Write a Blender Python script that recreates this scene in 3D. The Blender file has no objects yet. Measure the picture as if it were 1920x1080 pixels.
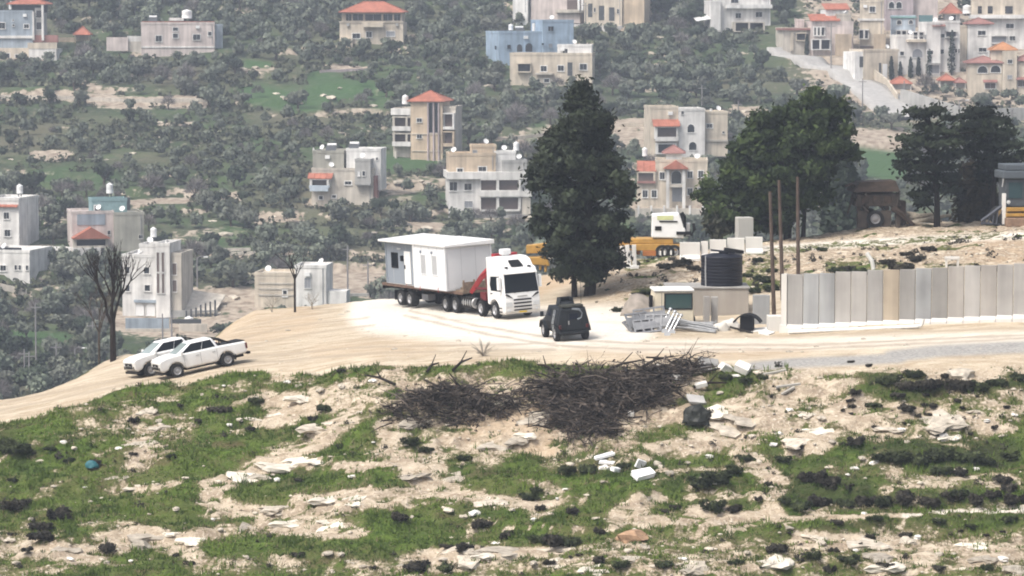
import bpy, bmesh, math, random
import numpy as np
from mathutils import Vector, Matrix

SC = bpy.context.scene
COL = SC.collection
R = math.radians

# ------------------------------------------------------------------ camera
F = 6000.0                 # focal length in photo pixels (1920 wide)
PITCH = R(5.0)
CZ = 19.5
cam_d = bpy.data.cameras.new('camera')
cam_d.sensor_width = 36.0
cam_d.lens = 36.0 * F / 1920.0
cam_d.clip_start = 1.0
cam_d.clip_end = 4000.0
cam = bpy.data.objects.new('camera', cam_d)
cam.location = (0, 0, CZ)
cam.rotation_euler = (R(90) - PITCH, 0, 0)
COL.objects.link(cam)
SC.camera = cam

# ------------------------------------------------------------------ sky, sun, exposure
SUN_DIR = Vector((-0.50, -0.46, 0.98)).normalized()      # towards the sun
SUN_EL = math.asin(SUN_DIR.z)
SUN_AZ = math.atan2(SUN_DIR.x, SUN_DIR.y)
world = bpy.data.worlds.new('World')
SC.world = world
world.use_nodes = True
wn = world.node_tree
bg = wn.nodes['Background']
sky = wn.nodes.new('ShaderNodeTexSky')
sky.sky_type = 'NISHITA'
sky.sun_disc = False
sky.sun_elevation = SUN_EL
sky.sun_rotation = SUN_AZ
sky.air_density = 1.0
sky.dust_density = 6.0
sky.ozone_density = 1.0
hs = wn.nodes.new('ShaderNodeHueSaturation')          # thin high cloud: a paler, less blue sky all round
hs.inputs['Saturation'].default_value = 0.55
wn.links.new(sky.outputs[0], hs.inputs['Color'])
wn.links.new(hs.outputs[0], bg.inputs[0])
bg.inputs[1].default_value = 0.15
sun_d = bpy.data.lights.new('sun', 'SUN')
sun_d.energy = 1.5
sun_d.angle = R(12.0)
sun_d.color = (1.0, 0.955, 0.88)
sun = bpy.data.objects.new('sun', sun_d)
sun.rotation_euler = (-SUN_DIR).to_track_quat('-Z', 'Y').to_euler()
sun.location = (0, 0, 300)
COL.objects.link(sun)
SC.view_settings.view_transform = 'Standard'
SC.view_settings.look = 'None'
SC.view_settings.gamma = 1.0
SC.view_settings.use_curve_mapping = False
SC.view_settings.exposure = 0.64
SC.render.engine = 'CYCLES'
SC.cycles.use_denoising = True
SC.cycles.max_bounces = 5
SC.cycles.diffuse_bounces = 2
SC.cycles.glossy_bounces = 2
SC.cycles.transmission_bounces = 3
SC.cycles.volume_bounces = 0
SC.cycles.transparent_max_bounces = 4
SC.cycles.filter_width = 1.9
SC.cycles.volume_step_rate = 4.0

rnd = random.Random(7)
nrg = np.random.default_rng(11)

# ------------------------------------------------------------------ projection helpers
def ray(px, py):
    a = (px - 960.0) / F
    b = -(py - 540.0) / F
    return a, math.cos(PITCH) + b * math.sin(PITCH), -math.sin(PITCH) + b * math.cos(PITCH)

def at(px, py, Y):
    a, d, e = ray(px, py)
    t = Y / d
    return Vector((a * t, Y, CZ + e * t))

def zray(py, Y):
    return at(960, py, Y).z

def project(X, Y, Z):
    """world -> photo pixel (numpy arrays)"""
    zc = Z - CZ
    fwd = Y * math.cos(PITCH) - zc * math.sin(PITCH)
    up = Y * math.sin(PITCH) + zc * math.cos(PITCH)
    return 960 + F * X / fwd, 540 - F * up / fwd

# ------------------------------------------------------------------ numpy noise
_perm = np.random.default_rng(3).permutation(512)
_perm = np.concatenate([_perm, _perm, _perm])
_gr = np.random.default_rng(5).uniform(0, 2 * math.pi, 512)
def noise2(x, y):
    x = np.asarray(x, dtype=float); y = np.asarray(y, dtype=float)
    xi = np.floor(x).astype(int); yi = np.floor(y).astype(int)
    xf = x - xi; yf = y - yi
    def g(ix, iy, dx, dy):
        h = _perm[(_perm[ix & 511] + iy) & 511]
        an = _gr[h]
        return np.cos(an) * dx + np.sin(an) * dy
    u = xf * xf * xf * (xf * (xf * 6 - 15) + 10)
    v = yf * yf * yf * (yf * (yf * 6 - 15) + 10)
    n00 = g(xi, yi, xf, yf); n10 = g(xi + 1, yi, xf - 1, yf)
    n01 = g(xi, yi + 1, xf, yf - 1); n11 = g(xi + 1, yi + 1, xf - 1, yf - 1)
    return ((n00 * (1 - u) + n10 * u) * (1 - v) + (n01 * (1 - u) + n11 * u) * v) * 1.5
def fbm(x, y, o=4):
    s = 0; a = 1.0; t = 0
    for i in range(o):
        s = s + a * noise2(x * 2 ** i + 17.3 * i, y * 2 ** i + 9.1 * i); t += a; a *= 0.55
    return s / t
def sstep(a, b, x):
    t = np.clip((np.asarray(x, dtype=float) - a) / (b - a), 0, 1)
    return t * t * (3 - 2 * t)

# ------------------------------------------------------------------ materials
MATS = {}
def mat(name, color, rough=0.8, spec=0.3, metal=0.0, var=0.08, scale=3.0, bump=0.0, rand=0.0, trans=0.0):
    """principled material with noise-varied base colour (wear, grain)"""
    if name in MATS: return MATS[name]
    m = bpy.data.materials.new(name); m.use_nodes = True
    nt = m.node_tree; b = nt.nodes['Principled BSDF']
    b.inputs['Roughness'].default_value = rough
    b.inputs['Specular IOR Level'].default_value = spec
    b.inputs['Metallic'].default_value = metal
    tc = nt.nodes.new('ShaderNodeTexCoord')
    nz = nt.nodes.new('ShaderNodeTexNoise'); nz.inputs['Scale'].default_value = scale
    nz.inputs['Detail'].default_value = 5.0
    nt.links.new(tc.outputs['Object'], nz.inputs['Vector'])
    mr = nt.nodes.new('ShaderNodeMapRange')
    mr.inputs['From Min'].default_value = 0.3; mr.inputs['From Max'].default_value = 0.7
    mr.inputs['To Min'].default_value = 1 - var; mr.inputs['To Max'].default_value = 1 + var
    nt.links.new(nz.outputs['Fac'], mr.inputs['Value'])
    val = mr.outputs[0]
    if rand > 0:
        oi = nt.nodes.new('ShaderNodeObjectInfo')
        m2 = nt.nodes.new('ShaderNodeMapRange')
        m2.inputs['To Min'].default_value = 1 - rand; m2.inputs['To Max'].default_value = 1 + rand
        nt.links.new(oi.outputs['Random'], m2.inputs['Value'])
        mm = nt.nodes.new('ShaderNodeMath'); mm.operation = 'MULTIPLY'
        nt.links.new(val, mm.inputs[0]); nt.links.new(m2.outputs[0], mm.inputs[1])
        val = mm.outputs[0]
    vm = nt.nodes.new('ShaderNodeVectorMath'); vm.operation = 'SCALE'
    vm.inputs[0].default_value = color[:3]
    nt.links.new(val, vm.inputs['Scale'])
    nt.links.new(vm.outputs[0], b.inputs['Base Color'])
    if bump > 0:
        bp = nt.nodes.new('ShaderNodeBump'); bp.inputs['Strength'].default_value = bump
        bp.inputs['Distance'].default_value = 0.05
        nt.links.new(nz.outputs['Fac'], bp.inputs['Height'])
        nt.links.new(bp.outputs[0], b.inputs['Normal'])
    MATS[name] = m
    return m

def wall_mat(name, color, streak=0.18):
    """rendered masonry: blotches, vertical rain streaks, fine grain"""
    if name in MATS: return MATS[name]
    m = bpy.data.materials.new(name); m.use_nodes = True
    nt = m.node_tree; b = nt.nodes['Principled BSDF']
    b.inputs['Roughness'].default_value = 0.9; b.inputs['Specular IOR Level'].default_value = 0.2
    tc = nt.nodes.new('ShaderNodeTexCoord')
    mp = nt.nodes.new('ShaderNodeMapping'); mp.inputs['Scale'].default_value = (1.4, 1.4, 0.12)
    nt.links.new(tc.outputs['Object'], mp.inputs[0])
    n1 = nt.nodes.new('ShaderNodeTexNoise'); n1.inputs['Scale'].default_value = 1.0; n1.inputs['Detail'].default_value = 4
    nt.links.new(mp.outputs[0], n1.inputs['Vector'])
    n2 = nt.nodes.new('ShaderNodeTexNoise'); n2.inputs['Scale'].default_value = 0.45; n2.inputs['Detail'].default_value = 6
    nt.links.new(tc.outputs['Object'], n2.inputs['Vector'])
    ad = nt.nodes.new('ShaderNodeMath'); ad.operation = 'ADD'
    nt.links.new(n1.outputs['Fac'], ad.inputs[0]); nt.links.new(n2.outputs['Fac'], ad.inputs[1])
    mr = nt.nodes.new('ShaderNodeMapRange')
    mr.inputs['From Min'].default_value = 0.7; mr.inputs['From Max'].default_value = 1.3
    mr.inputs['To Min'].default_value = 1 - streak; mr.inputs['To Max'].default_value = 1 + streak * 0.6
    nt.links.new(ad.outputs[0], mr.inputs['Value'])
    vm = nt.nodes.new('ShaderNodeVectorMath'); vm.operation = 'SCALE'; vm.inputs[0].default_value = color[:3]
    nt.links.new(mr.outputs[0], vm.inputs['Scale'])
    nt.links.new(vm.outputs[0], b.inputs['Base Color'])
    MATS[name] = m
    return m

def leaf_mat(name, dark, light, rand=0.25, rough=0.75, hue=None, soft=True):
    """foliage: every leaf clump carries its own tint, every tree its own tone"""
    if name in MATS: return MATS[name]
    m = bpy.data.materials.new(name); m.use_nodes = True
    nt = m.node_tree; b = nt.nodes['Principled BSDF']
    b.inputs['Roughness'].default_value = rough; b.inputs['Specular IOR Level'].default_value = 0.15
    at_ = nt.nodes.new('ShaderNodeAttribute'); at_.attribute_name = 'tint'
    mx = nt.nodes.new('ShaderNodeMix'); mx.data_type = 'RGBA'
    mx.inputs['A'].default_value = (*dark, 1); mx.inputs['B'].default_value = (*light, 1)
    nt.links.new(at_.outputs['Fac'], mx.inputs['Factor'])
    oi = nt.nodes.new('ShaderNodeObjectInfo')
    mr = nt.nodes.new('ShaderNodeMapRange'); mr.inputs['To Min'].default_value = 1 - rand; mr.inputs['To Max'].default_value = 1 + rand
    nt.links.new(oi.outputs['Random'], mr.inputs['Value'])
    vm = nt.nodes.new('ShaderNodeVectorMath'); vm.operation = 'SCALE'
    nt.links.new(mx.outputs['Result'], vm.inputs[0]); nt.links.new(mr.outputs[0], vm.inputs['Scale'])
    last = vm.outputs[0]
    if hue is not None:
        m3 = nt.nodes.new('ShaderNodeMix'); m3.data_type = 'RGBA'
        m3.inputs['B'].default_value = (*hue, 1)
        ml = nt.nodes.new('ShaderNodeMath'); ml.operation = 'MULTIPLY'; ml.inputs[1].default_value = 7.13
        fr = nt.nodes.new('ShaderNodeMath'); fr.operation = 'FRACT'
        nt.links.new(oi.outputs['Random'], ml.inputs[0]); nt.links.new(ml.outputs[0], fr.inputs[0])
        m4 = nt.nodes.new('ShaderNodeMath'); m4.operation = 'MULTIPLY'; m4.inputs[1].default_value = 0.75
        nt.links.new(fr.outputs[0], m4.inputs[0]); nt.links.new(m4.outputs[0], m3.inputs['Factor'])
        nt.links.new(last, m3.inputs['A']); last = m3.outputs['Result']
    nt.links.new(last, b.inputs['Base Color'])
    if not soft:
        MATS[name] = m
        return m
    # leaves face outward from their spray, so a crown shades as soft lumps
    an = nt.nodes.new('ShaderNodeAttribute'); an.attribute_name = 'nrm'
    vt = nt.nodes.new('ShaderNodeVectorTransform'); vt.vector_type = 'NORMAL'; vt.convert_from = 'OBJECT'; vt.convert_to = 'WORLD'
    nt.links.new(an.outputs['Vector'], vt.inputs[0])
    sc_ = nt.nodes.new('ShaderNodeVectorMath'); sc_.operation = 'SCALE'; sc_.inputs['Scale'].default_value = 1.6
    nt.links.new(vt.outputs[0], sc_.inputs[0])
    ge = nt.nodes.new('ShaderNodeNewGeometry')
    av_ = nt.nodes.new('ShaderNodeVectorMath'); av_.operation = 'ADD'
    nt.links.new(sc_.outputs[0], av_.inputs[0]); nt.links.new(ge.outputs['Normal'], av_.inputs[1])
    no = nt.nodes.new('ShaderNodeVectorMath'); no.operation = 'NORMALIZE'
    nt.links.new(av_.outputs[0], no.inputs[0]); nt.links.new(no.outputs[0], b.inputs['Normal'])
    MATS[name] = m
    return m

def dusty_paint(name, color, rough=.4, top=1.25):
    """vehicle paint with road dust thickening towards the sills"""
    m = mat(name, color, rough, .45, var=.05, scale=1.3)
    nt = m.node_tree; b = nt.nodes['Principled BSDF']; src = b.inputs['Base Color'].links[0].from_socket
    tc = nt.nodes.new('ShaderNodeTexCoord'); sx = nt.nodes.new('ShaderNodeSeparateXYZ'); nt.links.new(tc.outputs['Object'], sx.inputs[0])
    mr = nt.nodes.new('ShaderNodeMapRange'); mr.inputs[1].default_value = top; mr.inputs[2].default_value = .25; nt.links.new(sx.outputs['Z'], mr.inputs[0])
    nz = nt.nodes.new('ShaderNodeTexNoise'); nz.inputs['Scale'].default_value = 2.2; nz.inputs['Detail'].default_value = 6; nt.links.new(tc.outputs['Object'], nz.inputs['Vector'])
    ml = nt.nodes.new('ShaderNodeMath'); ml.operation = 'MULTIPLY'; nt.links.new(mr.outputs[0], ml.inputs[0]); nt.links.new(nz.outputs['Fac'], ml.inputs[1])
    mx = nt.nodes.new('ShaderNodeMix'); mx.data_type = 'RGBA'; mx.inputs['B'].default_value = (.30, .235, .165, 1)
    nt.links.new(ml.outputs[0], mx.inputs['Factor']); nt.links.new(src, mx.inputs['A']); nt.links.new(mx.outputs['Result'], b.inputs['Base Color'])
    return m

# ------------------------------------------------------------------ object helpers
def tag(o, label=None, cat=None, group=None, kind=None):
    if label: o['label'] = label
    if cat: o['category'] = cat
    if group: o['group'] = group
    if kind: o['kind'] = kind
    return o

def empty(name, loc=(0, 0, 0), rot=(0, 0, 0), label=None, cat=None, group=None):
    o = bpy.data.objects.new(name, None)
    o.location = loc; o.rotation_euler = rot
    o.empty_display_size = 0.3
    COL.objects.link(o)
    return tag(o, label, cat, group)

class MB:
    """collects shapes, links them as ONE mesh object"""
    def __init__(s):
        s.v = []; s.f = []; s.M = Matrix.Identity(4)
    def add(s, vs, fs, M=None):
        n = len(s.v)
        T = s.M if M is None else s.M @ M
        s.v += [T @ Vector(p) for p in vs]
        s.f += [tuple(i + n for i in f) for f in fs]
        return s
    def box(s, x0, x1, y0, y1, z0, z1, M=None):
        vs = [(x0,y0,z0),(x1,y0,z0),(x1,y1,z0),(x0,y1,z0),(x0,y0,z1),(x1,y0,z1),(x1,y1,z1),(x0,y1,z1)]
        fs = [(0,3,2,1),(4,5,6,7),(0,1,5,4),(1,2,6,5),(2,3,7,6),(3,0,4,7)]
        return s.add(vs, fs, M)
    def hexa(s, bot, top, M=None):
        """bot, top: 4 points each, counter-clockwise seen from above"""
        return s.add(list(bot) + list(top), [(0,3,2,1),(4,5,6,7),(0,1,5,4),(1,2,6,5),(2,3,7,6),(3,0,4,7)], M)
    def cyl(s, p0, p1, r0, r1=None, n=10, caps=True, M=None):
        r1 = r0 if r1 is None else r1
        p0 = Vector(p0); p1 = Vector(p1); d = (p1 - p0).normalized()
        a = d.orthogonal().normalized(); b = d.cross(a)
        vs = []
        for p, r in ((p0, r0), (p1, r1)):
            for i in range(n):
                t = 2 * math.pi * i / n
                vs.append(p + a * (math.cos(t) * r) + b * (math.sin(t) * r))
        fs = [(i, (i + 1) % n, n + (i + 1) % n, n + i) for i in range(n)]
        if caps: fs += [tuple(reversed(range(n))), tuple(range(n, 2 * n))]
        return s.add(vs, fs, M)
    def tube(s, pts, rs, n=6, M=None):
        pts = [Vector(p) for p in pts]
        vs = []; fs = []
        for k, p in enumerate(pts):
            d = (pts[min(k + 1, len(pts) - 1)] - pts[max(k - 1, 0)]).normalized()
            a = d.cross(Vector((0.31, 0.2, 0.93))).normalized() if abs(d.z) < 0.95 else d.cross(Vector((1, 0.1, 0))).normalized()
            b = d.cross(a)
            for i in range(n):
                t = 2 * math.pi * i / n
                vs.append(p + (a * math.cos(t) + b * math.sin(t)) * rs[k])
        for k in range(len(pts) - 1):
            for i in range(n):
                j = (i + 1) % n
                fs.append((k * n + i, k * n + j, (k + 1) * n + j, (k + 1) * n + i))
        fs += [tuple(reversed(range(n))), tuple((len(pts) - 1) * n + i for i in range(n))]
        return s.add(vs, fs, M)
    def lathe(s, prof, n=16, M=None):
        """prof: list of (r, z)"""
        vs = []; fs = []
        for r, z in prof:
            for i in range(n):
                t = 2 * math.pi * i / n
                vs.append((r * math.cos(t), r * math.sin(t), z))
        for k in range(len(prof) - 1):
            for i in range(n):
                j = (i + 1) % n
                fs.append((k * n + i, k * n + j, (k + 1) * n + j, (k + 1) * n + i))
        fs += [tuple(reversed(range(n))), tuple((len(prof) - 1) * n + i for i in range(n))]
        return s.add(vs, fs, M)
    def prism(s, poly, y0, y1, M=None, shrink=None):
        """poly in (x, z), extruded along y from y0 to y1"""
        n = len(poly)
        p2 = poly if shrink is None else shrink
        vs = [(x, y0, z) for x, z in poly] + [(x, y1, z) for x, z in p2]
        fs = [(i, (i + 1) % n, n + (i + 1) % n, n + i) for i in range(n)]
        fs += [tuple(reversed(range(n))), tuple(range(n, 2 * n))]
        return s.add(vs, fs, M)
    def build(s, name, m, parent=None, bevel=0.0, smooth=False, loc=None, seg=2):
        me = bpy.data.meshes.new(name)
        me.from_pydata([tuple(p) for p in s.v], [], s.f)
        bm = bmesh.new(); bm.from_mesh(me)
        bmesh.ops.recalc_face_normals(bm, faces=bm.faces); bm.to_mesh(me); bm.free()
        me.materials.append(m)
        o = bpy.data.objects.new(name, me); COL.objects.link(o)
        if smooth:
            me.polygons.foreach_set('use_smooth', [True] * len(me.polygons))
            try: me.set_sharp_from_angle(angle=R(40))
            except Exception: pass
        if parent is not None: o.parent = parent
        if loc is not None: o.location = loc
        if bevel > 0:
            bv = o.modifiers.new('edge', 'BEVEL'); bv.width = bevel; bv.segments = seg
            bv.limit_method = 'ANGLE'; bv.angle_limit = R(35)
        return o

def mesh_np(name, V, Q, m, tint=None, smooth=False, nrm=None):
    """mesh data from numpy arrays (N,3) and (M,4) or (M,3)"""
    me = bpy.data.meshes.new(name)
    V = np.asarray(V, dtype=np.float32); Q = np.asarray(Q, dtype=np.int32)
    k = Q.shape[1]
    me.vertices.add(len(V)); me.vertices.foreach_set('co', V.ravel())
    me.loops.add(Q.size); me.loops.foreach_set('vertex_index', Q.ravel())
    me.polygons.add(len(Q))
    me.polygons.foreach_set('loop_start', np.arange(0, Q.size, k, dtype=np.int32))
    me.polygons.foreach_set('loop_total', np.full(len(Q), k, dtype=np.int32))
    if smooth: me.polygons.foreach_set('use_smooth', np.ones(len(Q), dtype=bool))
    me.update(calc_edges=True); me.validate()
    if tint is not None:
        a = me.attributes.new('tint', 'FLOAT', 'POINT'); a.data.foreach_set('value', np.asarray(tint, dtype=np.float32))
    if nrm is not None:
        a = me.attributes.new('nrm', 'FLOAT_VECTOR', 'POINT'); a.data.foreach_set('vector', np.asarray(nrm, dtype=np.float32).ravel())
    me.materials.append(m)
    return me

def unit(v):
    return v / (np.linalg.norm(v, axis=1)[:, None] + 1e-9)

def link(name, me, parent=None, loc=None):
    o = bpy.data.objects.new(name, me); COL.objects.link(o)
    if parent is not None: o.parent = parent
    if loc is not None: o.location = loc
    return o

def copy_tree(o, parent=None):
    c = o.copy(); COL.objects.link(c); c.parent = parent
    for ch in list(o.children): copy_tree(ch, c)
    return c

def leaf_quads(P, size, rg, flat=0.0, aspect=1.0, up=None):
    """one small quad per point P (N,3); random orientation"""
    n = len(P)
    a = rg.normal(size=(n, 3)); a[:, 2] *= (1 - flat); a /= np.linalg.norm(a, axis=1)[:, None] + 1e-9
    b = rg.normal(size=(n, 3)); b -= a * np.sum(a * b, axis=1)[:, None]; b /= np.linalg.norm(b, axis=1)[:, None] + 1e-9
    s = (size * rg.uniform(0.6, 1.35, n))[:, None]
    ax = a * s * aspect; bx = b * s
    V = np.stack([P - ax * 0.5 - bx * 0.28, P + ax * 0.1 - bx * 0.5, P + ax * 0.55 + bx * 0.2, P - ax * 0.15 + bx * 0.5], axis=1).reshape(-1, 3)
    Q = np.arange(4 * n).reshape(-1, 4)
    return V, Q

def clump_points(lobes, per, rg, shell=0.55):
    """points spread in ellipsoid lobes (cx,cy,cz,rx,ry,rz), denser to the outside"""
    out = []; lob = []
    for i, (cx, cy, cz, rx, ry, rz) in enumerate(lobes):
        d = rg.normal(size=(per, 3)); d /= np.linalg.norm(d, axis=1)[:, None]
        r = rg.uniform(shell, 1.0, per) ** 0.6
        p = d * r[:, None] * np.array([rx, ry, rz]) + np.array([cx, cy, cz])
        out.append(p); lob.append(np.full(per, i))
    return np.concatenate(out), np.concatenate(lob)

# ================================================================== TERRAIN
# near hill: for a set of bearings, the height of the ground against distance
def col(rim, bottom, nodes, back, fall=0.42, land=None):
    """rim (Y,py), bottom (Y,py 1080), plateau nodes, back rim (Y,py)"""
    pts = []
    zb = zray(1080, bottom)
    pts += [(95, zb - (bottom - 95) * 0.34), (bottom - 8, zb - 2.6), (bottom, zb)]
    for f in (0.75, 0.5, 0.25, 0.1):
        Y = rim[0] + (bottom - rim[0]) * (f ** 1.1); py = rim[1] + (1080 - rim[1]) * f
        pts.append((Y, zray(py, Y)))
    pts.append((rim[0], zray(rim[1], rim[0])))
    for Y, py in nodes: pts.append((Y, zray(py, Y)))
    zk = zray(back[1], back[0]); pts.append((back[0], zk))
    pts += [(back[0] + 5, zk - 0.7), (back[0] + 14, zk - 4.0), (back[0] + 50, zk - 17), (350, min(-38.5, zk - 36)), (420, -42)]
    return pts
COLS = [
    (-260, col((176, 850), 156, [], (184, 806))),
    (0,    col((179, 785), 157, [(184, 767)], (188, 749))),
    (240,  col((181, 727), 156, [(189, 697)], (197.5, 667))),
    (480,  col((181, 690), 155, [(198, 634)], (215, 581))),
    (720,  col((176, 683), 153, [(195, 618)], (217, 562))),
    (960,  col((175, 674), 152, [(190, 622), (206, 573), (214, 548)], (224, 520))),
    (1200, col((173, 674), 151, [(182, 640), (192, 603), (204, 560), (208, 540), (213, 513)], (226, 486))),
    (1440, col((171, 684), 151, [(176, 662), (183, 634), (193, 594), (200, 560), (208, 510), (220, 476)], (236, 450))),
    (1680, col((170, 690), 151, [(174, 655), (182, 614), (190, 570), (194, 535), (205, 492), (222, 448)], (242, 420))),
    (1920, col((170, 684), 151, [(174, 642), (182, 600), (190, 560), (194, 524), (203, 490), (210, 450), (222, 433)], (244, 405))),
    (2180, col((170, 680), 151, [(174, 636), (182, 588), (190, 550), (194, 514), (203, 480), (210, 440), (222, 420)], (244, 395))),
]
_CU = np.array([(c[0] - 960) / F / math.cos(PITCH) for c in COLS])
_YT = np.arange(90, 430, 0.5)
_tab = []
for _, pts in COLS:
    ys, zs = zip(*sorted(pts))
    z = np.interp(_YT, ys, zs)
    k = np.hanning(9); k /= k.sum()
    z = np.convolve(np.pad(z, 4, mode='edge'), k, 'valid')
    _tab.append(z)
_tab = np.array(_tab)
# rim distances by bearing (front edge and back edge of the levelled pad)
_RIMF = np.array([176, 179, 181, 181, 176, 175, 173, 171, 170, 170, 170], float)
_RIMB = np.array([184, 188, 197.5, 215, 217, 224, 226, 236, 242, 244, 244], float)

def near_base(X, Y):
    X = np.asarray(X, float); Y = np.asarray(Y, float)
    u = np.clip(X / Y, _CU[0] + 1e-6, _CU[-1] - 1e-6)
    i = np.clip(np.searchsorted(_CU, u) - 1, 0, len(_CU) - 2)
    f = (u - _CU[i]) / (_CU[i + 1] - _CU[i]); f = f * f * (3 - 2 * f) * 0.5 + f * 0.5
    yi = np.clip((Y - _YT[0]) / 0.5, 0, len(_YT) - 1.001); j = yi.astype(int); g = yi - j
    z0 = _tab[i, j] * (1 - g) + _tab[i, j + 1] * g
    z1 = _tab[i + 1, j] * (1 - g) + _tab[i + 1, j + 1] * g
    rf = _RIMF[i] * (1 - f) + _RIMF[i + 1] * f
    rb = _RIMB[i] * (1 - f) + _RIMB[i + 1] * f
    return z0 * (1 - f) + z1 * f, rf, rb

def near_h(X, Y):
    z, rf, rb = near_base(X, Y)
    slope = sstep(1.5, -2.5, Y - rf)                       # 1 on the front slope
    beyond = sstep(-3, 2, Y - rb)
    n1 = fbm(X * 0.11, Y * 0.16, 4); n2 = fbm(X * 0.5 + 31, Y * 0.8 + 7, 4)
    rough = 0.04 + 0.96 * np.maximum(slope, beyond * 0.6)
    px = 960 + F * X / Y
    heap = sstep(1040, 1240, px) * sstep(199, 204, Y) * (1 - sstep(-6, 0, Y - rb))   # spoil bank on the right
    z = z + n1 * 0.75 * np.maximum(rough, heap * 0.35) + n2 * 0.24 * np.maximum(rough, heap * 1.0) + 0.055 * fbm(X * .9, Y * 1.5, 4)
    rid = 1 - np.abs(fbm(X * 0.30 + 70, Y * 0.85 + 3, 4)) * 3.2
    z = z + np.maximum(slope, heap * .8) * 0.30 * np.clip(rid, -.2, 1) + np.maximum(slope, heap) * 0.10 * fbm(X * 1.5 + 8, Y * 2.2, 3)
    # shallow old terraces on the slope
    tw = (z + n1 * 0.8) / 1.35
    fr = tw - np.floor(tw)
    z = z + slope * 0.42 * (sstep(0.35, 0.75, fr) - fr)
    return z

# far hillside
_FP = [(800, 395), (720, 430), (600, 470), (400, 540), (200, 620), (0, 720), (-150, 850)]
_FY = np.array([330] + [p[1] for p in _FP] + [1000, 1180, 1420], float)
_FZ = np.array([-39.5] + [zray(p[0], p[1]) for p in _FP] + [70, 92, 96], float)
_FT = np.arange(320, 1440, 1.0)
_ft = np.interp(_FT, _FY, _FZ)
k_ = np.hanning(41); k_ /= k_.sum()
_ft = np.convolve(np.pad(_ft, 20, mode='edge'), k_, 'valid')
_ft[:8] = _FZ[0]
def far_base(X, Y):
    z = np.interp(Y, _FT, _ft)
    return z + 1.6 * fbm(np.asarray(X) * 0.012, np.asarray(Y) * 0.014, 3)
TERR = 2.3
def far_terr(X, Y):
    z = far_base(X, Y)
    tw = (z + 2.4 * fbm(np.asarray(X) * 0.018 + 5, np.asarray(Y) * 0.022, 3)) / TERR
    return z, tw - np.floor(tw), np.floor(tw)
def far_h(X, Y):
    X = np.asarray(X, float); Y = np.asarray(Y, float)
    z, fr, lev = far_terr(X, Y)
    amt = 0.75 * sstep(-0.35, 0.15, noise2(X * 0.015 + lev * 3.1, Y * 0.004 + lev * 1.7))
    z = z + amt * TERR * (sstep(0.42, 0.58, fr) - fr) * 0.9
    return z + 0.12 * fbm(X * 0.4, Y * 0.4, 2)

def hit(px, py, far=False):
    """where the line of sight through a photo pixel meets the ground"""
    a, d, e = ray(px, py)
    Ys = np.arange(345, 900, 0.5) if far else np.arange(130, 300, 0.1)
    X = a / d * Ys; Z = CZ + e / d * Ys
    H = far_h(X, Ys) if far else near_h(X, Ys)
    b = np.nonzero(H >= Z)[0]
    k = b[0] if len(b) else len(Ys) - 1
    return Vector((X[k], Ys[k], float(H[k])))

def gz(x, y):
    return float((far_h if y > 335 else near_h)(np.array([x]), np.array([y]))[0])

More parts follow.
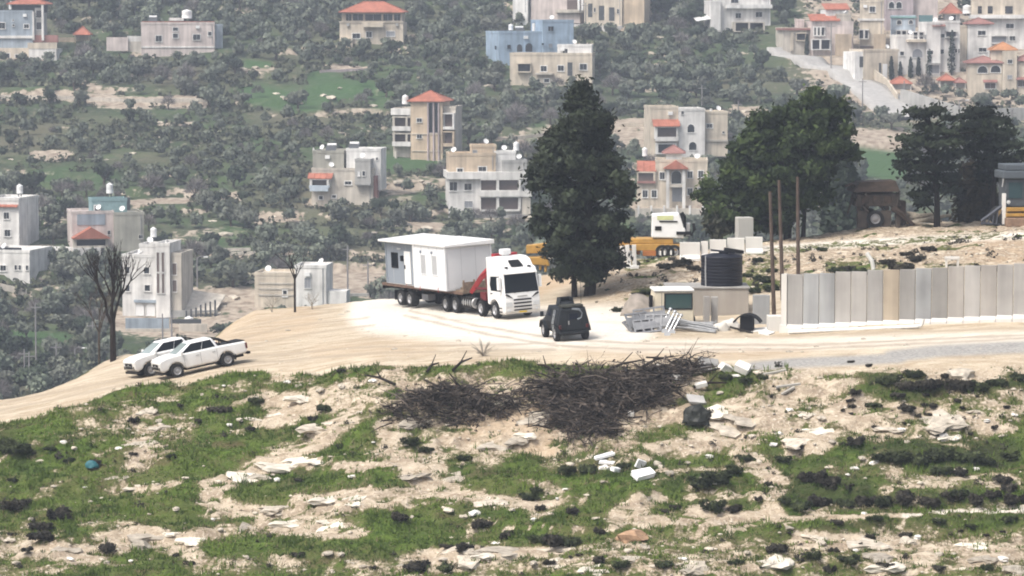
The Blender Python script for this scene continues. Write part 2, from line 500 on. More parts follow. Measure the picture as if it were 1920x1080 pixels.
# ------------------------------------------------------------------ where bare soil shows on the near slope (photo trace)
SOIL = [  # (polyline, half width px, strength)
    ([(495,748),(560,752)],15,1.0), ([(490,792),(555,772),(610,768)],13,1.0), ([(505,775),(560,765)],12,1.0),
    ([(170,788),(250,785),(330,800)],26,.62), ([(270,800),(262,860)],18,.75), ([(300,845),(240,880),(205,912)],16,.65), ([(215,912),(300,918),(330,905)],9,.9),
    ([(390,912),(470,885),(540,856),(600,818),(650,792)],17,.9), ([(430,905),(520,878),(600,866)],10,1.0),
    ([(560,868),(660,876),(745,868)],12,1.0), ([(735,800),(735,835),(770,870),(820,880)],20,.95),
    ([(745,868),(800,900),(855,925)],20,1.0), ([(570,942),(640,935),(720,935),(790,915)],18,.95), ([(590,955),(690,945)],8,1.0),
    ([(850,925),(920,938),(985,945)],13,.85), ([(395,940),(455,960),(520,985),(600,992),(660,996)],17,1.0), ([(470,958),(560,968),(630,985)],12,.9),
    ([(165,1035),(235,1005),(300,1012),(350,1020)],24,.95), ([(340,1015),(400,1005),(450,988),(480,985)],15,.75), ([(225,985),(290,1000)],14,.8),
    ([(-20,1022),(60,1022),(130,1038)],22,.9), ([(120,1035),(250,1035)],7,.9),
    ([(640,1076),(840,1052),(960,1052),(1060,1048),(1200,1052)],26,.66), ([(810,1045),(900,1032),(1050,1038)],14,1.0),
    ([(1180,1050),(1350,1045),(1550,1050),(1750,1045),(1930,1048)],46,.62), ([(1500,1010),(1600,1015),(1700,1022)],20,.85), ([(1650,1060),(1760,1050),(1900,1030)],30,.85),
    ([(-20,1072),(90,1068)],16,.55), ([(360,1062),(480,1058),(560,1062)],16,.55), ([(700,1068),(760,1058)],12,.6), ([(610,1038),(700,1062)],8,.7),
    ([(150,765),(90,775)],8,.4), ([(600,745),(690,720),(740,704)],22,.75), ([(640,770),(720,735),(750,720)],22,.85), ([(520,715),(580,712)],10,.7),
    ([(770,800),(850,792),(930,790)],22,.72), ([(830,830),(900,812),(990,790)],30,.9), ([(905,850),(990,830)],24,.7), ([(1000,760),(1010,835)],26,.98), ([(940,770),(1020,790)],22,.95),
    ([(740,740),(860,735),(1000,745),(1120,735),(1290,715)],34,.85), ([(1060,800),(1200,775),(1290,770)],30,.85), ([(1080,840),(1180,830)],18,.7), ([(1040,870),(1180,850),(1260,835)],20,.55), ([(1220,850),(1330,820),(1400,790)],22,.8), ([(1290,845),(1380,815)],14,.9),
    ([(1350,790),(1420,760),(1500,735),(1570,712)],34,.82), ([(1400,800),(1500,790),(1580,770)],34,.85), ([(1480,840),(1540,815),(1590,790)],24,.95), ([(1440,700),(1520,705)],22,.8), ([(1530,690),(1590,700)],18,.9),
    ([(1600,765),(1700,775),(1800,775),(1920,760)],26,.78), ([(1640,800),(1760,812),(1900,795)],18,.72), ([(1740,694),(1800,700),(1920,690)],17,.98), ([(1790,740),(1920,735)],10,.6),
    ([(1600,820),(1650,815)],14,.6), ([(1650,870),(1690,880)],10,.7), ([(1680,900),(1760,905),(1830,902),(1900,905)],14,.72),
    ([(1385,850),(1420,870),(1460,905)],18,.85), ([(1455,925),(1445,965)],16,.85), ([(1470,905),(1440,890)],12,.9),
    ([(1150,972),(1185,955),(1225,925)],16,.92), ([(1180,968),(1200,950)],14,.95), ([(1210,980),(1290,968),(1400,970),(1460,965)],13,1.0), ([(1290,930),(1370,925),(1430,930)],12,.75), ([(1300,960),(1360,952)],12,.9),
    ([(1000,950),(1050,940),(1090,936)],12,.9), ([(1000,965),(1020,955)],8,.7), ([(1230,905),(1265,890)],8,.6), ([(1445,972),(1700,965),(1780,958),(1930,955)],5,1.0), ([(940,995),(1100,990),(1180,985)],4,.9),
    ([(1560,950),(1660,950)],5,.5), ([(1700,940),(1900,945)],8,.55), ([(1095,905),(1130,900)],8,.4), ([(1560,880),(1600,890)],10,.6),
    ([(480,1000),(560,998)],5,.6), ([(690,850),(720,845)],8,.6), ([(120,820),(160,815)],8,.5), ([(60,860),(90,850)],6,.5),
]
DARK = [  # darker, drier scrubby ground
    ([(1660,850),(1760,842),(1880,850)],30,.9), ([(1480,915),(1600,915)],28,.8), ([(1540,945),(1700,938),(1820,930)],16,.9), ([(1640,705),(1720,725),(1900,720)],20,.8),
    ([(0,830),(40,850)],30,.6), ([(760,820),(840,850)],20,.5), ([(1030,870),(1230,875)],20,.6), ([(1240,890),(1330,905)],18,.6), ([(1300,935),(1400,945)],10,.6),
    ([(740,790),(1000,770),(1250,750)],30,.5), ([(1450,860),(1560,865)],15,.5), ([(1530,985),(1900,975)],14,.5), ([(1340,715),(1400,720)],14,.3),
]
def trace(px, py, items):
    m = np.zeros_like(px)
    for poly, w, st in items:
        poly = [(x, y) for x, y in poly]
        xs = [p[0] for p in poly]; ys = [p[1] for p in poly]
        sel = (px > min(xs) - 3 * w) & (px < max(xs) + 3 * w) & (py > min(ys) - 3 * w) & (py < max(ys) + 3 * w)
        if not sel.any(): continue
        x = px[sel]; y = py[sel]; d = np.full(x.shape, 1e9)
        for (x0, y0), (x1, y1) in zip(poly[:-1], poly[1:]):
            dx, dy = x1 - x0, y1 - y0
            t = np.clip(((x - x0) * dx + (y - y0) * dy) / (dx * dx + dy * dy + 1e-9), 0, 1)
            d = np.minimum(d, np.hypot((x - x0 - t * dx) * 0.8, y - y0 - t * dy))
        v = st * (1 - sstep(0.55, 1.5, d / w))
        m[sel] = np.maximum(m[sel], v)
    return m

RUTS = [([(770,583),(900,612),(1050,636),(1200,644),(1500,648),(1930,628)],2.2,.9), ([(760,592),(890,622),(1040,648),(1200,656),(1500,655),(1930,634)],2.2,.9), ([(1040,645),(700,650),(480,668),(300,697),(0,757)],2,.8), ([(1040,655),(700,662),(480,680),(300,708),(0,770)],2,.8), ([(700,610),(560,628),(420,660)],2.5,.7), ([(690,595),(540,612),(400,648)],2,.7), ([(620,585),(520,600),(440,620)],2,.6), ([(1480,630),(1930,614)],2,.6), ([(860,600),(1060,600),(1180,606)],3,.3)]
BRUSHG = [([(740,740),(860,735),(1000,745),(1120,735),(1290,715)],30,1.0), ([(1060,800),(1200,775),(1290,770)],30,1.0), ([(1080,840),(1180,830)],20,.9), ([(1290,700),(1420,700)],14,.7), ([(1360,770),(1560,740)],30,.45), ([(1600,780),(1900,780)],26,.5), ([(1200,1045),(1920,1045)],40,.55), ([(170,790),(330,800)],24,.5)]
def near_masks(X, Y, Z):
    px, py = project(X, Y, Z)
    _, rf, rb = near_base(X, Y)
    wob = fbm(X * 0.35, Y * 0.5, 4)
    soil = trace(px + wob * 26, py + wob * 14, SOIL)
    soil = soil * (1 - .6 * sstep(.06, .34, fbm(X * .55 + 90, Y * 1.1 + 20, 4)))
    soil = np.maximum(soil, .62 * sstep(.12, .36, fbm(X * .30 + 33, Y * .85 + 60, 5)))
    dark = trace(px + wob * 20, py + wob * 10, DARK)
    dark = np.maximum(dark, .45 * sstep(.08, .42, fbm(X * .22 + 14, Y * .42 + 3, 4)))
    d = Y - rf + wob * 1.3
    pad = sstep(-0.7, 0.5, d)                                      # the levelled pad, the road and the banks behind
    back = sstep(0, 3, Y - rb)
    bank = sstep(1060, 1200, px) * sstep(199, 203, Y) * (1 - back)
    soil = np.maximum(soil, pad * (1 - 0.75 * back))
    # weeds on the spoil bank
    weeds = sstep(0.05, 0.35, fbm(X * 0.3 + 9, Y * 0.3, 4)) * bank * (1 - sstep(1780, 1860, px) * sstep(455, 470, py)) 
    weeds = np.maximum(weeds, bank * trace(px, py, [([(1195,548),(1290,540)],12,1),([(1270,470),(1180,500)],10,.9),([(1400,545),(1440,540)],22,1),([(1560,500),(1700,505)],14,.9),([(1440,470),(1650,455),(1880,440)],7,.8),([(1740,500),(1860,500)],8,.9),([(1410,520),(1440,490)],18,.8),([(1130,575),(1170,590)],8,.9)]))
    soil = np.where(weeds > 0.02, np.minimum(soil, 1 - 0.85 * weeds), soil)
    rub = np.maximum(trace(px + wob * 16, py + wob * 8, BRUSHG), np.maximum(bank, trace(px, py, [([(1150,590),(1230,560)],22,.6)]))) 
    pale = pad * (1 - back) * (1 - bank * 0.75)
    white = trace(px, py, [([(700,585),(830,600),(1000,615),(1180,612)],34,1.0), ([(980,640),(1200,650),(1500,645),(1920,632)],11,.5), ([(1430,468),(1600,456),(1780,447),(1930,441)],6,1.0),([(1700,965),(1930,955)],6,.7)])
    grey = trace(px + wob * 6, py, [([(1390,690),(1480,681),(1600,676),(1690,671)],9,.9), ([(1670,668),(1760,658),(1930,650)],11,.9)])
    orange = trace(px + wob * 10, py, [([(1000,540),(1060,520)],16,.8), ([(1120,545),(1180,535)],16,.6), ([(1850,470),(1920,470)],30,.5), ([(880,795),(1000,790)],26,.5), ([(300,650),(480,610),(560,600)],30,.45), ([(1000,760),(1010,835)],30,.7),([(1100,660),(1500,655)],16,.35),([(600,660),(800,650)],16,.35)])
    rut = trace(px, py + wob * 3, RUTS)
    return soil, dark, pale, white, grey, orange, rub, rut

def ground_material():
    m = bpy.data.materials.new('near_ground'); m.use_nodes = True
    nt = m.node_tree; N = nt.nodes; L = nt.links; b = N['Principled BSDF']
    b.inputs['Roughness'].default_value = 0.95; b.inputs['Specular IOR Level'].default_value = 0.1
    tc = N.new('ShaderNodeTexCoord')
    def attr(n):
        a = N.new('ShaderNodeAttribute'); a.attribute_name = n; return a.outputs['Fac']
    def nz(scale, detail=6, stretch=None, dist=0.0, rough=0.6):
        t = N.new('ShaderNodeTexNoise'); t.inputs['Scale'].default_value = scale; t.inputs['Detail'].default_value = detail
        t.inputs['Distortion'].default_value = dist; t.inputs['Roughness'].default_value = rough
        if stretch:
            mp = N.new('ShaderNodeMapping'); mp.inputs['Scale'].default_value = stretch
            L.new(tc.outputs['Object'], mp.inputs[0]); L.new(mp.outputs[0], t.inputs['Vector'])
        else: L.new(tc.outputs['Object'], t.inputs['Vector'])
        return t.outputs['Fac']
    def mr(v, a, b_, c=0, d=1):
        r = N.new('ShaderNodeMapRange'); r.inputs[1].default_value = a; r.inputs[2].default_value = b_
        r.inputs[3].default_value = c; r.inputs[4].default_value = d; L.new(v, r.inputs[0]); return r.outputs[0]
    def mix(f, A, B):
        x = N.new('ShaderNodeMix'); x.data_type = 'RGBA'
        if hasattr(f, 'links'): L.new(f, x.inputs['Factor'])
        else: x.inputs['Factor'].default_value = f
        for s, v in (('A', A), ('B', B)):
            if isinstance(v, tuple): x.inputs[s].default_value = (*v, 1)
            else: L.new(v, x.inputs[s])
        return x.outputs['Result']
    def op(o, a, b_):
        x = N.new('ShaderNodeMath'); x.operation = o
        for i, v in enumerate((a, b_)):
            if hasattr(v, 'links'): L.new(v, x.inputs[i])
            else: x.inputs[i].default_value = v
        return x.outputs[0]
    big = nz(0.22, 5); mid = nz(1.3, 6, (0.7, 1.3, 1.3)); fine = nz(5.5, 6); fine2 = nz(11.0, 4, (0.6, 1.2, 1.2))
    streak = nz(0.9, 7, (0.30, 1.15, 1.0), 1.1)
    # vegetation
    g = mix(mr(mid, .35, .65), (0.036, 0.066, 0.013), (0.100, 0.158, 0.026))
    g = mix(mr(big, .42, .62), g, (0.100, 0.120, 0.036))
    g = mix(mr(nz(0.55, 5, (0.6, 1.5, 1.0)), .54, .66, 0, .8), g, (0.105, 0.082, 0.045))
    g = mix(mr(fine2, .56, .72), g, (0.17, 0.155, 0.085))
    g = mix(mr(fine, .6, .75), g, (0.018, 0.028, 0.012))
    g = mix(op('MULTIPLY', attr('dark'), mr(mid, .3, .6, .4, 1)), g, (0.032, 0.038, 0.018))
    # soil and stones
    s = mix(mr(mid, .35, .65), (0.33, 0.262, 0.188), (0.53, 0.45, 0.345))
    s = mix(mr(nz(0.8, 6, (0.35, 1.6, 1.0), 0.8), .52, .64, 0, .75), s, (0.27, 0.215, 0.16))
    s = mix(mr(fine, .53, .72), s, (0.64, 0.565, 0.46))
    s = mix(mr(fine2, .60, .70), s, (0.17, 0.125, 0.085))
    sp = mix(mr(streak, .36, .62), (0.40, 0.32, 0.225), (0.60, 0.52, 0.40))
    sp = mix(mr(fine2, .54, .72, 0, .7), sp, (0.33, 0.255, 0.175))
    sp = mix(mr(fine, .57, .70, 0, .6), sp, (0.66, 0.60, 0.50))
    sp = mix(mr(nz(0.35, 6, (0.5, 1.4, 1.0), 0.4), .52, .64, 0, .55), sp, (0.40, 0.32, 0.23))
    s = mix(attr('pale'), s, sp)
    s = mix(op('MULTIPLY', attr('white'), mr(mid, .25, .6, .55, 1)), s, (0.72, 0.675, 0.60))
    s = mix(op('MULTIPLY', attr('orange'), mr(big, .3, .6, .5, 1)), s, (0.47, 0.345, 0.225))
    r = mix(mr(fine, .40, .58), (0.13, 0.09, 0.06), (0.40, 0.315, 0.225))
    r = mix(mr(mid, .52, .62), r, (0.56, 0.48, 0.37))
    s = mix(op('MULTIPLY', attr('rub'), mr(mid, .38, .60)), s, r)
    s = mix(op('MULTIPLY', attr('white'), mr(mid, .25, .55, .3, .9)), s, (0.70, 0.655, 0.58))
    s = mix(op('MULTIPLY', attr('grey'), mr(streak, .2, .36)), s, mix(mr(fine, .35, .65), (0.25, 0.25, 0.245), (0.37, 0.365, 0.35)))
    sliver = nz(0.75, 7, (0.42, 1.5, 1.0), 0.5)
    f = op('ADD', op('MULTIPLY', attr('soil'), .86), op('MULTIPLY', op('SUBTRACT', op('ADD', op('MULTIPLY', sliver, .45), op('ADD', op('MULTIPLY', mid, .25), op('MULTIPLY', fine, .30))), .5), 3.1))
    f = op('ADD', f, op('MULTIPLY', attr('pale'), .6))
    edge = op('MULTIPLY', mr(f, .15, .45), mr(f, .75, .5))
    f = mr(f, .40, .60)
    s = mix(op('MULTIPLY', attr('rut'), mr(streak, .3, .55, .35, .8)), s, (0.36, 0.295, 0.225))
    c = mix(f, mix(op('MULTIPLY', edge, .75), g, (0.145, 0.128, 0.066)), s)
    L.new(c, b.inputs['Base Color'])
    bp = N.new('ShaderNodeBump'); bp.inputs['Strength'].default_value = 0.9; bp.inputs['Distance'].default_value = 0.22
    L.new(op('ADD', op('MULTIPLY', fine, .5), op('ADD', mid, op('MULTIPLY', fine2, .3))), bp.inputs['Height'])
    L.new(bp.outputs[0], b.inputs['Normal'])
    return m

def grid_mesh(name, xs, ys, hfun, m, attrs=None):
    X, Y = np.meshgrid(xs, ys); Z = hfun(X, Y)
    V = np.stack([X, Y, Z], -1).reshape(-1, 3)
    nx, ny = len(xs), len(ys)
    i = np.arange(nx * ny).reshape(ny, nx)
    Q = np.stack([i[:-1, :-1], i[:-1, 1:], i[1:, 1:], i[1:, :-1]], -1).reshape(-1, 4)
    me = mesh_np(name, V, Q, m, smooth=True)
    if attrs:
        for n, v in attrs(X.ravel(), Y.ravel(), Z.ravel()).items():
            a = me.attributes.new(n, 'FLOAT', 'POINT'); a.data.foreach_set('value', np.asarray(v, dtype=np.float32))
    return me

xs = np.concatenate([np.arange(-110, -46, 2.0), np.arange(-46, 46, 0.22), np.arange(46, 111, 2.0)])
ys = np.concatenate([np.arange(96, 146, 2.0), np.arange(146, 232, 0.24), np.arange(232, 260, 0.8), np.arange(260, 352, 3.0)])
def near_attrs(X, Y, Z):
    a = near_masks(X, Y, Z)
    return dict(zip(('soil', 'dark', 'pale', 'white', 'grey', 'orange', 'rub', 'rut'), a))
ground = link('ground', grid_mesh('ground', xs, ys, near_h, ground_material(), near_attrs))
tag(ground, 'stony near hill with a levelled cream earth pad and grassy slope', kind='structure')

def far_material():
    m = bpy.data.materials.new('far_hillside'); m.use_nodes = True
    nt = m.node_tree; N = nt.nodes; L = nt.links; b = N['Principled BSDF']
    b.inputs['Roughness'].default_value = 0.95; b.inputs['Specular IOR Level'].default_value = 0.1
    tc = N.new('ShaderNodeTexCoord')
    def nz(scale, detail=5, stretch=None):
        t = N.new('ShaderNodeTexNoise'); t.inputs['Scale'].default_value = scale; t.inputs['Detail'].default_value = detail
        if stretch:
            mp = N.new('ShaderNodeMapping'); mp.inputs['Scale'].default_value = stretch
            L.new(tc.outputs['Object'], mp.inputs[0]); L.new(mp.outputs[0], t.inputs['Vector'])
        else: L.new(tc.outputs['Object'], t.inputs['Vector'])
        return t.outputs['Fac']
    def mr(v, a, b_, c=0, d=1):
        r = N.new('ShaderNodeMapRange'); r.inputs[1].default_value = a; r.inputs[2].default_value = b_
        r.inputs[3].default_value = c; r.inputs[4].default_value = d; L.new(v, r.inputs[0]); return r.outputs[0]
    def mix(f, A, B):
        x = N.new('ShaderNodeMix'); x.data_type = 'RGBA'; L.new(f, x.inputs['Factor'])
        for s, v in (('A', A), ('B', B)):
            if isinstance(v, tuple): x.inputs[s].default_value = (*v, 1)
            else: L.new(v, x.inputs[s])
        return x.outputs['Result']
    big = nz(0.03, 4); mid = nz(0.16, 5, (0.6, 1, 1)); fine = nz(0.8, 5)
    g = mix(mr(mid, .35, .65), (0.044, 0.060, 0.034), (0.062, 0.092, 0.040))
    g = mix(mr(big, .45, .65), g, (0.105, 0.100, 0.066))
    g = mix(mr(fine, .55, .75), g, (0.14, 0.125, 0.09))
    g = mix(mr(fine, .35, .25), g, (0.03, 0.035, 0.02))
    s = mix(mr(fine, .35, .65), (0.22, 0.175, 0.135), (0.39, 0.335, 0.27))
    a = N.new('ShaderNodeAttribute'); a.attribute_name = 'soil'
    ad = N.new('ShaderNodeMath'); ad.operation = 'ADD'
    L.new(a.outputs['Fac'], ad.inputs[0]); L.new(mr(fine, .3, .7, -.35, .35), ad.inputs[1])
    c = mix(mr(ad.outputs[0], .4, .6), g, s)
    a2 = N.new('ShaderNodeAttribute'); a2.attribute_name = 'lush'
    c = mix(mr(a2.outputs['Fac'], .2, .8, 0, .9), c, (0.046, 0.095, 0.034))
    L.new(c, b.inputs['Base Color'])
    bp = N.new('ShaderNodeBump'); bp.inputs['Strength'].default_value = 0.6; bp.inputs['Distance'].default_value = 0.5
    L.new(fine, bp.inputs['Height']); L.new(bp.outputs[0], b.inputs['Normal'])
    return m
FSOIL = [([(0,178),(120,182),(230,190),(370,190)],11,.9), ([(170,165),(210,170)],9,.8), ([(620,132),(690,128)],5,.9), ([(455,132),(505,128)],6,.8),
    ([(60,290),(130,292)],9,.9), ([(300,232),(360,233)],6,.8), ([(480,410),(560,405)],10,.95), ([(60,380),(110,420)],22,.5), ([(230,385),(300,378),(350,376)],8,.9),
    ([(330,445),(450,430)],16,.5), ([(400,475),(560,470)],6,.8), ([(600,520),(760,540)],26,.95), ([(340,560),(470,560)],22,.9), ([(760,425),(860,430)],9,.9), ([(720,350),(830,345)],14,.7),
    ([(940,270),(1040,255)],16,.7), ([(1150,235),(1240,230)],12,.9), ([(1160,262),(1240,262)],18,.9), ([(1600,262),(1690,265)],22,1.0), ([(1380,210),(1430,215)],14,.8), ([(960,20),(1090,42),(1170,52)],9,1.0),
    ([(1170,165),(1230,170)],5,.6), ([(720,380),(760,372)],6,.9), ([(590,385),(640,382)],6,.9), ([(780,285),(830,280)],10,.8), ([(1000,415),(1010,400)],10,.6), ([(0,480),(60,470)],20,.6), ([(230,600),(330,615),(460,600)],24,.8),
    ([(860,420),(1000,405)],8,.5), ([(1200,385),(1340,395)],14,.9), ([(90,545),(190,560)],8,.5), ([(1380,408),(1440,412)],9,.8),([(0,108),(120,112)],5,.8)]
FLUSH = [([(480,180),(560,190),(680,170)],22,.9), ([(600,150),(720,190)],20,.7), ([(200,330),(60,345)],16,.5), ([(440,430),(330,470)],22,.6), ([(820,300),(740,310)],20,.7), ([(830,370),(740,380)],20,.4), ([(1600,300),(1680,310)],26,1.0), ([(450,115),(500,120)],8,.8),
    ([(600,500),(400,500)],16,.4), ([(30,630),(120,635)],12,.7), ([(1000,260),(1020,235)],12,.6), ([(0,340),(120,320)],12,.5), ([(520,440),(860,450)],20,.35), ([(550,250),(430,290)],14,.4),([(1000,430),(1180,440)],20,.7)]
def far_attrs(X, Y, Z):
    px, py = project(X, Y, Z)
    w = fbm(X * 0.05, Y * 0.05, 4)
    soil = trace(px + w * 40, py + w * 14, FSOIL)
    _, fr, lev = far_terr(X, Y)
    amt = sstep(-0.35, 0.15, noise2(X * 0.015 + lev * 3.1, Y * 0.004 + lev * 1.7))
    brk = sstep(-0.1, 0.25, fbm(X * 0.06 + 40, Y * 0.03, 3))
    wall = (1 - sstep(0.05, 0.11, np.abs(fr - 0.5))) * amt * brk
    soil = np.maximum(soil, wall * 0.62)
    town = sstep(1440, 1560, px) * (1 - sstep(190, 260, py))
    soil = np.maximum(soil, town * 0.75)
    return {'soil': soil, 'lush': trace(px + w * 40, py + w * 14, FLUSH)}
xs = np.concatenate([np.arange(-240, -140, 4.0), np.arange(-140, 140, 1.1), np.arange(140, 241, 4.0)])
ys = np.concatenate([np.arange(332, 390, 3.0), np.arange(390, 780, 1.0), np.arange(780, 1000, 4.0), np.arange(1000, 1420, 12.0)])
hillside = link('hillside', grid_mesh('hillside', xs, ys, far_h, far_material(), far_attrs))
tag(hillside, 'terraced far hillside of scrub and dry stone walls', kind='structure')

# ------------------------------------------------------------------ haze
hz = MB().box(-262, 262, -12, 1440, -46, 120)
haze_m = bpy.data.materials.new('haze'); haze_m.use_nodes = True
hn = haze_m.node_tree; hn.nodes.clear()
ho = hn.nodes.new('ShaderNodeOutputMaterial'); hv = hn.nodes.new('ShaderNodeVolumePrincipled')
hv.inputs['Color'].default_value = (0.77, 0.86, 1.0, 1); hv.inputs['Density'].default_value = 0.00036
hv.inputs['Anisotropy'].default_value = 0.1
hn.links.new(hv.outputs[0], ho.inputs['Volume'])
haze = hz.build('haze', haze_m); tag(haze, 'thin pale haze filling the valley air', kind='stuff')

# ================================================================== VEHICLES AND NEAR THINGS
WHITE = dusty_paint('white_paint', (0.76, 0.76, 0.75))
DUSTW = mat('dusty_white_paint', (0.72, 0.71, 0.68), .5, .4, var=.07, scale=1.5)
GLASS = mat('dark_glass', (0.006, 0.008, 0.011), .12, .25, var=.02)
GLASSL = mat('pale_windscreen', (0.26, 0.31, 0.30), .1, .6, var=.05)
TYRE = mat('tyre_rubber', (0.018, 0.018, 0.018), .85, .2, var=.2, scale=6)
RIM = mat('rim_metal', (0.32, 0.32, 0.33), .45, .5, .4, var=.1)
BLACK = mat('black_plastic', (0.011, 0.011, 0.012), .7, .15, var=.15)
CHASS = mat('chassis_grime', (0.028, 0.026, 0.024), .8, .2, var=.3, scale=4)
RED = mat('crane_red', (0.33, 0.02, 0.025), .5, .4, var=.15)
ALU = mat('aluminium', (0.42, 0.42, 0.42), .4, .5, .5, var=.15)
LAMP = mat('lamp_glass', (0.55, 0.56, 0.56), .15, .6)
TAIL = mat('tail_lamp_red', (0.09, 0.008, 0.008), .3, .5)
PLATE = mat('plate_yellow', (0.62, 0.42, 0.03), .5, .4)
TIMBER = mat('deck_timber', (0.20, 0.15, 0.11), .9, .1, var=.4, scale=5)

def arc(cx, cz, r, a0, a1, n=9):
    return [(cx + r * math.cos(R(a0 + (a1 - a0) * i / (n - 1))), cz + r * math.sin(R(a0 + (a1 - a0) * i / (n - 1)))) for i in range(n)]

def wheel(parent, x, y, r, w, side, double=False):
    """tyre with tread shoulder, dished rim with hub; side = +1 outer face to +y"""
    t = MB()
    M = Matrix.Translation((x, y, r)) @ Matrix.Rotation(R(-90) * side, 4, 'X')
    t.lathe([(r * .60, -w / 2), (r * .93, -w / 2), (r, -w * .36), (r, w * .36), (r * .93, w / 2), (r * .60, w / 2), (r * .57, w * .2), (r*.3, w*.2)], 22, M)
    o = t.build('wheel', TYRE, parent, smooth=True)
    rm = MB()
    rm.lathe([(r * .58, w * .18), (r * .60, w * .47), (r * .54, w * .47), (r * .42, w * .24), (r * .24, w * .30), (r * .20, w * .46), (r * .12, w * .48)], 16, M)
    for k in range(6):
        a = k * math.pi / 3
        rm.cyl((math.cos(a) * r * .33, math.sin(a) * r * .33, w * .2), (math.cos(a) * r * .33, math.sin(a) * r * .33, w * .33), r * .035, n=5, M=M)
    rm.build('rim', RIM, o, smooth=True)
    return o

def panel(mb, a, b, c, d, off, m=(0, 0, 0, 0), th=0.012):
    """thin slab on the quad a,b,c,d (a->b bottom, d->c top), inset by fractions m (left,right,bottom,top), lifted by off"""
    a, b, c, d = map(Vector, (a, b, c, d))
    def P(u, v): return a * (1 - u) * (1 - v) + b * u * (1 - v) + c * u * v + d * (1 - u) * v
    n = (b - a).cross(d - a).normalized()
    q = [P(m[0], m[2]), P(1 - m[1], m[2]), P(1 - m[1], 1 - m[3]), P(m[0], 1 - m[3])]
    lo = [p + n * (off - th) for p in q]; hi = [p + n * off for p in q]
    mb.add(lo + hi, [(0,3,2,1),(4,5,6,7),(0,1,5,4),(1,2,6,5),(2,3,7,6),(3,0,4,7)])

def settle(o, dx, dy, yaw, x, y, dz=0.0):
    """stand a vehicle on the ground: pitch and roll from the height under its wheels"""
    c, s = math.cos(yaw), math.sin(yaw)
    def h(lx, ly): return gz(x + c * lx - s * ly, y + s * lx + c * ly)
    f = (h(dx[1], dy) + h(dx[1], -dy)) / 2; b = (h(dx[0], dy) + h(dx[0], -dy)) / 2
    l = (h(dx[0], dy) + h(dx[1], dy)) / 2; r = (h(dx[0], -dy) + h(dx[1], -dy)) / 2
    pit = math.atan2(f - b, dx[1] - dx[0]); rol = math.atan2(l - r, 2 * dy)
    o.matrix_world = Matrix.Translation((x, y, b - math.tan(pit) * dx[0] + dz)) @ Matrix.Rotation(yaw, 4, 'Z') @ Matrix.Rotation(-pit, 4, 'Y') @ Matrix.Rotation(rol, 4, 'X')

# ---------------------------------------------------------------- semi truck
TY = R(-62)
p = hit(931, 597)
yax = Vector((-math.sin(TY), math.cos(TY), 0)); xax = Vector((math.cos(TY), math.sin(TY), 0))
TC = p + yax * 1.12
truck = empty('semi_truck', label='white cab-over truck with red loader crane behind its cab', cat='truck')
cabp = [(-0.85, 0.85)] + arc(0, .52, .66, 152, 8) + [(0.68, 0.30), (1.36, 0.30), (1.46, 0.5), (1.47, 1.15), (1.42, 1.62), (1.22, 2.86), (1.08, 3.12), (0.72, 3.24), (0.42, 3.62), (-0.1, 3.78), (-0.85, 3.80)]
cb = MB(); cb.prism(cabp, -1.25, 1.25); cab_o = cb.build('cab', WHITE, truck, bevel=.09, seg=3)
w_ = MB(); panel(w_, (1.42, -1.17, 1.63), (1.42, 1.17, 1.63), (1.225, 1.10, 2.80), (1.225, -1.10, 2.80), .022, (0, 0, .0, .02), .04); w_.build('windscreen', GLASS, truck, bevel=.02)
v = MB(); v.hexa([(1.22,-1.15,2.84),(1.50,-1.10,2.80),(1.50,1.10,2.80),(1.22,1.15,2.84)], [(1.16,-1.15,2.96),(1.46,-1.10,2.88),(1.46,1.10,2.88),(1.16,1.15,2.96)]); v.build('sun_visor', DUSTW, truck, bevel=.02)
for y in (-.8, .8): MB().lathe([(.05,0),(.12,.02),(.13,.07),(.02,.11)], 10, Matrix.Translation((1.0, y, 3.14))).build('roof_lamp', BLACK, truck)
sp = MB(); sp.hexa([(.44,-.36,3.52),(.98,-.42,3.205),(.98,.42,3.205),(.44,.36,3.52)], [(.47,-.36,3.60),(1.0,-.42,3.235),(1.0,.42,3.235),(.47,.36,3.60)]); sp.build('roof_hatch', BLACK, truck, bevel=.01)
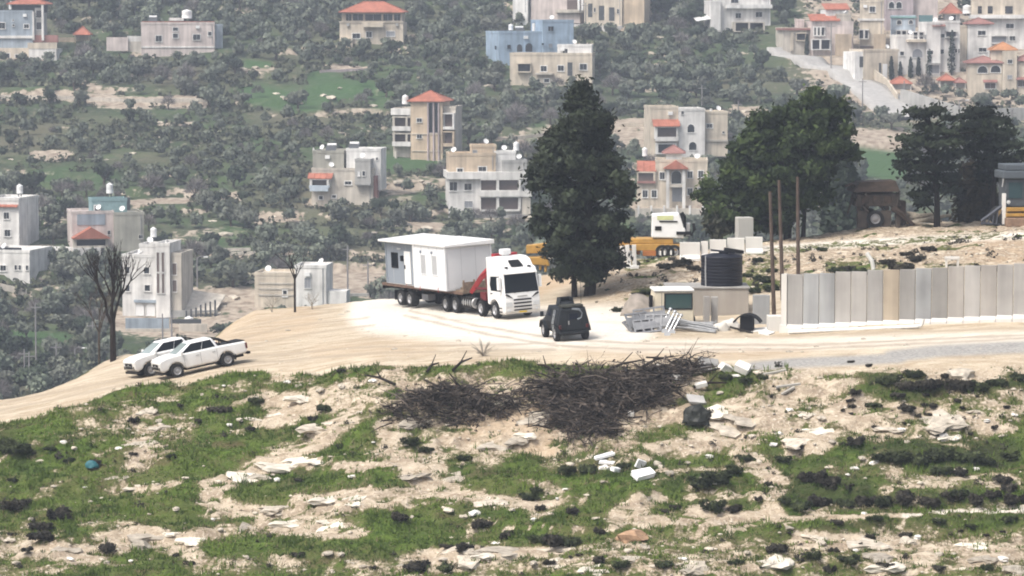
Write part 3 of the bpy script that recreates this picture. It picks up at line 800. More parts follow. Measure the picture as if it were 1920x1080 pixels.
for s in (-1, 1):
    dw = MB(); dw.prism([(0.98, 1.72), (-0.30, 1.72), (-0.42, 2.1), (-0.30, 2.62), (0.80, 2.66)], s * 1.235, s * 1.262); dw.build('door_window', GLASS, truck, bevel=.02)
    dr = MB(); dr.prism([(0.78,1.18),(0.80,1.20),(1.04,1.66),(0.84,2.74),(0.82,2.74),(1.02,1.66)], s*1.245, s*1.256); dr.build('door_seam', CHASS, truck); dr = MB(); dr.prism([(-.46,1.2),(-.44,1.2),(-.44,2.72),(-.46,2.72)], s*1.245, s*1.256); dr.build('door_seam', CHASS, truck)
    dh = MB(); dh.box(-.36,-.14, min(s*1.25,s*1.28), max(s*1.25,s*1.28), 1.52, 1.58); dh.build('door_handle', BLACK, truck)
    mi = MB(); mi.box(1.02, 1.24, min(s*1.34,s*1.52), max(s*1.34,s*1.52), 1.85, 2.62); mi.cyl((1.1, s*1.2, 2.55), (1.12, s*1.42, 2.55), .03); mi.cyl((1.1, s*1.2, 1.92), (1.12, s*1.42, 1.92), .03)
    mi.build('mirror', WHITE, truck, bevel=.05)
    hl = MB(); panel(hl, (1.475, s*1.18 if s<0 else .72, .78), (1.475, -.72 if s<0 else 1.18, .78), (1.475, -.72 if s<0 else 1.20, 1.06), (1.475, s*1.20 if s<0 else .72, 1.06), .02, (0,0,0,0), .06); hl.build('headlight', LAMP, truck, bevel=.03)
    ac = MB(); ac.add([(1.50, s*.66, 1.28),(1.50, s*1.16, 1.50),(1.485, s*1.12, 1.60),(1.485, s*.92, 1.50),(1.42, s*.66, 1.28),(1.38, s*1.16, 1.50),(1.38, s*1.12, 1.60),(1.38, s*.92, 1.50)], [(0,1,2,3),(7,6,5,4),(0,4,5,1),(1,5,6,2),(2,6,7,3),(3,7,4,0)]); ac.build('air_vane', BLACK, truck)
    st = MB(); st.box(.64, 1.10, min(s*1.24,s*1.265), max(s*1.24,s*1.265), .42, .50); st.box(.66, 1.06, min(s*1.24,s*1.265), max(s*1.24,s*1.265), .66, .73); st.build('step', BLACK, truck)
    fg = MB(); fg.lathe([(.02,-.02),(.08,0),(.08,.03),(.02,.05)], 10, Matrix.Translation((1.47, s*.95, .55)) @ Matrix.Rotation(R(90),4,'Y')); fg.build('fog_lamp', LAMP, truck)
for z, hgt in ((1.14, .10), (.93, .10), (.72, .09), (.52, .08)):
    g_ = MB(); g_.box(1.44, 1.488, -.62, .62, z, z + hgt); g_.build('grille_slot', BLACK, truck)
bd = MB(); bd.box(1.45, 1.485, -.34, .34, 1.36, 1.43); bd.build('badge_strip', ALU, truck)
pl = MB(); pl.box(1.46, 1.497, -.26, .26, .385, .47); pl.build('licence_plate', PLATE, truck)
wp = MB()
for y in (-.55, .35): wp.cyl((1.45, y, 1.62), (1.41, y + .62, 1.80), .018, n=5)
wp.build('wiper', BLACK, truck)
be = MB(); be.box(-.78, -.28, -.34, .30, 3.88, 4.24); be.box(-.7,-.36,-.2,.2,3.76,3.90); be.build('air_conditioner', WHITE, truck, bevel=.07)
ch = MB(); ch.box(-7.4, -.6, -.48, -.38, .72, 1.02); ch.box(-7.4, -.6, .38, .48, .72, 1.02)
for x in (-1.6, -3.0, -4.6, -6.2, -7.3): ch.box(x - .06, x + .06, -.38, .38, .74, .98)
for x in (0, -1.9, -5.45, -6.8): ch.cyl((x, -.95, .52), (x, .95, .52), .12, n=8)
ch.build('chassis', CHASS, truck)
for s in (-1, 1):
    wheel(truck, 0, s * 1.06, .52, .34, s); wheel(truck, -1.9, s * 1.06, .52, .34, s)
    wheel(truck, -5.45, s * .98, .52, .52, s); wheel(truck, -6.8, s * .98, .52, .52, s)
    for x in (-1.9, -5.45, -6.8):
        fd = MB(); A = arc(x, .52, .62, 165, 15, 8); B = arc(x, .52, .66, 15, 165, 8); fd.prism(A + B, s * .72, s * 1.24); fd.build('mudguard', BLACK, truck)
    tk = MB(); M = Matrix.Identity(4)
    tk.lathe([(.05,0),(.30,.0),(.34,.04),(.34,1.46),(.30,1.5),(.05,1.5)], 14, Matrix.Translation((-4.62, s * .86, .74)) @ Matrix.Rotation(R(90), 4, 'Y'))
    tank = tk.build('fuel_tank', ALU, truck, smooth=True)
    sb = MB()
    for i in range(5): sb.box(-4.5 + i * .30, -4.44 + i * .30, min(s*.50,s*1.215), max(s*.50,s*1.215), .39, 1.09)
    sb.build('tank_strap', CHASS, tank)
# loader crane folded behind the cab
cr = MB(); cr.box(-1.75, -1.10, -.55, .55, 1.02, 1.5); cr.cyl((-1.45, 0, 1.5), (-1.45, 0, 2.5), .28, .24, 12); cr.build('crane_base', CHASS, truck, bevel=.03)
cr = MB(); cr.tube([(-1.35,-.50,3.15),(-2.1,-.95,2.45),(-3.3,-1.08,1.45)], [.26,.24,.17], 4); cr.tube([(-1.30,.1,3.3),(-1.75,-.6,2.85),(-2.7,-.85,2.25)], [.20,.20,.14], 4); cr.box(-1.72,-1.12,-.75,.6,2.62,3.1); cr.box(-1.5,-1.0,-.5,1.1,3.72,3.92); cr.box(-1.4,-1.1,.2,.5,3.1,3.72); cr.build('crane_boom', RED, truck, bevel=.02)
cr = MB(); cr.cyl((-1.5,-.62,1.7),(-2.7,-1.06,1.72),.08,n=8); cr.cyl((-1.2,-.9,1.1),(-1.6,-.9,2.5),.07,n=8); cr.box(-1.9,-1.15,-1.2,-.85,1.05,1.55); cr.build('crane_ram', mat('dark_red_paint', (.12,.012,.016), .6, .3), truck)
cr = MB(); cr.cyl((-1.02, .75, 1.0), (-1.02, .75, 3.1), .09, n=10); cr.cyl((-1.02,.75,3.1),(-1.15,.75,3.35),.09,.085,n=10); cr.build('exhaust_stack', CHASS, truck)
settle(truck, (-6.1, 0), 1.0, TY, TC.x, TC.y)

# ---------------------------------------------------------------- trailer
trailer = empty('flatbed_trailer', label='long dark flatbed trailer hitched behind the white truck', cat='trailer')
dk = MB(); dk.box(-15.9, -4.2, -1.25, 1.25, 1.30, 1.42); dk.build('deck', TIMBER, trailer)
fr = MB(); fr.box(-15.9, -4.2, -.55, -.42, .98, 1.298); fr.box(-15.9, -4.2, .42, .55, .98, 1.298); fr.box(-15.95, -15.88, -1.25, 1.25, 1.0, 1.28)
for x in np.arange(-15, -5, 1.1): fr.box(x, x + .08, -1.24, 1.24, 1.14, 1.299)
for x in (-12.0, -13.35): fr.cyl((x, -.95, .52), (x, .95, .52), .1, n=8); fr.box(x - .3, x + .3, -.5, -.4, .5, 1.0); fr.box(x - .3, x + .3, .4, .5, .5, 1.0)
fr.build('frame', CHASS, trailer)
sd = MB()
for s in (-1, 1): sd.box(-15.9, -4.2, s*1.252 if s>0 else -1.30, 1.30 if s>0 else -1.252, 1.24, 1.40)
sd.build('side_rail', mat('rail_rust', (.13,.085,.065), .8, .2, var=.35, scale=3), trailer)
for s in (-1, 1):
    for x in (-12.0, -13.35): wheel(trailer, x, s * .98, .52, .52, s)
    tb = MB(); tb.box(-10.3, -9.4, s*.60 if s>0 else -1.15, 1.15 if s>0 else -.60, .55, .96); tb.build('tool_box', mat('box_grey', (.16,.16,.17), .6, .3), trailer, bevel=.03)
    lg = MB(); lg.box(-7.95,-7.80, s*.78-.07, s*.78+.07, .35, 1.298); lg.box(-8.05,-7.7,s*.78-.15,s*.78+.15,.28,.35); lg.build('landing_leg', CHASS, trailer)
    mf = MB(); mf.box(-14.15,-14.10, s*.98-.28, s*.98+.28, .35, 1.0); mf.build('mud_flap', BLACK, trailer)
hb = MB(); hb.box(-4.30,-4.22,-1.2,1.2,1.42,2.02)
for y in (-1.15,-.4,.4,1.1): hb.box(-4.34,-4.20,y,y+.07,1.42,2.15)
hb.build('headboard', TIMBER, trailer)
rlp = MB()
for s in (-1,1): rlp.box(-15.975,-15.952,s*.95-.15,s*.95+.15,1.06,1.18)
rlp.build('tail_lamp', TAIL, trailer)
trailer.matrix_world = truck.matrix_world.copy()
# dunnage planks lying on the deck ahead of the cabin
for i in range(7):
    pk = MB(); y = -1.15 + i * .34; z = 1.424 + (.10 if i % 3 == 0 else 0)
    pk.box(-5.36 + rnd.uniform(0,.1), -4.4, y, y + .22, 1.423, 1.50 + .12*(i%2))
    o = pk.build('timber_plank', TIMBER); o.matrix_world = truck.matrix_world.copy()
    tag(o, 'brown timber plank lying on the trailer deck before the white cabin', 'plank', 'planks on the trailer deck')

# ---------------------------------------------------------------- site cabin on the trailer
cabin = empty('portable_cabin', label='white and grey prefabricated site cabin carried on the flatbed trailer', cat='site cabin')
WP = mat('cabin_white', (0.74, 0.75, 0.76), .5, .4, var=.03, scale=.8)
GP = mat('cabin_grey', (0.235, 0.265, 0.305), .5, .4, var=.05, scale=.8)
WF = mat('cabin_front_panel', (0.60, 0.61, 0.62), .5, .4, var=.03, scale=.8)
zb = 1.46; zt = 4.22
c_ = MB(); c_.box(-9.95, -5.45, -1.75, 1.50, zb, zt); c_.build('wall', WP, cabin, bevel=.02)
c_ = MB(); c_.box(-5.445, -5.425, -1.66, 1.42, zb + .1, zt - .05); c_.build('end_panel', WF, cabin)
c_ = MB(); c_.box(-15.1, -9.952, -1.25, 1.50, zb, zt - .02); c_.build('wall', GP, cabin, bevel=.02)['label'] = 'grey-blue recessed wall section'
for (x, y) in ((-5.45,-1.75),(-5.45,1.50),(-9.95,-1.75),(-15.1,-1.25)):
    c_ = MB(); c_.box(x - .06, x + .06, y - .06 + (.0), y + .06, zb - .01, zt + .01); c_.build('corner_post', WP if x > -11 else GP, cabin)
rf = MB(); rf.hexa([(-10.15,-1.88,zt+.012),(-5.22,-1.88,zt+.012),(-5.22,1.72,zt+.012),(-10.15,1.72,zt+.012)], [(-10.15,-1.88,zt+.16),(-5.22,-1.88,zt+.16),(-5.22,1.72,zt+.30),(-10.15,1.72,zt+.30)]); rf.build('roof', WHITE, cabin, bevel=.03)
rf = MB(); rf.hexa([(-15.4,-1.70,zt-.012),(-10.16,-1.70,zt-.012),(-10.16,1.72,zt-.012),(-15.4,1.72,zt-.012)], [(-15.4,-1.70,zt+.13),(-10.16,-1.70,zt+.13),(-10.16,1.72,zt+.27),(-15.4,1.72,zt+.27)]); rf.build('roof', WHITE, cabin, bevel=.03)
bs = MB(); bs.box(-15.1, -5.43, -1.27, 1.52, 1.425, zb-.002); bs.box(-9.95,-5.43,-1.77,-1.272,1.425,zb-.002); bs.build('base_frame', mat('cabin_base', (.45,.45,.45), .6, .3), cabin)
def cab_window(x0, x1, z0, z1, y, shut, fm):
    f = MB(); t = .06
    for a in ((x0-t,x0,z0-t,z1+t),(x1,x1+t,z0-t,z1+t),(x0,x1,z0-t,z0),(x0,x1,z1,z1+t)): f.box(a[0],a[1],y-.05,y+.01,a[2],a[3])
    w = f.build('window', fm, cabin)
    q = MB(); q.box(x0, x1, y - .02, y - .004, z0, z1); q.build('pane', shut, w)
    return w
SH = mat('shutter_grey', (.42,.43,.44), .6, .3, var=.06)
for xc in (-6.97, -8.55):
    cab_window(xc - .34, xc + .34, 2.42, 3.62, -1.75, SH, WP)
    sl = MB()
    for k in range(9): sl.box(xc - .33, xc + .33, -1.782, -1.772, 2.46 + k * .13, 2.53 + k * .13)
    sl.build('shutter_slat', SH, cabin)
    bx_ = MB(); bx_.box(xc - .42, xc - .26, -1.84, -1.752, 3.74, 3.90); bx_.build('vent_box', GP, cabin)
cab_window(-14.25, -13.4, 2.55, 3.45, -1.25, GLASS, BLACK)
dr = MB(); dr.box(-12.35, -11.45, -1.31, -1.252, 1.52, 3.66); d_ = dr.build('door', WHITE, cabin, bevel=.015)
hd = MB(); hd.box(-12.28, -12.18, -1.36, -1.312, 2.5, 2.75); hd.build('handle', BLACK, d_)
lp = MB(); lp.box(-13.3, -12.9, -1.33, -1.252, 3.72, 3.84); lp.build('wall_lamp', LAMP, cabin)
ac = MB(); ac.box(-12.72,-12.52,-1.42,-1.252,3.0,3.35); ac.build('meter_box', BLACK, cabin)
for k in range(1, 4):
    x_ = -9.95 + k * 1.12; q = MB(); q.box(x_ - .012, x_ + .012, -1.758, -1.7505, zb + .02, zt - .02); q.build('panel_seam', SH, cabin)
for k in range(1, 3):
    y_ = -1.66 + k * 1.03; q = MB(); q.box(-5.424, -5.418, y_ - .012, y_ + .012, zb + .12, zt - .07); q.build('panel_seam', SH, cabin)
for k in (1, 3, 4):
    x_ = -15.1 + k * .98; q = MB(); q.box(x_ - .012, x_ + .012, -1.258, -1.2505, zb + .02, zt - .04); q.build('panel_seam', SH, cabin)
for x_ in (-6.6, -9.2, -12.2):
    q = MB(); y_ = -1.775 if x_ > -10 else -1.272
    q.box(x_ - .03, x_ + .03, y_ - .012, y_ - .004, 1.30, 1.62); q.build('tie_down', RED, cabin)
cabin.matrix_world = truck.matrix_world.copy()

# ---------------------------------------------------------------- pickups
def make_pickup(label):
    r_ = empty('pickup_truck', label=label, cat='pickup', group='white pickups parked on the dirt road')
    prof = [(2.40, .42), (2.52, .60), (2.54, 1.00), (2.46, 1.14), (2.05, 1.24), (1.45, 1.30), (-1.08, 1.29), (-2.78, 1.24), (-2.80, .62), (-2.62, .56)]
    prof += arc(-1.53, .40, .50, 18, 162)[::-1][::-1] and [(-1.53 + .48 * math.cos(R(a)), .40 + .48 * math.sin(R(a))) for a in (165, 140, 115, 90, 65, 40, 15)]
    prof += [(-.95, .42), (1.0, .42)]
    prof += [(1.55 + .48 * math.cos(R(a)), .40 + .48 * math.sin(R(a))) for a in (165, 140, 115, 90, 65, 40, 15)]
    b = MB(); b.prism(prof, -.90, .90); b.build('body', WHITE, r_, bevel=.10, seg=4)
    bot = [(1.22, -.84), (-1.14, -.84), (-1.14, .84), (1.22, .84)]; top = [(.30, -.64), (-.88, -.64), (-.88, .64), (.30, .64)]
    zb, zt = 1.25, 1.84
    g = MB(); g.hexa([(x, y, zb) for x, y in ((-1.14,-.84),(1.50,-.84),(1.50,.84),(-1.14,.84))], [(x, y, zt) for x, y in ((-.86,-.66),(.46,-.66),(.46,.66),(-.86,.66))]); g.build('cabin', WHITE, r_, bevel=.13, seg=4)
    w = MB(); panel(w, (1.50,-.84,zb), (1.50,.84,zb), (.46,.66,zt), (.46,-.66,zt), .012, (.08,.08,.10,.12), .03); w.build('windscreen', GLASSL, r_)
    w = MB(); panel(w, (-1.14,.84,zb), (-1.14,-.84,zb), (-.86,-.66,zt), (-.86,.66,zt), .012, (.1,.1,.2,.15), .03); w.build('rear_window', GLASS, r_)
    for s in (-1, 1):
        def q(u, v):   # on the slanted side: u along x (rear->front), v up
            xb = -1.14 + 2.64 * u; xt = -.86 + 1.32 * u
            return Vector((xb * (1 - v) + xt * v, s * (.84 * (1 - v) + .66 * v) + s * .012, zb * (1 - v) + zt * v))
        for u0, u1 in ((.07, .40), (.415, .88)):
            pts = [q(u0, .10), q(u1, .10), q(u1 - (.10 if u1 > .9 else 0), .84), q(u0 + (.03 if u0 < .1 else 0), .84)]
            m_ = MB(); m_.add(pts + [p - Vector((0, s * .03, 0)) for p in pts], [(0,1,2,3),(7,6,5,4),(0,4,5,1),(1,5,6,2),(2,6,7,3),(3,7,4,0)]); m_.build('side_window', GLASS, r_)
        ds = MB()
        for x in (1.02, .02, -.98): ds.box(x, x + .012, s*.90-.004, s*.90+.004, .52, 1.17)
        ds.build('door_seam', CHASS, r_)
        for x in (.12, -.88):
            h = MB(); h.box(x, x + .18, s*.905-.015, s*.905+.02, 1.02, 1.06); h.build('door_handle', ALU, r_)
        mr_ = MB(); mr_.box(1.06, 1.20, s*1.0-.09, s*1.0+.09, 1.28, 1.46); mr_.build('mirror', WHITE, r_, bevel=.04)
        hl = MB(); hl.add([(2.545,s*.52,.95),(2.46,s*.89,.97),(2.10,s*.92,1.13),(2.46,s*.55,1.09),(2.3,s*.52,.95),(2.2,s*.80,.97),(2.0,s*.80,1.13),(2.3,s*.55,1.09)], [(0,1,2,3),(7,6,5,4),(0,4,5,1),(1,5,6,2),(2,6,7,3),(3,7,4,0)]); hl.build('headlight', LAMP, r_)
        fo = MB(); fo.box(2.38, 2.545, s*.72-.09, s*.72+.09, .56, .76); fo.build('fog_lamp', BLACK, r_, bevel=.03)
        tl = MB(); tl.box(-2.825, -2.70, s*.86-.06, s*.86+.055, .82, 1.14); tl.build('tail_lamp', TAIL, r_)
        wheel(r_, 1.55, s * .80, .40, .26, s); wheel(r_, -1.53, s * .80, .40, .26, s)
        fl = MB(); fl.box(-2.04,-2.0,s*.8-.14,s*.8+.12,.30,.62); fl.build('mud_flap', BLACK, r_)
    g = MB(); g.box(2.44, 2.556, -.55, .55, .60, .94); g.build('grille', BLACK, r_, bevel=.04)
    g = MB(); g.box(2.545, 2.562, -.48, .48, .75, .775); g.box(2.545, 2.562, -.10, .10, .80, .87); g.build('badge', ALU, r_)
    g = MB(); g.box(2.2, 2.50, -.80, .80, .30, .44); g.box(-.9, .95, -.7, .7, .30, .44); g.box(-2.6, -2.0, -.6, .6, .36, .55); g.build('underbody', CHASS, r_)
    g = MB(); g.box(-2.845,-2.815,-.26,.26,.78,.9); g.build('licence_plate', PLATE, r_)
    g = MB(); g.box(-2.98, -2.78, -.80, .80, .46, .60); g.build('rear_bumper', BLACK, r_, bevel=.03)
    g = MB(); g.box(-2.76, -1.16, -.80, .80, 1.25, 1.30); g.build('bed_cover', BLACK, r_, bevel=.02)
    g = MB()
    for s in (-1, 1): g.tube([(-1.95, s*.74, 1.27), (-1.35, s*.72, 1.62), (-1.25, s*.62, 1.70)], [.045]*3, 6)
    g.tube([(-1.25,-.64,1.69),(-1.25,.64,1.69)], [.045]*2, 6); g.tube([(-1.2,.74,1.27),(-1.27,.70,1.66)], [.04]*2, 6); g.tube([(-1.2,-.74,1.27),(-1.27,-.70,1.66)], [.04]*2, 6)
    g.build('roll_bar', BLACK, r_)
    return r_
def park(o, pf, pr, yaw, side, dy=.92):
    """pf, pr: photo points where the near front and near rear tyre touch"""
    a = hit(*pf); b = hit(*pr); m = (a + b) / 2
    yx = Vector((-math.sin(yaw), math.cos(yaw), 0)) * side
    c = m - yx * dy
    settle(o, (-1.53, 1.55), .8, yaw, c.x, c.y)
pk1 = make_pickup('white double-cab pickup with black roll bar, nearest the camera on the dirt road')
park(pk1, (340, 704), (427, 691), R(203), 1)
pk2 = make_pickup('white pickup half hidden behind the other white pickup on the dirt road')
park(pk2, (292, 703), (372, 690), R(209), 1)

# ---------------------------------------------------------------- armoured patrol vehicle
AG = mat('armour_dark', (0.012, 0.015, 0.018), .5, .25, var=.3, scale=2.5)
AG2 = mat('armour_navy', (0.008, 0.011, 0.022), .25, .3, var=.15)
av = empty('armoured_jeep', label='dark armoured patrol jeep with roof hatch facing the white truck', cat='armoured jeep')
def sect(x, wl, wm, wt, zl, zm, zt): return [(x,-wl,zl),(x,-wm,zm),(x,-wt,zt),(x,wt,zt),(x,wm,zm),(x,wl,zl)]
S = [sect(-1.95,.78,.93,.70,.62,1.05,1.86), sect(-1.75,.80,.98,.78,.58,1.10,1.96), sect(.55,.80,.98,.78,.58,1.10,1.96), sect(1.05,.78,.95,.80,.58,1.08,1.30), sect(2.15,.66,.78,.66,.66,.95,1.12)]
h_ = MB(); vs = [p_ for s_ in S for p_ in s_]; fs = []
for k in range(4):
    for i in range(6): j = (i + 1) % 6; fs.append((k*6+i, k*6+j, (k+1)*6+j, (k+1)*6+i))
fs += [tuple(range(5, -1, -1)), tuple(range(24, 30))]
h_.add(vs, fs); h_.build('hull', AG, av, bevel=.035)
d_ = MB(); d_.hexa([(-2.0,-.44,.72),(-1.93,-.44,.72),(-1.93,.36,.72),(-2.0,.36,.72)], [(-1.965,-.40,1.78),(-1.85,-.40,1.78),(-1.85,.34,1.78),(-1.965,.34,1.78)]); dd = d_.build('rear_door', AG, av, bevel=.02)
q = MB(); q.box(-2.015,-1.97,-.26,.22,1.30,1.62); q.build('pane', AG2, dd)
hn_ = MB(); hn_.box(-2.04,-1.99,.26,.32,1.0,1.22); hn_.build('handle', ALU, dd)
for s in (-1, 1):
    for x0, x1 in ((-1.5,-.7),(-.35,.40)):
        w = MB(); panel(w, (x0, s*.98, 1.12) if s<0 else (x1, s*.98, 1.12), (x1, s*.98, 1.12) if s<0 else (x0, s*.98, 1.12), (x1, s*.78, 1.94) if s<0 else (x0, s*.78, 1.94), (x0, s*.78, 1.94) if s<0 else (x1, s*.78, 1.94), .012, (.05,.05,.35,.12), .03); w.build('side_window', AG2, av)
    w = MB(); panel(w, (.3, s*.90,.60) if s<0 else (-.5,s*.90,.60), (-.5+.8*(s<0), s*.9,.6) if s>0 else (.45,s*.9,.6), (.45,s*.985,1.08), (-.4,s*.985,1.08), .012); w.build('side_door', AG, av)
    wheel(av, -1.25, s*.84, .46, .30, s); wheel(av, 1.35, s*.84, .46, .30, s)
    for xq in (-1.25, 1.35):
        f = MB(); f.prism(arc(xq,.46,.56,170,10,8)+arc(xq,.46,.60,10,170,8), s*.66, s*1.06); f.build('mudguard', AG, av)
    m_ = MB(); m_.box(.85,.92,s*1.12-.10,s*1.12+.10,1.28,1.58); m_.cyl((.88,s*.8,1.3),(.88,s*1.1,1.34),.025,n=5); m_.build('mirror', AG, av)
    t = MB(); t.box(-2.02,-1.94,s*.80-.07,s*.80+.07,.78,.98); t.build('tail_lamp', TAIL, av)
    l = MB(); l.tube([(-1.3,s*1.02,.62),(-1.3,s*1.045,1.06),(-1.3,s*.86,1.82)], [.022]*3, 5); l.tube([(-1.02,s*1.02,.62),(-1.02,s*1.045,1.06),(-1.02,s*.86,1.82)], [.022]*3, 5)
    for z in (.8,1.05,1.3,1.55): l.tube([(-1.3,s*(1.045-.10*(z>1.1)*(z-1.06)*2),z),(-1.02,s*(1.045-.10*(z>1.1)*(z-1.06)*2),z)], [.018]*2, 5)
    l.build('ladder_rail', mat('pale_steel', (.40,.42,.43), .4, .5, .3), av)
c = MB(); c.lathe([(.50,1.955),(.50,2.10),(.42,2.16),(.1,2.18)], 14, Matrix.Translation((-.35,.0,0))); c.build('roof_hatch', AG, av)
c = MB()
for s in (-1,1): c.hexa([(-.75,s*.42-.02,2.0),(.15,s*.42-.02,2.0),(.15,s*.42+.02,2.0),(-.75,s*.42+.02,2.0)], [(-.65,s*.36-.02,2.42),(.05,s*.36-.02,2.42),(.05,s*.36+.02,2.42),(-.65,s*.36+.02,2.42)])
c.hexa([(.12,-.42,2.0),(.16,-.42,2.0),(.16,.42,2.0),(.12,.42,2.0)], [(.03,-.36,2.42),(.07,-.36,2.42),(.07,.36,2.42),(.03,.36,2.42)]); c.build('gun_shield', AG, av)
c = MB(); c.box(-1.9,-1.2,-.66,.66,1.965,2.12); c.build('roof_rack', mat('kit_bags', (.05,.052,.045), .9, .1, var=.4, scale=6), av, bevel=.05)
c = MB(); c.tube([(-1.95,.05,1.90),(-1.99,-.36,1.84),(-2.03,-.52,1.62),(-2.06,-.46,1.36),(-2.06,-.22,1.28)], [.06,.07,.045,.035,.06], 7); c.build('rolled_sheet', mat('pale_sheet', (.17,.19,.21), .8, .2), av, smooth=True)
c = MB(); c.box(-2.10,-1.90,-.85,.85,.48,.62); c.tube([(-2.06,.5,.84),(-2.1,.85,.92)],[.035]*2,6); c.build('rear_bumper', AG, av, bevel=.03)
c = MB(); c.tube([(-1.6,-.6,1.9),(-1.7,-.62,3.6)],[.014,.008],5); c.build('aerial', BLACK, av)
ub = MB(); ub.box(-1.7,1.9,-.55,.55,.36,.60); ub.cyl((-1.25,-.7,.46),(-1.25,.7,.46),.09,n=8); ub.cyl((1.35,-.7,.46),(1.35,.7,.46),.09,n=8); ub.build('underbody', CHASS, av)
_p = hit(1071, 638); av_yaw = R(104); xa = Vector((math.cos(av_yaw), math.sin(av_yaw), 0))
_c = _p + xa * 1.25
settle(av, (-1.25, 1.35), .84, av_yaw, _c.x, _c.y)

# ---------------------------------------------------------------- concrete wall of precast slabs
CONC = [wall_mat('concrete_%s' % n, c, .30) for n, c in (('grey', (.31,.30,.285)), ('pale', (.365,.35,.33)), ('warm', (.34,.318,.292)), ('bluish', (.31,.315,.315)), ('dark', (.265,.255,.24)))]
RUST = wall_mat('concrete_stained', (.36,.305,.235), .35)
PALE = wall_mat('concrete_white', (.62,.60,.56), .14)
FOOT = wall_mat('concrete_foot', (.60,.58,.55), .12)
A_ = hit(1476, 622); B_ = hit(1930, 602)
n_sl = 15; A2 = Vector((A_.x, A_.y, 0)); B2 = Vector((B_.x, B_.y, 0)); step = (B2 - A2) / n_sl
wyaw = math.atan2(step.y, step.x); wl = step.length
cwall = empty('concrete_wall', (A_.x, A_.y, A_.z), label='long wall of upright precast concrete slabs beside the earth pad', cat='concrete wall')
order = [0, 3, 3, 1, 1, 0, None, 4, 3, 4, 2, 1, 2, 1, 1, 0, 2]
for i in range(n_sl + 2):
    c = A2 + step * (i + .5); z0 = A_.z + (B_.z - A_.z) * (i + .5) / n_sl
    M = Matrix.Translation((c.x - A_.x, c.y - A_.y, z0 - A_.z)) @ Matrix.Rotation(wyaw, 4, 'Z')
    w2 = wl / 2 - .018; hgt = 3.32 + rnd.uniform(-.03, .03); oy = rnd.uniform(-.022, .022)
    s_ = MB(); s_.M = M; s_.prism([(0,0)]*0 or [(-w2,.36),(w2,.36),(w2,hgt),(-w2,hgt)], -.08 + oy, .10 + oy)
    o = s_.build('slab', RUST if order[i] is None else CONC[order[i]], cwall, bevel=.012, seg=1)
    if order[i] is None: o['label'] = 'slab stained orange down its face'
    f_ = MB(); f_.M = M; f_.hexa([(-w2,-.52,-.25),(w2,-.52,-.25),(w2,.6,-.25),(-w2,.6,-.25)], [(-w2,-.50,.22),(w2,-.50,.22),(w2,.6,.22),(-w2,.6,.22)])
    f_.hexa([(-w2,-.50,.222),(w2,-.50,.222),(w2,.5,.222),(-w2,.5,.222)], [(-w2,-.10,.40),(w2,-.10,.40),(w2,.12,.40),(-w2,.12,.40)])
    f_.build('foot', FOOT, o)
def conc_block(name, px0, px1, py_b, py_t, depth, m, label, cat, yaw=0.0, group=None, dz=0, bevel=.03, Y=None):
    c = hit((px0 + px1) / 2, py_b) if Y is None else at((px0 + px1) / 2, py_b, Y)
    s = F / c.y; w = (px1 - px0) / s; h = (py_b - py_t) / s
    b = MB(); b.box(-w / 2, w / 2, 0, depth, -.15, h); o = b.build(name, m, bevel=bevel)
    o.location = c; o.rotation_euler = (0, 0, yaw)
    return tag(o, label, cat, group)
conc_block('concrete_block', 1441, 1474, 622, 593, 1.0, PALE, 'squat pale concrete cube at the left end of the slab wall', 'concrete block', .05)
conc_block('concrete_slab', 1411, 1443, 608, 553, .25, CONC[3], 'grey upright concrete slab left of the cube block', 'concrete slab', -.1)
conc_block('concrete_pillar', 1320, 1331, 612, 556, .4, CONC[2], 'narrow upright concrete pillar, left one of a pair behind the steel poles', 'concrete pillar', .1)
conc_block('concrete_pillar', 1333, 1346, 610, 557, .4, CONC[1], 'narrow upright concrete pillar, right one of a pair behind the steel poles', 'concrete pillar', -.05)
# end panel of the wall, seen from its edge
c = A2 - step * .3; em = MB(); em.box(-.34,-.02,-.15,.25,-.2,3.35); em.box(-.42,.0,-.3,.5,-.2,.4)
o = em.build('wall_end_post', PALE); o.location = (A_.x, A_.y, A_.z); o.rotation_euler = (0,0,wyaw); tag(o, 'white concrete post closing the left end of the slab wall', 'post')
# pipe at the foot of the wall
pa = hit(1480, 627); pb = hit(1722, 617)
pm = MB(); d = (pb - pa); pm.cyl((0,0,.12), (d.x, d.y, d.z + .14), .11, n=10); pm.tube([(d.x,d.y,d.z+.14),(d.x+.18,d.y,d.z+.22),(d.x+.30,d.y,d.z+.55)],[.10,.10,.09],8)
for k in range(6): q_ = d * (k / 5.5); pm.cyl((q_.x, q_.y, q_.z - .1), (q_.x, q_.y, q_.z + .18), .05, n=5)
o = pm.build('drain_pipe', mat('pipe_white', (.66,.65,.62), .5, .3, var=.12), smooth=True); o.location = pa; tag(o, 'white drain pipe lying along the foot of the slab wall', 'pipe')
# white stump of pipe and bench-like frame above the wall
P_ = hit(1638, 497)
o = MB().tube([(0,0,-.1),(-.12,0,.5),(-.45,.1,1.0)],[.14,.14,.13],8).build('pipe_stump', mat('pipe_white', ()), smooth=True); o.location = hit(1638,505); tag(o, 'short leaning white pipe sticking up behind the slab wall', 'pipe')
P_ = hit(1785, 500); b = MB(); b.box(-.45,.45,-.2,.2,.42,.6); b.box(-.42,-.3,-.15,.15,-.1,.42); b.box(.3,.42,-.15,.15,-.1,.42)
o = b.build('stone_bench', PALE, bevel=.02); o.location = P_; tag(o, 'small white bench-shaped block on the bank above the wall', 'bench')

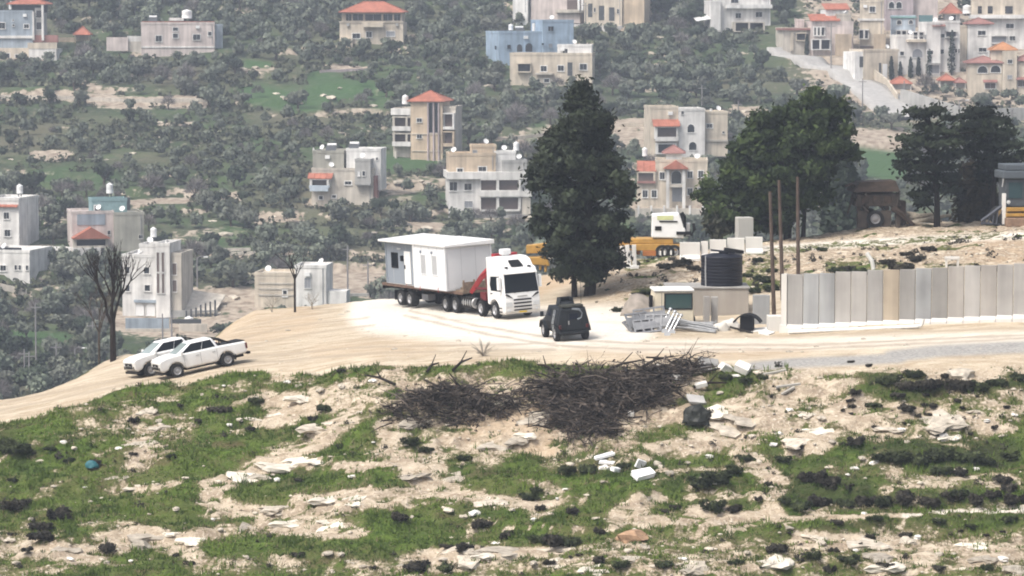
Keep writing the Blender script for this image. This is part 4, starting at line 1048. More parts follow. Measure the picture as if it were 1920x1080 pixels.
# ---------------------------------------------------------------- poles
POLE = mat('weathered_pole', (0.085, 0.062, 0.050), .85, .2, var=.3, scale=2)
for (xb, yb, xt, yt, lab) in ((1452, 597, 1442, 358, 'tall brown pole rising from behind the pale cube block'), (1468, 563, 1459, 337, 'tall brown pole in the middle of the three on the bank'), (1497, 517, 1494, 331, 'tall brown pole furthest right, behind the slab wall end')):
    b = hit(xb, yb); s = F / b.y; h = (yb - yt) / s * 1.0; dx = (xt - xb) / s
    m_ = MB(); m_.tube([(0,0,-.4),(dx*.5,0,h*.5),(dx,0,h)], [.135,.12,.095], 9)
    o = m_.build('wooden_pole', POLE, smooth=True); o.location = b; tag(o, lab, 'pole', 'poles beside the slab wall')

# ---------------------------------------------------------------- water tank on its concrete basin
b0 = hit(1320, 592); s = F / b0.y
bas = empty('concrete_basin', b0, label='grey concrete basin under the black water tank', cat='basin')
w0 = (1250 - 1320) / s; w1 = (1404 - 1320) / s; hB = (592 - 541) / s
m_ = MB(); m_.box(w0, w1, 0, 3.2, -.4, hB); m_.build('wall', wall_mat('basin_render', (.33,.30,.265), .2), bas, bevel=.03)
m_ = MB(); m_.box(w0 - .08, w1 + .08, -.08, 3.28, hB + .002, hB + .10); m_.build('cap', CONC[0], bas, bevel=.02)
tk = empty('water_tank', (b0.x + (1356 - 1320) / s, b0.y + 1.5, b0.z + hB + .10), label='big black ribbed water tank with hatch on the grey concrete basin', cat='water tank')
TB = mat('tank_black', (.009,.010,.017), .5, .25, var=.12)
rr = 39.5 / s * 1.0; hh = 56 / s; prof = [(.02, 0), (rr, 0)]
for k in range(9):
    z = hh * (k + .0) / 9; prof += [(rr, z + .02), (rr, z + hh/9 - .05), (rr * .975, z + hh/9 - .02)]
prof += [(rr * .97, hh), (rr * .55, hh + .12), (.3, hh + .14)]
MB().lathe(prof, 30).build('shell', TB, tk, smooth=True)
MB().lathe([(.30,hh+.13),(.34,hh+.14),(.34,hh+.24),(.05,hh+.27)], 14, Matrix.Translation((.15,0,0))).build('hatch', TB, tk)
MB().box(-.9,.55,-.35,.25,hh+.22,hh+.30, Matrix.Rotation(R(6),4,'Y')).build('lid', TB, tk)
MB().box(-.2,1.0,-.3,.4,hh+.30,hh+.48, Matrix.Rotation(R(9),4,'Y')).build('lid', BLACK, tk)
MB().tube([(-rr*.8,-rr*.55,hh+.05),(-rr*.82,-rr*.62,hh*.5),(-rr*.8,-rr*.66,-.05)],[.05]*3,6).build('pipe', mat('pipe_grey',(.3,.3,.3),.5,.3), tk)
conc_block('debris_board', 1365, 1392, 482, 474, .5, mat('board_grey', (.33,.33,.34), .8,.2), 'pale board lying across the top of the black water tank', 'board', .1, Y=b0.y + 1.3)

# ---------------------------------------------------------------- derelict cream cab
c0 = hit(1266, 618); c0.y += 1.6; c0.z = gz(c0.x, c0.y); s = F / c0.y
CREAM = mat('cream_paint', (.62,.55,.42), .5, .4, var=.1)
dc = empty('derelict_van', c0, (0, 0, R(4)), label='cream derelict van cab behind the heap of steel poles', cat='van')
m_ = MB(); W_ = 38 / s
body = [(-W_, .1), (W_, .1), (W_ * 1.0, 1.35), (W_ * .96, 2.05), (-W_ * .96, 2.05), (-W_ * 1.0, 1.35)]
m_.prism(body, 0, 2.0); m_.build('body', CREAM, dc, bevel=.08, seg=3)
m_ = MB(); m_.box(-W_ * 1.02, W_ * 1.02, -.08, 2.1, 2.055, 2.22); m_.build('roof', mat('van_roof_white', (.72,.71,.68), .5,.3), dc, bevel=.08, seg=3)
m_ = MB(); x0, x1 = -W_ * .42, W_ * .86
for a in ((x0-.08,x0,1.0,1.98),(x1,x1+.08,1.0,1.98),(x0,x1,1.0,1.08),(x0,x1,1.90,1.98)): m_.box(a[0],a[1],-.04,.02,a[2],a[3])
wo = m_.build('window', BLACK, dc); MB().box(x0, x1, -.02, -.006, 1.08, 1.90).build('pane', mat('van_glass', (.03,.065,.062), .12, .6), wo)
MB().box(-W_-.28,-W_-.06,-.1,.25,1.15,1.85).build('mirror', BLACK, dc, bevel=.03)
MB().box(-W_*.62,-W_*.60,-.012,.004,.5,2.0).build('door_seam', CHASS, dc)
for s2 in (-1,1): wheel(dc, s2*W_*.78, 0, .38, .25, -1).location = (0,.3,0)

# ---------------------------------------------------------------- heap of galvanised poles
GALV = mat('galvanised_steel', (.23,.235,.24), .55, .5, .25, var=.2, scale=3)
base = hit(1292, 626)
for i in range(17):
    t = i / 16
    a = hit(1247 + 4 * rnd.random(), 622 - rnd.uniform(0, 6)); bq = hit(1338 + rnd.uniform(-12, 8), 624 - 6 * t)
    lift = .06 + .85 * (1 - abs(2 * t - 1)) * rnd.uniform(.55, 1); dy = (t - .3) * 2.2
    m_ = MB(); d = bq - a
    z1 = lift + rnd.uniform(0,.25); z2 = .05 + .3 * t
    m_.tube([(0,dy,z1), (d.x*.5,dy*.8+d.y*.5,(z1+z2)*.5+d.z*.5), (d.x, dy*.5 + d.y, z2 + d.z)], [.05,.055,.06], 7)
    if i % 3 == 0: m_.lathe([(.02,0),(.16,0),(.16,.03),(.02,.03)], 10, Matrix.Translation((d.x, dy*.5+d.y, z2+d.z)) @ Matrix.Rotation(R(80),4,'Y'))
    o = m_.build('steel_pole', GALV, smooth=False); o.location = a
    tag(o, 'grey galvanised steel pole lying in the heap in front of the cream van', 'steel pole', 'galvanised poles in the heap')
BALL = mat('bright_steel', (.40,.41,.42), .35, .5, .3)
for i, (xt, yt, xb, yb) in enumerate(((1258, 578, 1237, 615), (1266, 583, 1246, 621), (1271, 588, 1251, 626), (1278, 590, 1260, 622))):
    b = hit(xb, yb + 3); s = F / b.y; t = Vector(((xt - xb) / s, .5, (yb - yt) / s))
    r_ = empty('gate_post', b, label='galvanised post with ball top leaning on the pole heap', cat='post', group='ball-topped posts leaning on the heap')
    MB().cyl((0,0,.05), t, .055, n=8).build('shaft', BALL, r_)
    MB().lathe([(.02,-.11),(.09,-.07),(.12,0),(.09,.07),(.02,.11)], 12, Matrix.Translation(t)).build('ball_top', BALL, r_, smooth=True)
    fl = MB(); M = Matrix.Translation((0,-.05,.06)) @ Matrix.Rotation(R(75),4,'X'); 
    fl.lathe([(.07,0),(.19,0),(.19,.03),(.07,.03)], 14, M); fl.build('flange', BALL, r_)
# grey steel frames left of the heap
for i, (px, py, w, h, tilt, yw) in enumerate(((1204, 622, 1.5, 1.25, 58, .5), (1216, 624, 1.6, 1.0, 48, .2), (1232, 622, 1.5, 1.1, 65, -.2), (1222, 617, 1.9, 1.3, 70, .1), (1196, 620, 1.1, .9, 40, .8))):
    m_ = MB(); t = .05
    for k in range(2): m_.box(-w/2, w/2, -t, t, k * (h - .1), k * (h - .1) + .1)
    for k in range(4): x = -w/2 + (w - .1) * k / 3; m_.box(x, x + .1, -t - .003, t + .003, 0, h - .002)
    m_.box(-w/2+.1, w/2-.1, -.015, .015, h*.3, h*.8)
    o = m_.build('metal_rack', mat('frame_grey', (.20,.205,.215), .6, .4, .2, var=.25)); o.location = hit(px, py); o.rotation_euler = (R(tilt) - R(90), R(rnd.uniform(-8, 8)), yw)
    tag(o, 'grey welded metal rack leaning in the stack left of the pole heap', 'rack', 'metal racks stacked left of the poles')
# tarpaulin-covered heap behind, at left of the cream van
hp = hit(1205, 600); hp.y += 2.5; hp.z = gz(hp.x, hp.y)
def lump(name, loc, rx, ry, rz, m, label, cat, group=None, seed=0, amp=.22, n=14, flat=False, rot=0):
    rg = random.Random(seed); bm = bmesh.new(); bmesh.ops.create_icosphere(bm, subdivisions=3 if n > 10 else 2, radius=1)
    ofs = Vector((rg.uniform(-9, 9), rg.uniform(-9, 9), rg.uniform(-9, 9)))
    from mathutils import noise as mn
    for v_ in bm.verts:
        k = 1 + amp * mn.noise(v_.co * 1.6 + ofs) * 1.6 + amp * .5 * mn.noise(v_.co * 4 + ofs)
        v_.co = Vector((v_.co.x * rx * k, v_.co.y * ry * k, max(v_.co.z, -.25) * rz * k))
    me = bpy.data.meshes.new(name); bm.to_mesh(me); bm.free(); me.materials.append(m)
    if not flat: me.polygons.foreach_set('use_smooth', [True] * len(me.polygons))
    o = bpy.data.objects.new(name, me); COL.objects.link(o); o.location = loc; o.rotation_euler = (0, 0, rot)
    return tag(o, label, cat, group)
TARP = mat('grey_tarp', (.25,.22,.19), .85, .2, var=.25, scale=2, bump=.5)
lump('covered_heap', hp, 1.15, .8, 1.15, TARP, 'grey-brown tarpaulin heap left of the cream van', 'covered heap', seed=4, amp=.3)
for i, (px, py, w, c, lab) in enumerate(((1353, 620, .50, (.55,.52,.47), 'white sack slumped right of the pole heap'), (1370, 616, .55, (.58,.55,.5), 'white rubble sack beside the black trough'))):
    lump('sack', hit(px, py), w, w * .8, w * 1.05, mat('sack_%d' % i, c, .8, .2, bump=.4, scale=4), lab, 'sack', seed=20 + i)
# black half-shell trough standing on edge
tr = hit(1402, 622); r_ = empty('black_trough', tr, (0, 0, R(-12)), label='black curved trough propped on edge beside the sacks', cat='trough')
m_ = MB(); A = arc(0, 0, 1.0, 30, 150, 12); Bq = arc(0, 0, .92, 150, 30, 12); m_.M = Matrix.Translation((0,0,.10)) @ Matrix.Scale(.95, 4); m_.prism(A + Bq, -.5, .5); m_.build('shell', BLACK, r_)
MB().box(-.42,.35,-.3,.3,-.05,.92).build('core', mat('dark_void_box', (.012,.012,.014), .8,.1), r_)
MB().box(-1.0,.4,-.75,-.68,.02,.14, Matrix.Rotation(R(14),4,'Y')).build('handle_bar', CHASS, r_)
for i,(px,py,w,lab) in enumerate(((1423,622,.5,'flat white sheet on the ground right of the black trough'),(1437,627,.35,'small white scrap left of the pale cube block'))):
    o = MB().box(-w,w,-.35,.35,0,.16).build('scrap_sheet', DUSTW, bevel=.03); o.location = hit(px,py); o.rotation_euler=(R(8),R(-6),i); tag(o, lab, 'sheet')

# ---------------------------------------------------------------- white barriers on the upper terrace
TYW = wall_mat('barrier_white', (.66,.64,.60), .14)
for i, (x0, x1, yb, yt, dy) in enumerate(((1274, 1313, 489, 454, 0), (1314, 1328, 487, 452, .2), (1330, 1362, 484, 449, .3), (1363, 1396, 480, 446, .8), (1397, 1430, 477, 444, .9))):
    c = at((x0 + x1) / 2, yb, 219.0 + dy); c.z = min(c.z, 999); s = F / c.y; w = (x1 - x0) / s / 2 - .02; h = (yb - yt) / s
    m_ = MB(); m_.prism([(-.45,-.5),(.45,-.5),(.42,.18),(.16,.42),(.12,h),(-.12,h),(-.16,.42),(-.42,.18)], -w, w, Matrix.Rotation(R(90),4,'Z'))
    o = m_.build('concrete_barrier', TYW, bevel=.02); o.location = c
    tag(o, ['white concrete barrier at the left end of the row on the bank', 'narrow white concrete barrier, second from the left in the row on the bank', 'white concrete barrier in the middle of the row on the bank', 'white concrete barrier, second from the right in the row on the bank', 'white concrete barrier at the right end of the row on the bank'][i], 'barrier', 'white barriers on the bank')
conc_block('concrete_block', 1384, 1413, 446, 408, 1.1, wall_mat('block_grey', (.42,.41,.38), .2), 'tall grey concrete block standing behind the white barriers', 'concrete block', .15, Y=221.5)

# ---------------------------------------------------------------- mobile crane behind the big tree
YEL = mat('machine_yellow', (.40,.225,.05), .5, .4, var=.2, scale=2)
mc0 = at(1240, 486, 229); s = F / mc0.y
mc = empty('mobile_crane', mc0, (0, 0, R(-2)), label='yellow mobile crane with white cab behind the tall dark pine', cat='crane')
def mx(px): return (px - 1240) / s
def mz(py): return (486 - py) / s
m_ = MB(); m_.box(mx(1080), mx(1275), 0, 2.4, mz(470), mz(458)); m_.box(mx(1090), mx(1262), .2, 2.2, mz(457.8), mz(448)); m_.build('carrier', YEL, mc, bevel=.04)
m_ = MB(); m_.box(mx(1205), mx(1230), -.1, 2.5, mz(480), mz(470.2)); m_.box(mx(1110), mx(1200), .3, 2.1, mz(478), mz(470.2)); m_.build('outrigger_box', mat('rust_orange', (.34,.13,.04), .7,.2,var=.25), mc, bevel=.04)
for px in (1242, 1252, 1264, 1120, 1150, 1180):
    for s_ in (0,): wheel(mc, mx(px), .12, .52, .36, -1); wheel(mc, mx(px), 2.28, .52, .36, 1)
for px in (1238,1246,1258):
    MB().box(mx(px)-.06, mx(px)+.06, -.14, -.08, mz(478), mz(470)).build('mud_flap', DUSTW, mc)
m_ = MB(); m_.prism([(mx(1221),mz(446)),(mx(1282),mz(447)),(mx(1286),mz(432)),(mx(1273),mz(400)),(mx(1222),mz(403))], .1, 2.3); m_.build('cab', WHITE, mc, bevel=.1, seg=3)
m_ = MB(); m_.box(mx(1228),mx(1240),.05,.098,mz(432),mz(424)); m_.box(mx(1236),mx(1270),.05,.098,mz(416.5),mz(414)); m_.build('vent', BLACK, mc)
m_ = MB(); m_.box(mx(1232),mx(1262),.06,.098,mz(412),mz(404)); m_.build('side_stripe', mat('stripe_lime', (.55,.58,.30), .5,.3), mc)
m_ = MB(); m_.tube([(mx(1281),.3,mz(443)),(mx(1281),.3,mz(405)),(mx(1277),.3,mz(399))],[.20,.20,.16],8); m_.tube([(mx(1296),.3,mz(442)),(mx(1302),.3,mz(430)),(mx(1300),.3,mz(419))],[.10,.12,.10],7); m_.box(mx(1268),mx(1296),0,.5,mz(440),mz(434)); m_.build('exhaust', BLACK, mc)
m_ = MB(); m_.box(mx(1286),mx(1294),.3,.8,mz(442),mz(418)); m_.build('filter', ALU, mc, bevel=.05)
m_ = MB(); m_.hexa([(mx(985),.7,mz(478)),(mx(1120),.5,mz(470)),(mx(1120),1.7,mz(470)),(mx(985),1.5,mz(478))],[(mx(985),.7,mz(462)),(mx(1120),.5,mz(446)),(mx(1120),1.7,mz(446)),(mx(985),1.5,mz(462))]); m_.build('boom', YEL, mc, bevel=.06)
m_ = MB(); m_.hexa([(mx(990),.2,mz(497)),(mx(1030),.2,mz(500)),(mx(1030),1.6,mz(500)),(mx(990),1.6,mz(497))],[(mx(988),.2,mz(484)),(mx(1024),.2,mz(482)),(mx(1024),1.6,mz(482)),(mx(988),1.6,mz(484))]); m_.tube([(mx(1022),.4,mz(500)),(mx(1022),.4,mz(512))],[.12,.1],6); m_.tube([(mx(1012),.4,mz(498)),(mx(1012),.4,mz(508))],[.12,.1],6); m_.build('boom_head', YEL, mc, bevel=.05)
# pale legs/frames seen under the tree
for i, px in enumerate((1170, 1180, 1190)):
    b = hit(px, 503 - i); m_ = MB(); m_.box(-.14,.14,-.1,.1,-.2,1.5); m_.box(-.3,.3,-.2,.2,-.2,.08)
    o = m_.build('marker_post', DUSTW, bevel=.02); o.location = b; o.rotation_euler = (0, R(rnd.uniform(-8,8)), 0); tag(o, 'short pale post standing right of the tall pine', 'post', 'short pale posts by the pine')

# ---------------------------------------------------------------- rusty machine and timber under the right pine
RU = mat('rusty_brown', (.05,.036,.028), .9, .2, var=.4, scale=2.5)
RU2 = mat('rusty_grey', (.075,.062,.052), .9, .2, var=.35, scale=2.5)
rm0 = at(1645, 449, 233); rm0.z = gz(rm0.x, rm0.y); s = F / rm0.y
rmn = empty('rusty_harvester', rm0, (0,0,R(3)), label='rusty brown farm machine on legs under the pines', cat='farm machine')
def qx(px): return (px - 1645) / s
def qz(py): return (449 - py) / s
m_ = MB(); m_.hexa([(qx(1602),0,qz(410)),(qx(1690),0,qz(410)),(qx(1690),2.6,qz(410)),(qx(1602),2.6,qz(410))],[(qx(1606),0,qz(388)),(qx(1682),0,qz(386)),(qx(1682),2.6,qz(386)),(qx(1606),2.6,qz(388))]); m_.build('hopper', RU2, rmn, bevel=.05)
m_ = MB(); m_.hexa([(qx(1596),-.3,qz(383)),(qx(1686),-.3,qz(382)),(qx(1686),2.9,qz(382)),(qx(1596),2.9,qz(383))],[(qx(1612),.3,qz(365)),(qx(1680),.3,qz(362)),(qx(1680),2.4,qz(362)),(qx(1612),2.4,qz(365))]); m_.build('canopy', RU, rmn, bevel=.04)
for px in (1610, 1625, 1664, 1684): MB().box(qx(px)-.12,qx(px)+.12,.1,.4,-.1,qz(384)).build('leg', RU, rmn)
for px, w in ((1612,7),(1620,6),(1660,14),(1684,6)):
    MB().box(qx(px)-w/2/s*1.5,qx(px)+w/2/s*1.5,-.1,.3,-.1,qz(418)).build('side_plate', RU2, rmn, bevel=.03)
m_ = MB(); m_.tube([(qx(1672),-.1,qz(412)),(qx(1690),-.3,qz(425)),(qx(1712),-.4,qz(446))],[.25,.2,.15],6); m_.build('chute', RU, rmn)
for k in range(11):
    x0 = rnd.uniform(1600, 1690); x1 = x0 + rnd.uniform(-26, 26); y0 = rnd.uniform(372, 412); y1 = rnd.uniform(415, 447)
    MB().tube([(qx(x0), rnd.uniform(-.5, 2.2), qz(y0)), (qx(x1), rnd.uniform(-.7, 2.2), qz(y1))], [.09, .07], 5).build('strut', RU2 if k % 2 else RU, rmn)
MB().cyl((qx(1604), .9, qz(398)), (qx(1676), .9, qz(396)), .55, n=14).build('drum', RU2, rmn)
MB().tube([(qx(1606), .6, qz(384)), (qx(1598), .4, qz(368)), (qx(1584), .2, qz(372))], [.16, .14, .10], 6).build('spout', RU, rmn)
MB().box(qx(1686), qx(1700), .2, 1.6, qz(446), qz(400)).build('engine_cover', RU, rmn, bevel=.08)
for k in range(3): MB().box(qx(1612 + k * 22), qx(1626 + k * 22), -.42, -.32, qz(404), qz(391)).build('access_panel', RU, rmn, bevel=.02)
wheel(rmn, qx(1640), -.1, .62, .35, -1); wheel(rmn, qx(1640), 2.6, .62, .35, 1)
for i in range(14):
    px = 1696 + rnd.uniform(0, 60); py = 442 - rnd.uniform(0, 40)
    b = at(px, py, 234.5 + rnd.uniform(-1, 1.5)); b.z = max(b.z, gz(b.x, b.y) + .15)
    L_ = rnd.uniform(1.4, 2.8); an = rnd.uniform(-.5, .35)
    m_ = MB(); m_.tube([(-L_/2,0,L_/2*math.sin(-an)*.6),(0,rnd.uniform(-.2,.2),.05),(L_/2,.2,-L_/2*math.sin(-an)*.6)],[.16,.15,.11],7)
    o = m_.build('sawn_log', mat('pale_bark', (.40,.35,.28), .9,.1,var=.35,scale=4)); o.location = b
    tag(o, 'pale stripped log in the wood stack right of the rusty machine', 'log', 'logs stacked under the pines')

# ---------------------------------------------------------------- backhoe at the right edge
bh0 = at(1905, 436, 226); bh0.z = gz(bh0.x, bh0.y); s = F / bh0.y
bh = empty('backhoe_loader', bh0, (0,0,R(6)), label='yellow and grey backhoe loader at the right end of the upper terrace', cat='backhoe')
def kx(px): return (px - 1905) / s
def kz(py): return (436 - py) / s
BY = mat('digger_yellow', (.25,.17,.08), .6, .3, var=.25)
GREY = mat('digger_grey', (.075,.085,.095), .7, .2, var=.2)
m_ = MB(); m_.box(kx(1886),kx(1940),.3,2.2,kz(398),kz(345)); m_.build('cab', GREY, bh, bevel=.06)
m_ = MB(); m_.box(kx(1892),kx(1918),.25,.298,kz(382),kz(352)); m_.box(kx(1922),kx(1940),.25,.298,kz(382),kz(352)); m_.build('window', mat('teal_glass', (.03,.06,.068), .2,.4), bh)
m_ = MB(); m_.box(kx(1878),kx(1945),.0,2.4,kz(344.8),kz(330)); m_.box(kx(1884),kx(1945),.1,2.3,kz(329.8),kz(318)); m_.build('roof', mat('digger_roof', (.085,.10,.115), .7,.2), bh, bevel=.08)
m_ = MB(); m_.box(kx(1884),kx(1942),-.3,2.0,kz(428),kz(399)); m_.build('body', BY, bh, bevel=.05)
m_ = MB(); m_.box(kx(1884),kx(1940),-.62,-.32,kz(405),kz(398)); m_.box(kx(1882),kx(1942),-.62,-.32,kz(415),kz(409)); m_.build('bumper_bar', YEL, bh, bevel=.03)
m_ = MB(); m_.box(kx(1880),kx(1944),-1.0,-.35,kz(433),kz(417)); m_.build('bucket', mat('bucket_steel', (.24,.16,.11), .8,.2,var=.3), bh, bevel=.05)
for x in (1887, 1936):
    wheel(bh, kx(x), .2, .55, .45, -1); wheel(bh, kx(x), 2.2, .7, .45, 1)
m_ = MB(); m_.tube([(kx(1884),.2,kz(392)),(kx(1862),.1,kz(408)),(kx(1838),0,kz(424))],[.14,.13,.11],4); m_.tube([(kx(1878),.2,kz(432)),(kx(1838),0,kz(428))],[.10,.10],4)
for k in range(5): x = 1844 + k * 8; m_.tube([(kx(x),.05,kz(430)),(kx(x+2),.05,kz(422 - k*4.5))],[.06,.05],4)
m_.build('digging_arm', mat('arm_dark', (.06,.065,.08), .6,.3), bh)
for x in (1881,): MB().box(kx(x)-.12,kx(x)+.12,-.1,.15,kz(430),kz(372)).build('post', DUSTW, bh)
MB().lathe([(.02,0),(.14,.02),(.14,.1),(.02,.12)],10,Matrix.Translation((kx(1887),-.35,kz(388)))@Matrix.Rotation(R(90),4,'X')).build('headlight', LAMP, bh)
MB().tube([(kx(1882),.1,kz(330)),(kx(1878),.1,kz(360))],[.05,.05],5).build('handrail', ALU, bh)

# ================================================================== HOUSES ON THE FAR HILLSIDE
WALLC = {}
rh = random.Random(77)
def wc(n, c, st=.34): WALLC[n] = wall_mat('render_' + n, c, st)
wc('white', (.64,.625,.60)); wc('cream', (.54,.475,.385)); wc('pink', (.56,.49,.46)); wc('stone', (.49,.45,.39)); wc('grey', (.36,.355,.34))
wc('bluegrey', (.28,.325,.37)); wc('blue', (.29,.375,.47)); wc('paleblue', (.43,.49,.55)); wc('peach', (.52,.42,.31)); wc('tan', (.43,.35,.26)); wc('olive', (.335,.325,.28)); wc('bright', (.70,.69,.67)); wc('rawgrey', (.29,.285,.275), .3); wc('mauve', (.40,.34,.345))
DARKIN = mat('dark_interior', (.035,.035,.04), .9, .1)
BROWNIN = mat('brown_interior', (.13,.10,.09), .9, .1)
ROOFR = wall_mat('roof_tiles_red', (.36,.135,.09), .3); ROOFO = wall_mat('roof_tiles_orange', (.42,.20,.095), .25); ROOFD = wall_mat('roof_tiles_dull', (.28,.14,.12), .3)
PANE = mat('window_glass', (.02,.023,.028), .12, .5)
PANEG = mat('grey_shutter', (.25,.26,.28), .6, .3)
METAL_D = mat('dark_metal', (.05,.055,.06), .6, .4)
TANKW = mat('roof_tank_white', (.74,.74,.73), .4, .4, var=.04)
HOUSES = []          # (x0, x1, ytop, ybase, Y) keep trees from hiding these
class House:
    def __init__(s, name, label, pxc, pyb, yaw=0, rect=None, cat='house', dY=0.0):
        p = hit(pxc, pyb, far=True); p.y += dY; p.z = at(pxc, pyb, p.y).z; p.x = at(pxc, pyb, p.y).x
        s.o = empty(name, p, (0, 0, R(yaw)), label=label, cat=cat)
        s.c = pxc; s.b = pyb; s.s = F / p.y; s.k = 1 / math.cos(R(yaw)); s.Y = p.y
        s.yaw = R(yaw); s.p = p
        if rect: HOUSES.append((*rect, p.y))
    def X(s, px): return (px - s.c) / s.s * s.k
    def Z(s, py): return (s.b - py) / s.s
    def box(s, x0, x1, y0, y1, m='white', d0=0.0, d1=7.0, name='wall', bevel=0, parent=None, sink=0.0):
        b = MB(); b.box(s.X(x0), s.X(x1), d0, d1, s.Z(y1) - sink, s.Z(y0))
        return b.build(name, WALLC.get(m, m) if isinstance(m, str) else m, parent or s.o, bevel=bevel)
    def body(s, x0, x1, y0, y1, m='white', d0=0.0, d1=7.0, roof=True, par=.35, sink=2.5):
        """wall block with a flat slab roof and raised parapet"""
        w = s.box(x0, x1, y0, y1, m, d0, d1, 'wall', sink=sink)
        if roof:
            X0, X1, Z = s.X(x0), s.X(x1), s.Z(y0)
            r_ = MB(); e = .06
            r_.box(X0 - e, X1 + e, d0 - e, d1 + e, Z + .003, Z + .12)
            t = .16
            for a in ((X0-e,X1+e,d0-e,d0+t),(X0-e,X1+e,d1-t,d1+e),(X0-e,X0+t,d0+t+.002,d1-t-.002),(X1-t,X1+e,d0+t+.002,d1-t-.002)): r_.box(a[0],a[1],a[2],a[3],Z+.122,Z+.12+par)
            r_.build('roof', WALLC.get(m, m) if isinstance(m, str) else m, s.o)
            if rh.random() < .6 and X1 - X0 > 2.5:
                x = rh.uniform(X0 + .8, X1 - .8); q = MB(); Mq = Matrix.Translation((x, d0 + 1.2, Z + 1.0)) @ Matrix.Rotation(R(55), 4, 'X') @ Matrix.Rotation(R(rh.uniform(-30, 30)), 4, 'Y')
                q.lathe([(.02,-.12),(.3,-.06),(.48,.04),(.46,.05),(.28,-.03),(.02,-.08)], 12, Mq); q.cyl((x, d0 + 1.25, Z + .1), (x, d0 + 1.25, Z + .95), .04, n=5); q.build('satellite_dish', TANKW, s.o)
            if rh.random() < .5 and X1 - X0 > 3:
                q = MB(); x = X1 - .5; q.cyl((x, d0 - .07, Z - (y1 - y0) / s.s * .9), (x, d0 - .07, Z), .05, n=5); q.build('downpipe', PANEG, s.o)
            if rh.random() < .4 and X1 - X0 > 3:
                q = MB(); x = rh.uniform(X0 + .6, X1 - 1.6); zq = Z - rh.uniform(.5, .9); q.box(x, x + .8, d0 - .36, d0 - .01, zq - .3, zq + .3); q.build('air_conditioner', TANKW, s.o)
        return w
    def win(s, x0, x1, y0, y1, d=0.0, m=None, fm='bright', fr=.14, shape='rect', bars=True, name='window'):
        X0, X1, Z0, Z1 = s.X(x0), s.X(x1), s.Z(y1), s.Z(y0); f = MB(); t = fr; pr = .10
        if shape == 'arch':
            cx, r = (X0 + X1) / 2, (X1 - X0) / 2; zc = Z1 - r
            inn = [(X0, Z0)] + [(cx - r * math.cos(R(a)), zc + r * math.sin(R(a))) for a in range(0, 181, 20)] + [(X1, Z0)]
            out = [(X0 - t, Z0)] + [(cx - (r + t) * math.cos(R(a)), zc + (r + t) * math.sin(R(a))) for a in range(0, 181, 20)] + [(X1 + t, Z0)]
            n = len(inn); vs = [(x, d - pr, z) for x, z in out] + [(x, d - pr, z) for x, z in inn] + [(x, d + .02, z) for x, z in out] + [(x, d + .02, z) for x, z in inn]
            fs = []
            for i in range(n - 1): fs += [(i, i + 1, n + i + 1, n + i), (2*n + i, 3*n + i, 3*n + i + 1, 2*n + i + 1), (i, 2*n + i, 2*n + i + 1, i + 1), (n + i, n + i + 1, 3*n + i + 1, 3*n + i)]
            fs += [(0, n, 3*n, 2*n), (n - 1, 3*n - 1, 4*n - 1, 2*n - 1)]
            f.add(vs, fs); f.box(X0 - t, X1 + t, d - pr - .05, d + .02, Z0 - .12, Z0)
            o = f.build(name, WALLC.get(fm, fm) if isinstance(fm, str) else fm, s.o)
            q = MB(); q.prism(inn, d - .03, d - .006); q.build('pane', m or PANE, o)
        else:
            for a in ((X0-t,X0,Z0-t,Z1+t),(X1,X1+t,Z0-t,Z1+t),(X0,X1,Z0-t,Z0),(X0,X1,Z1,Z1+t)): f.box(a[0],a[1],d-pr,d+.02,a[2],a[3])
            f.box(X0-t-.05,X1+t+.05,d-pr-.08,d-pr-.002,Z0-t,Z0-t+.1)
            o = f.build(name, WALLC.get(fm, fm) if isinstance(fm, str) else fm, s.o)
            q = MB(); q.box(X0, X1, d - .03, d - .006, Z0, Z1); q.build('pane', m or PANE, o)
            if bars and X1 - X0 > .8:
                q = MB(); xm = (X0 + X1) / 2; q.box(xm - .03, xm + .03, d - .06, d - .031, Z0, Z1); q.build('glazing_bar', ALU, o)
        return o
    def door(s, x0, x1, y0, y1, d=0.0, m=METAL_D):
        b = MB(); b.box(s.X(x0), s.X(x1), d - .06, d + .01, s.Z(y1), s.Z(y0)); o = b.build('door', m, s.o)
        h = MB(); X1 = s.X(x1); h.box(X1 - .18, X1 - .10, d - .12, d - .062, s.Z(y1) + .95, s.Z(y1) + 1.1); h.build('handle', ALU, o); return o
    def hip(s, x0, x1, ye, yr, d0=0.0, d1=7.0, m=ROOFR, over=.45, ridge=None, name='roof'):
        X0, X1, Z0, Z1 = s.X(x0) - over, s.X(x1) + over, s.Z(ye), s.Z(yr); D0, D1 = d0 - over, d1 + over
        ym = (D0 + D1) / 2; r = min((X1 - X0) / 2, (D1 - D0) / 2) * .98 if ridge is None else ridge
        b = MB(); t = .14
        vs = [(X0,D0,Z0),(X1,D0,Z0),(X1,D1,Z0),(X0,D1,Z0),(X0,D0,Z0+t),(X1,D0,Z0+t),(X1,D1,Z0+t),(X0,D1,Z0+t),(X0+r,ym,Z1),(X1-r,ym,Z1)]
        fs = [(0,3,2,1),(0,1,5,4),(1,2,6,5),(2,3,7,6),(3,0,4,7),(4,5,9,8),(5,6,9),(6,7,8,9),(7,4,8)]
        b.add(vs, fs); o = b.build(name, m, s.o)
        q = MB(); q.tube([(X0+r,ym,Z1+.04),(X1-r,ym,Z1+.04)],[.1,.1],5)
        for c in ((X0,D0),(X0,D1)): q.tube([(c[0],c[1],Z0+t+.03),(X0+r,ym,Z1+.04)],[.09,.09],5)
        for c in ((X1,D0),(X1,D1)): q.tube([(c[0],c[1],Z0+t+.03),(X1-r,ym,Z1+.04)],[.09,.09],5)
        q.build('ridge_tile', m, o); return o
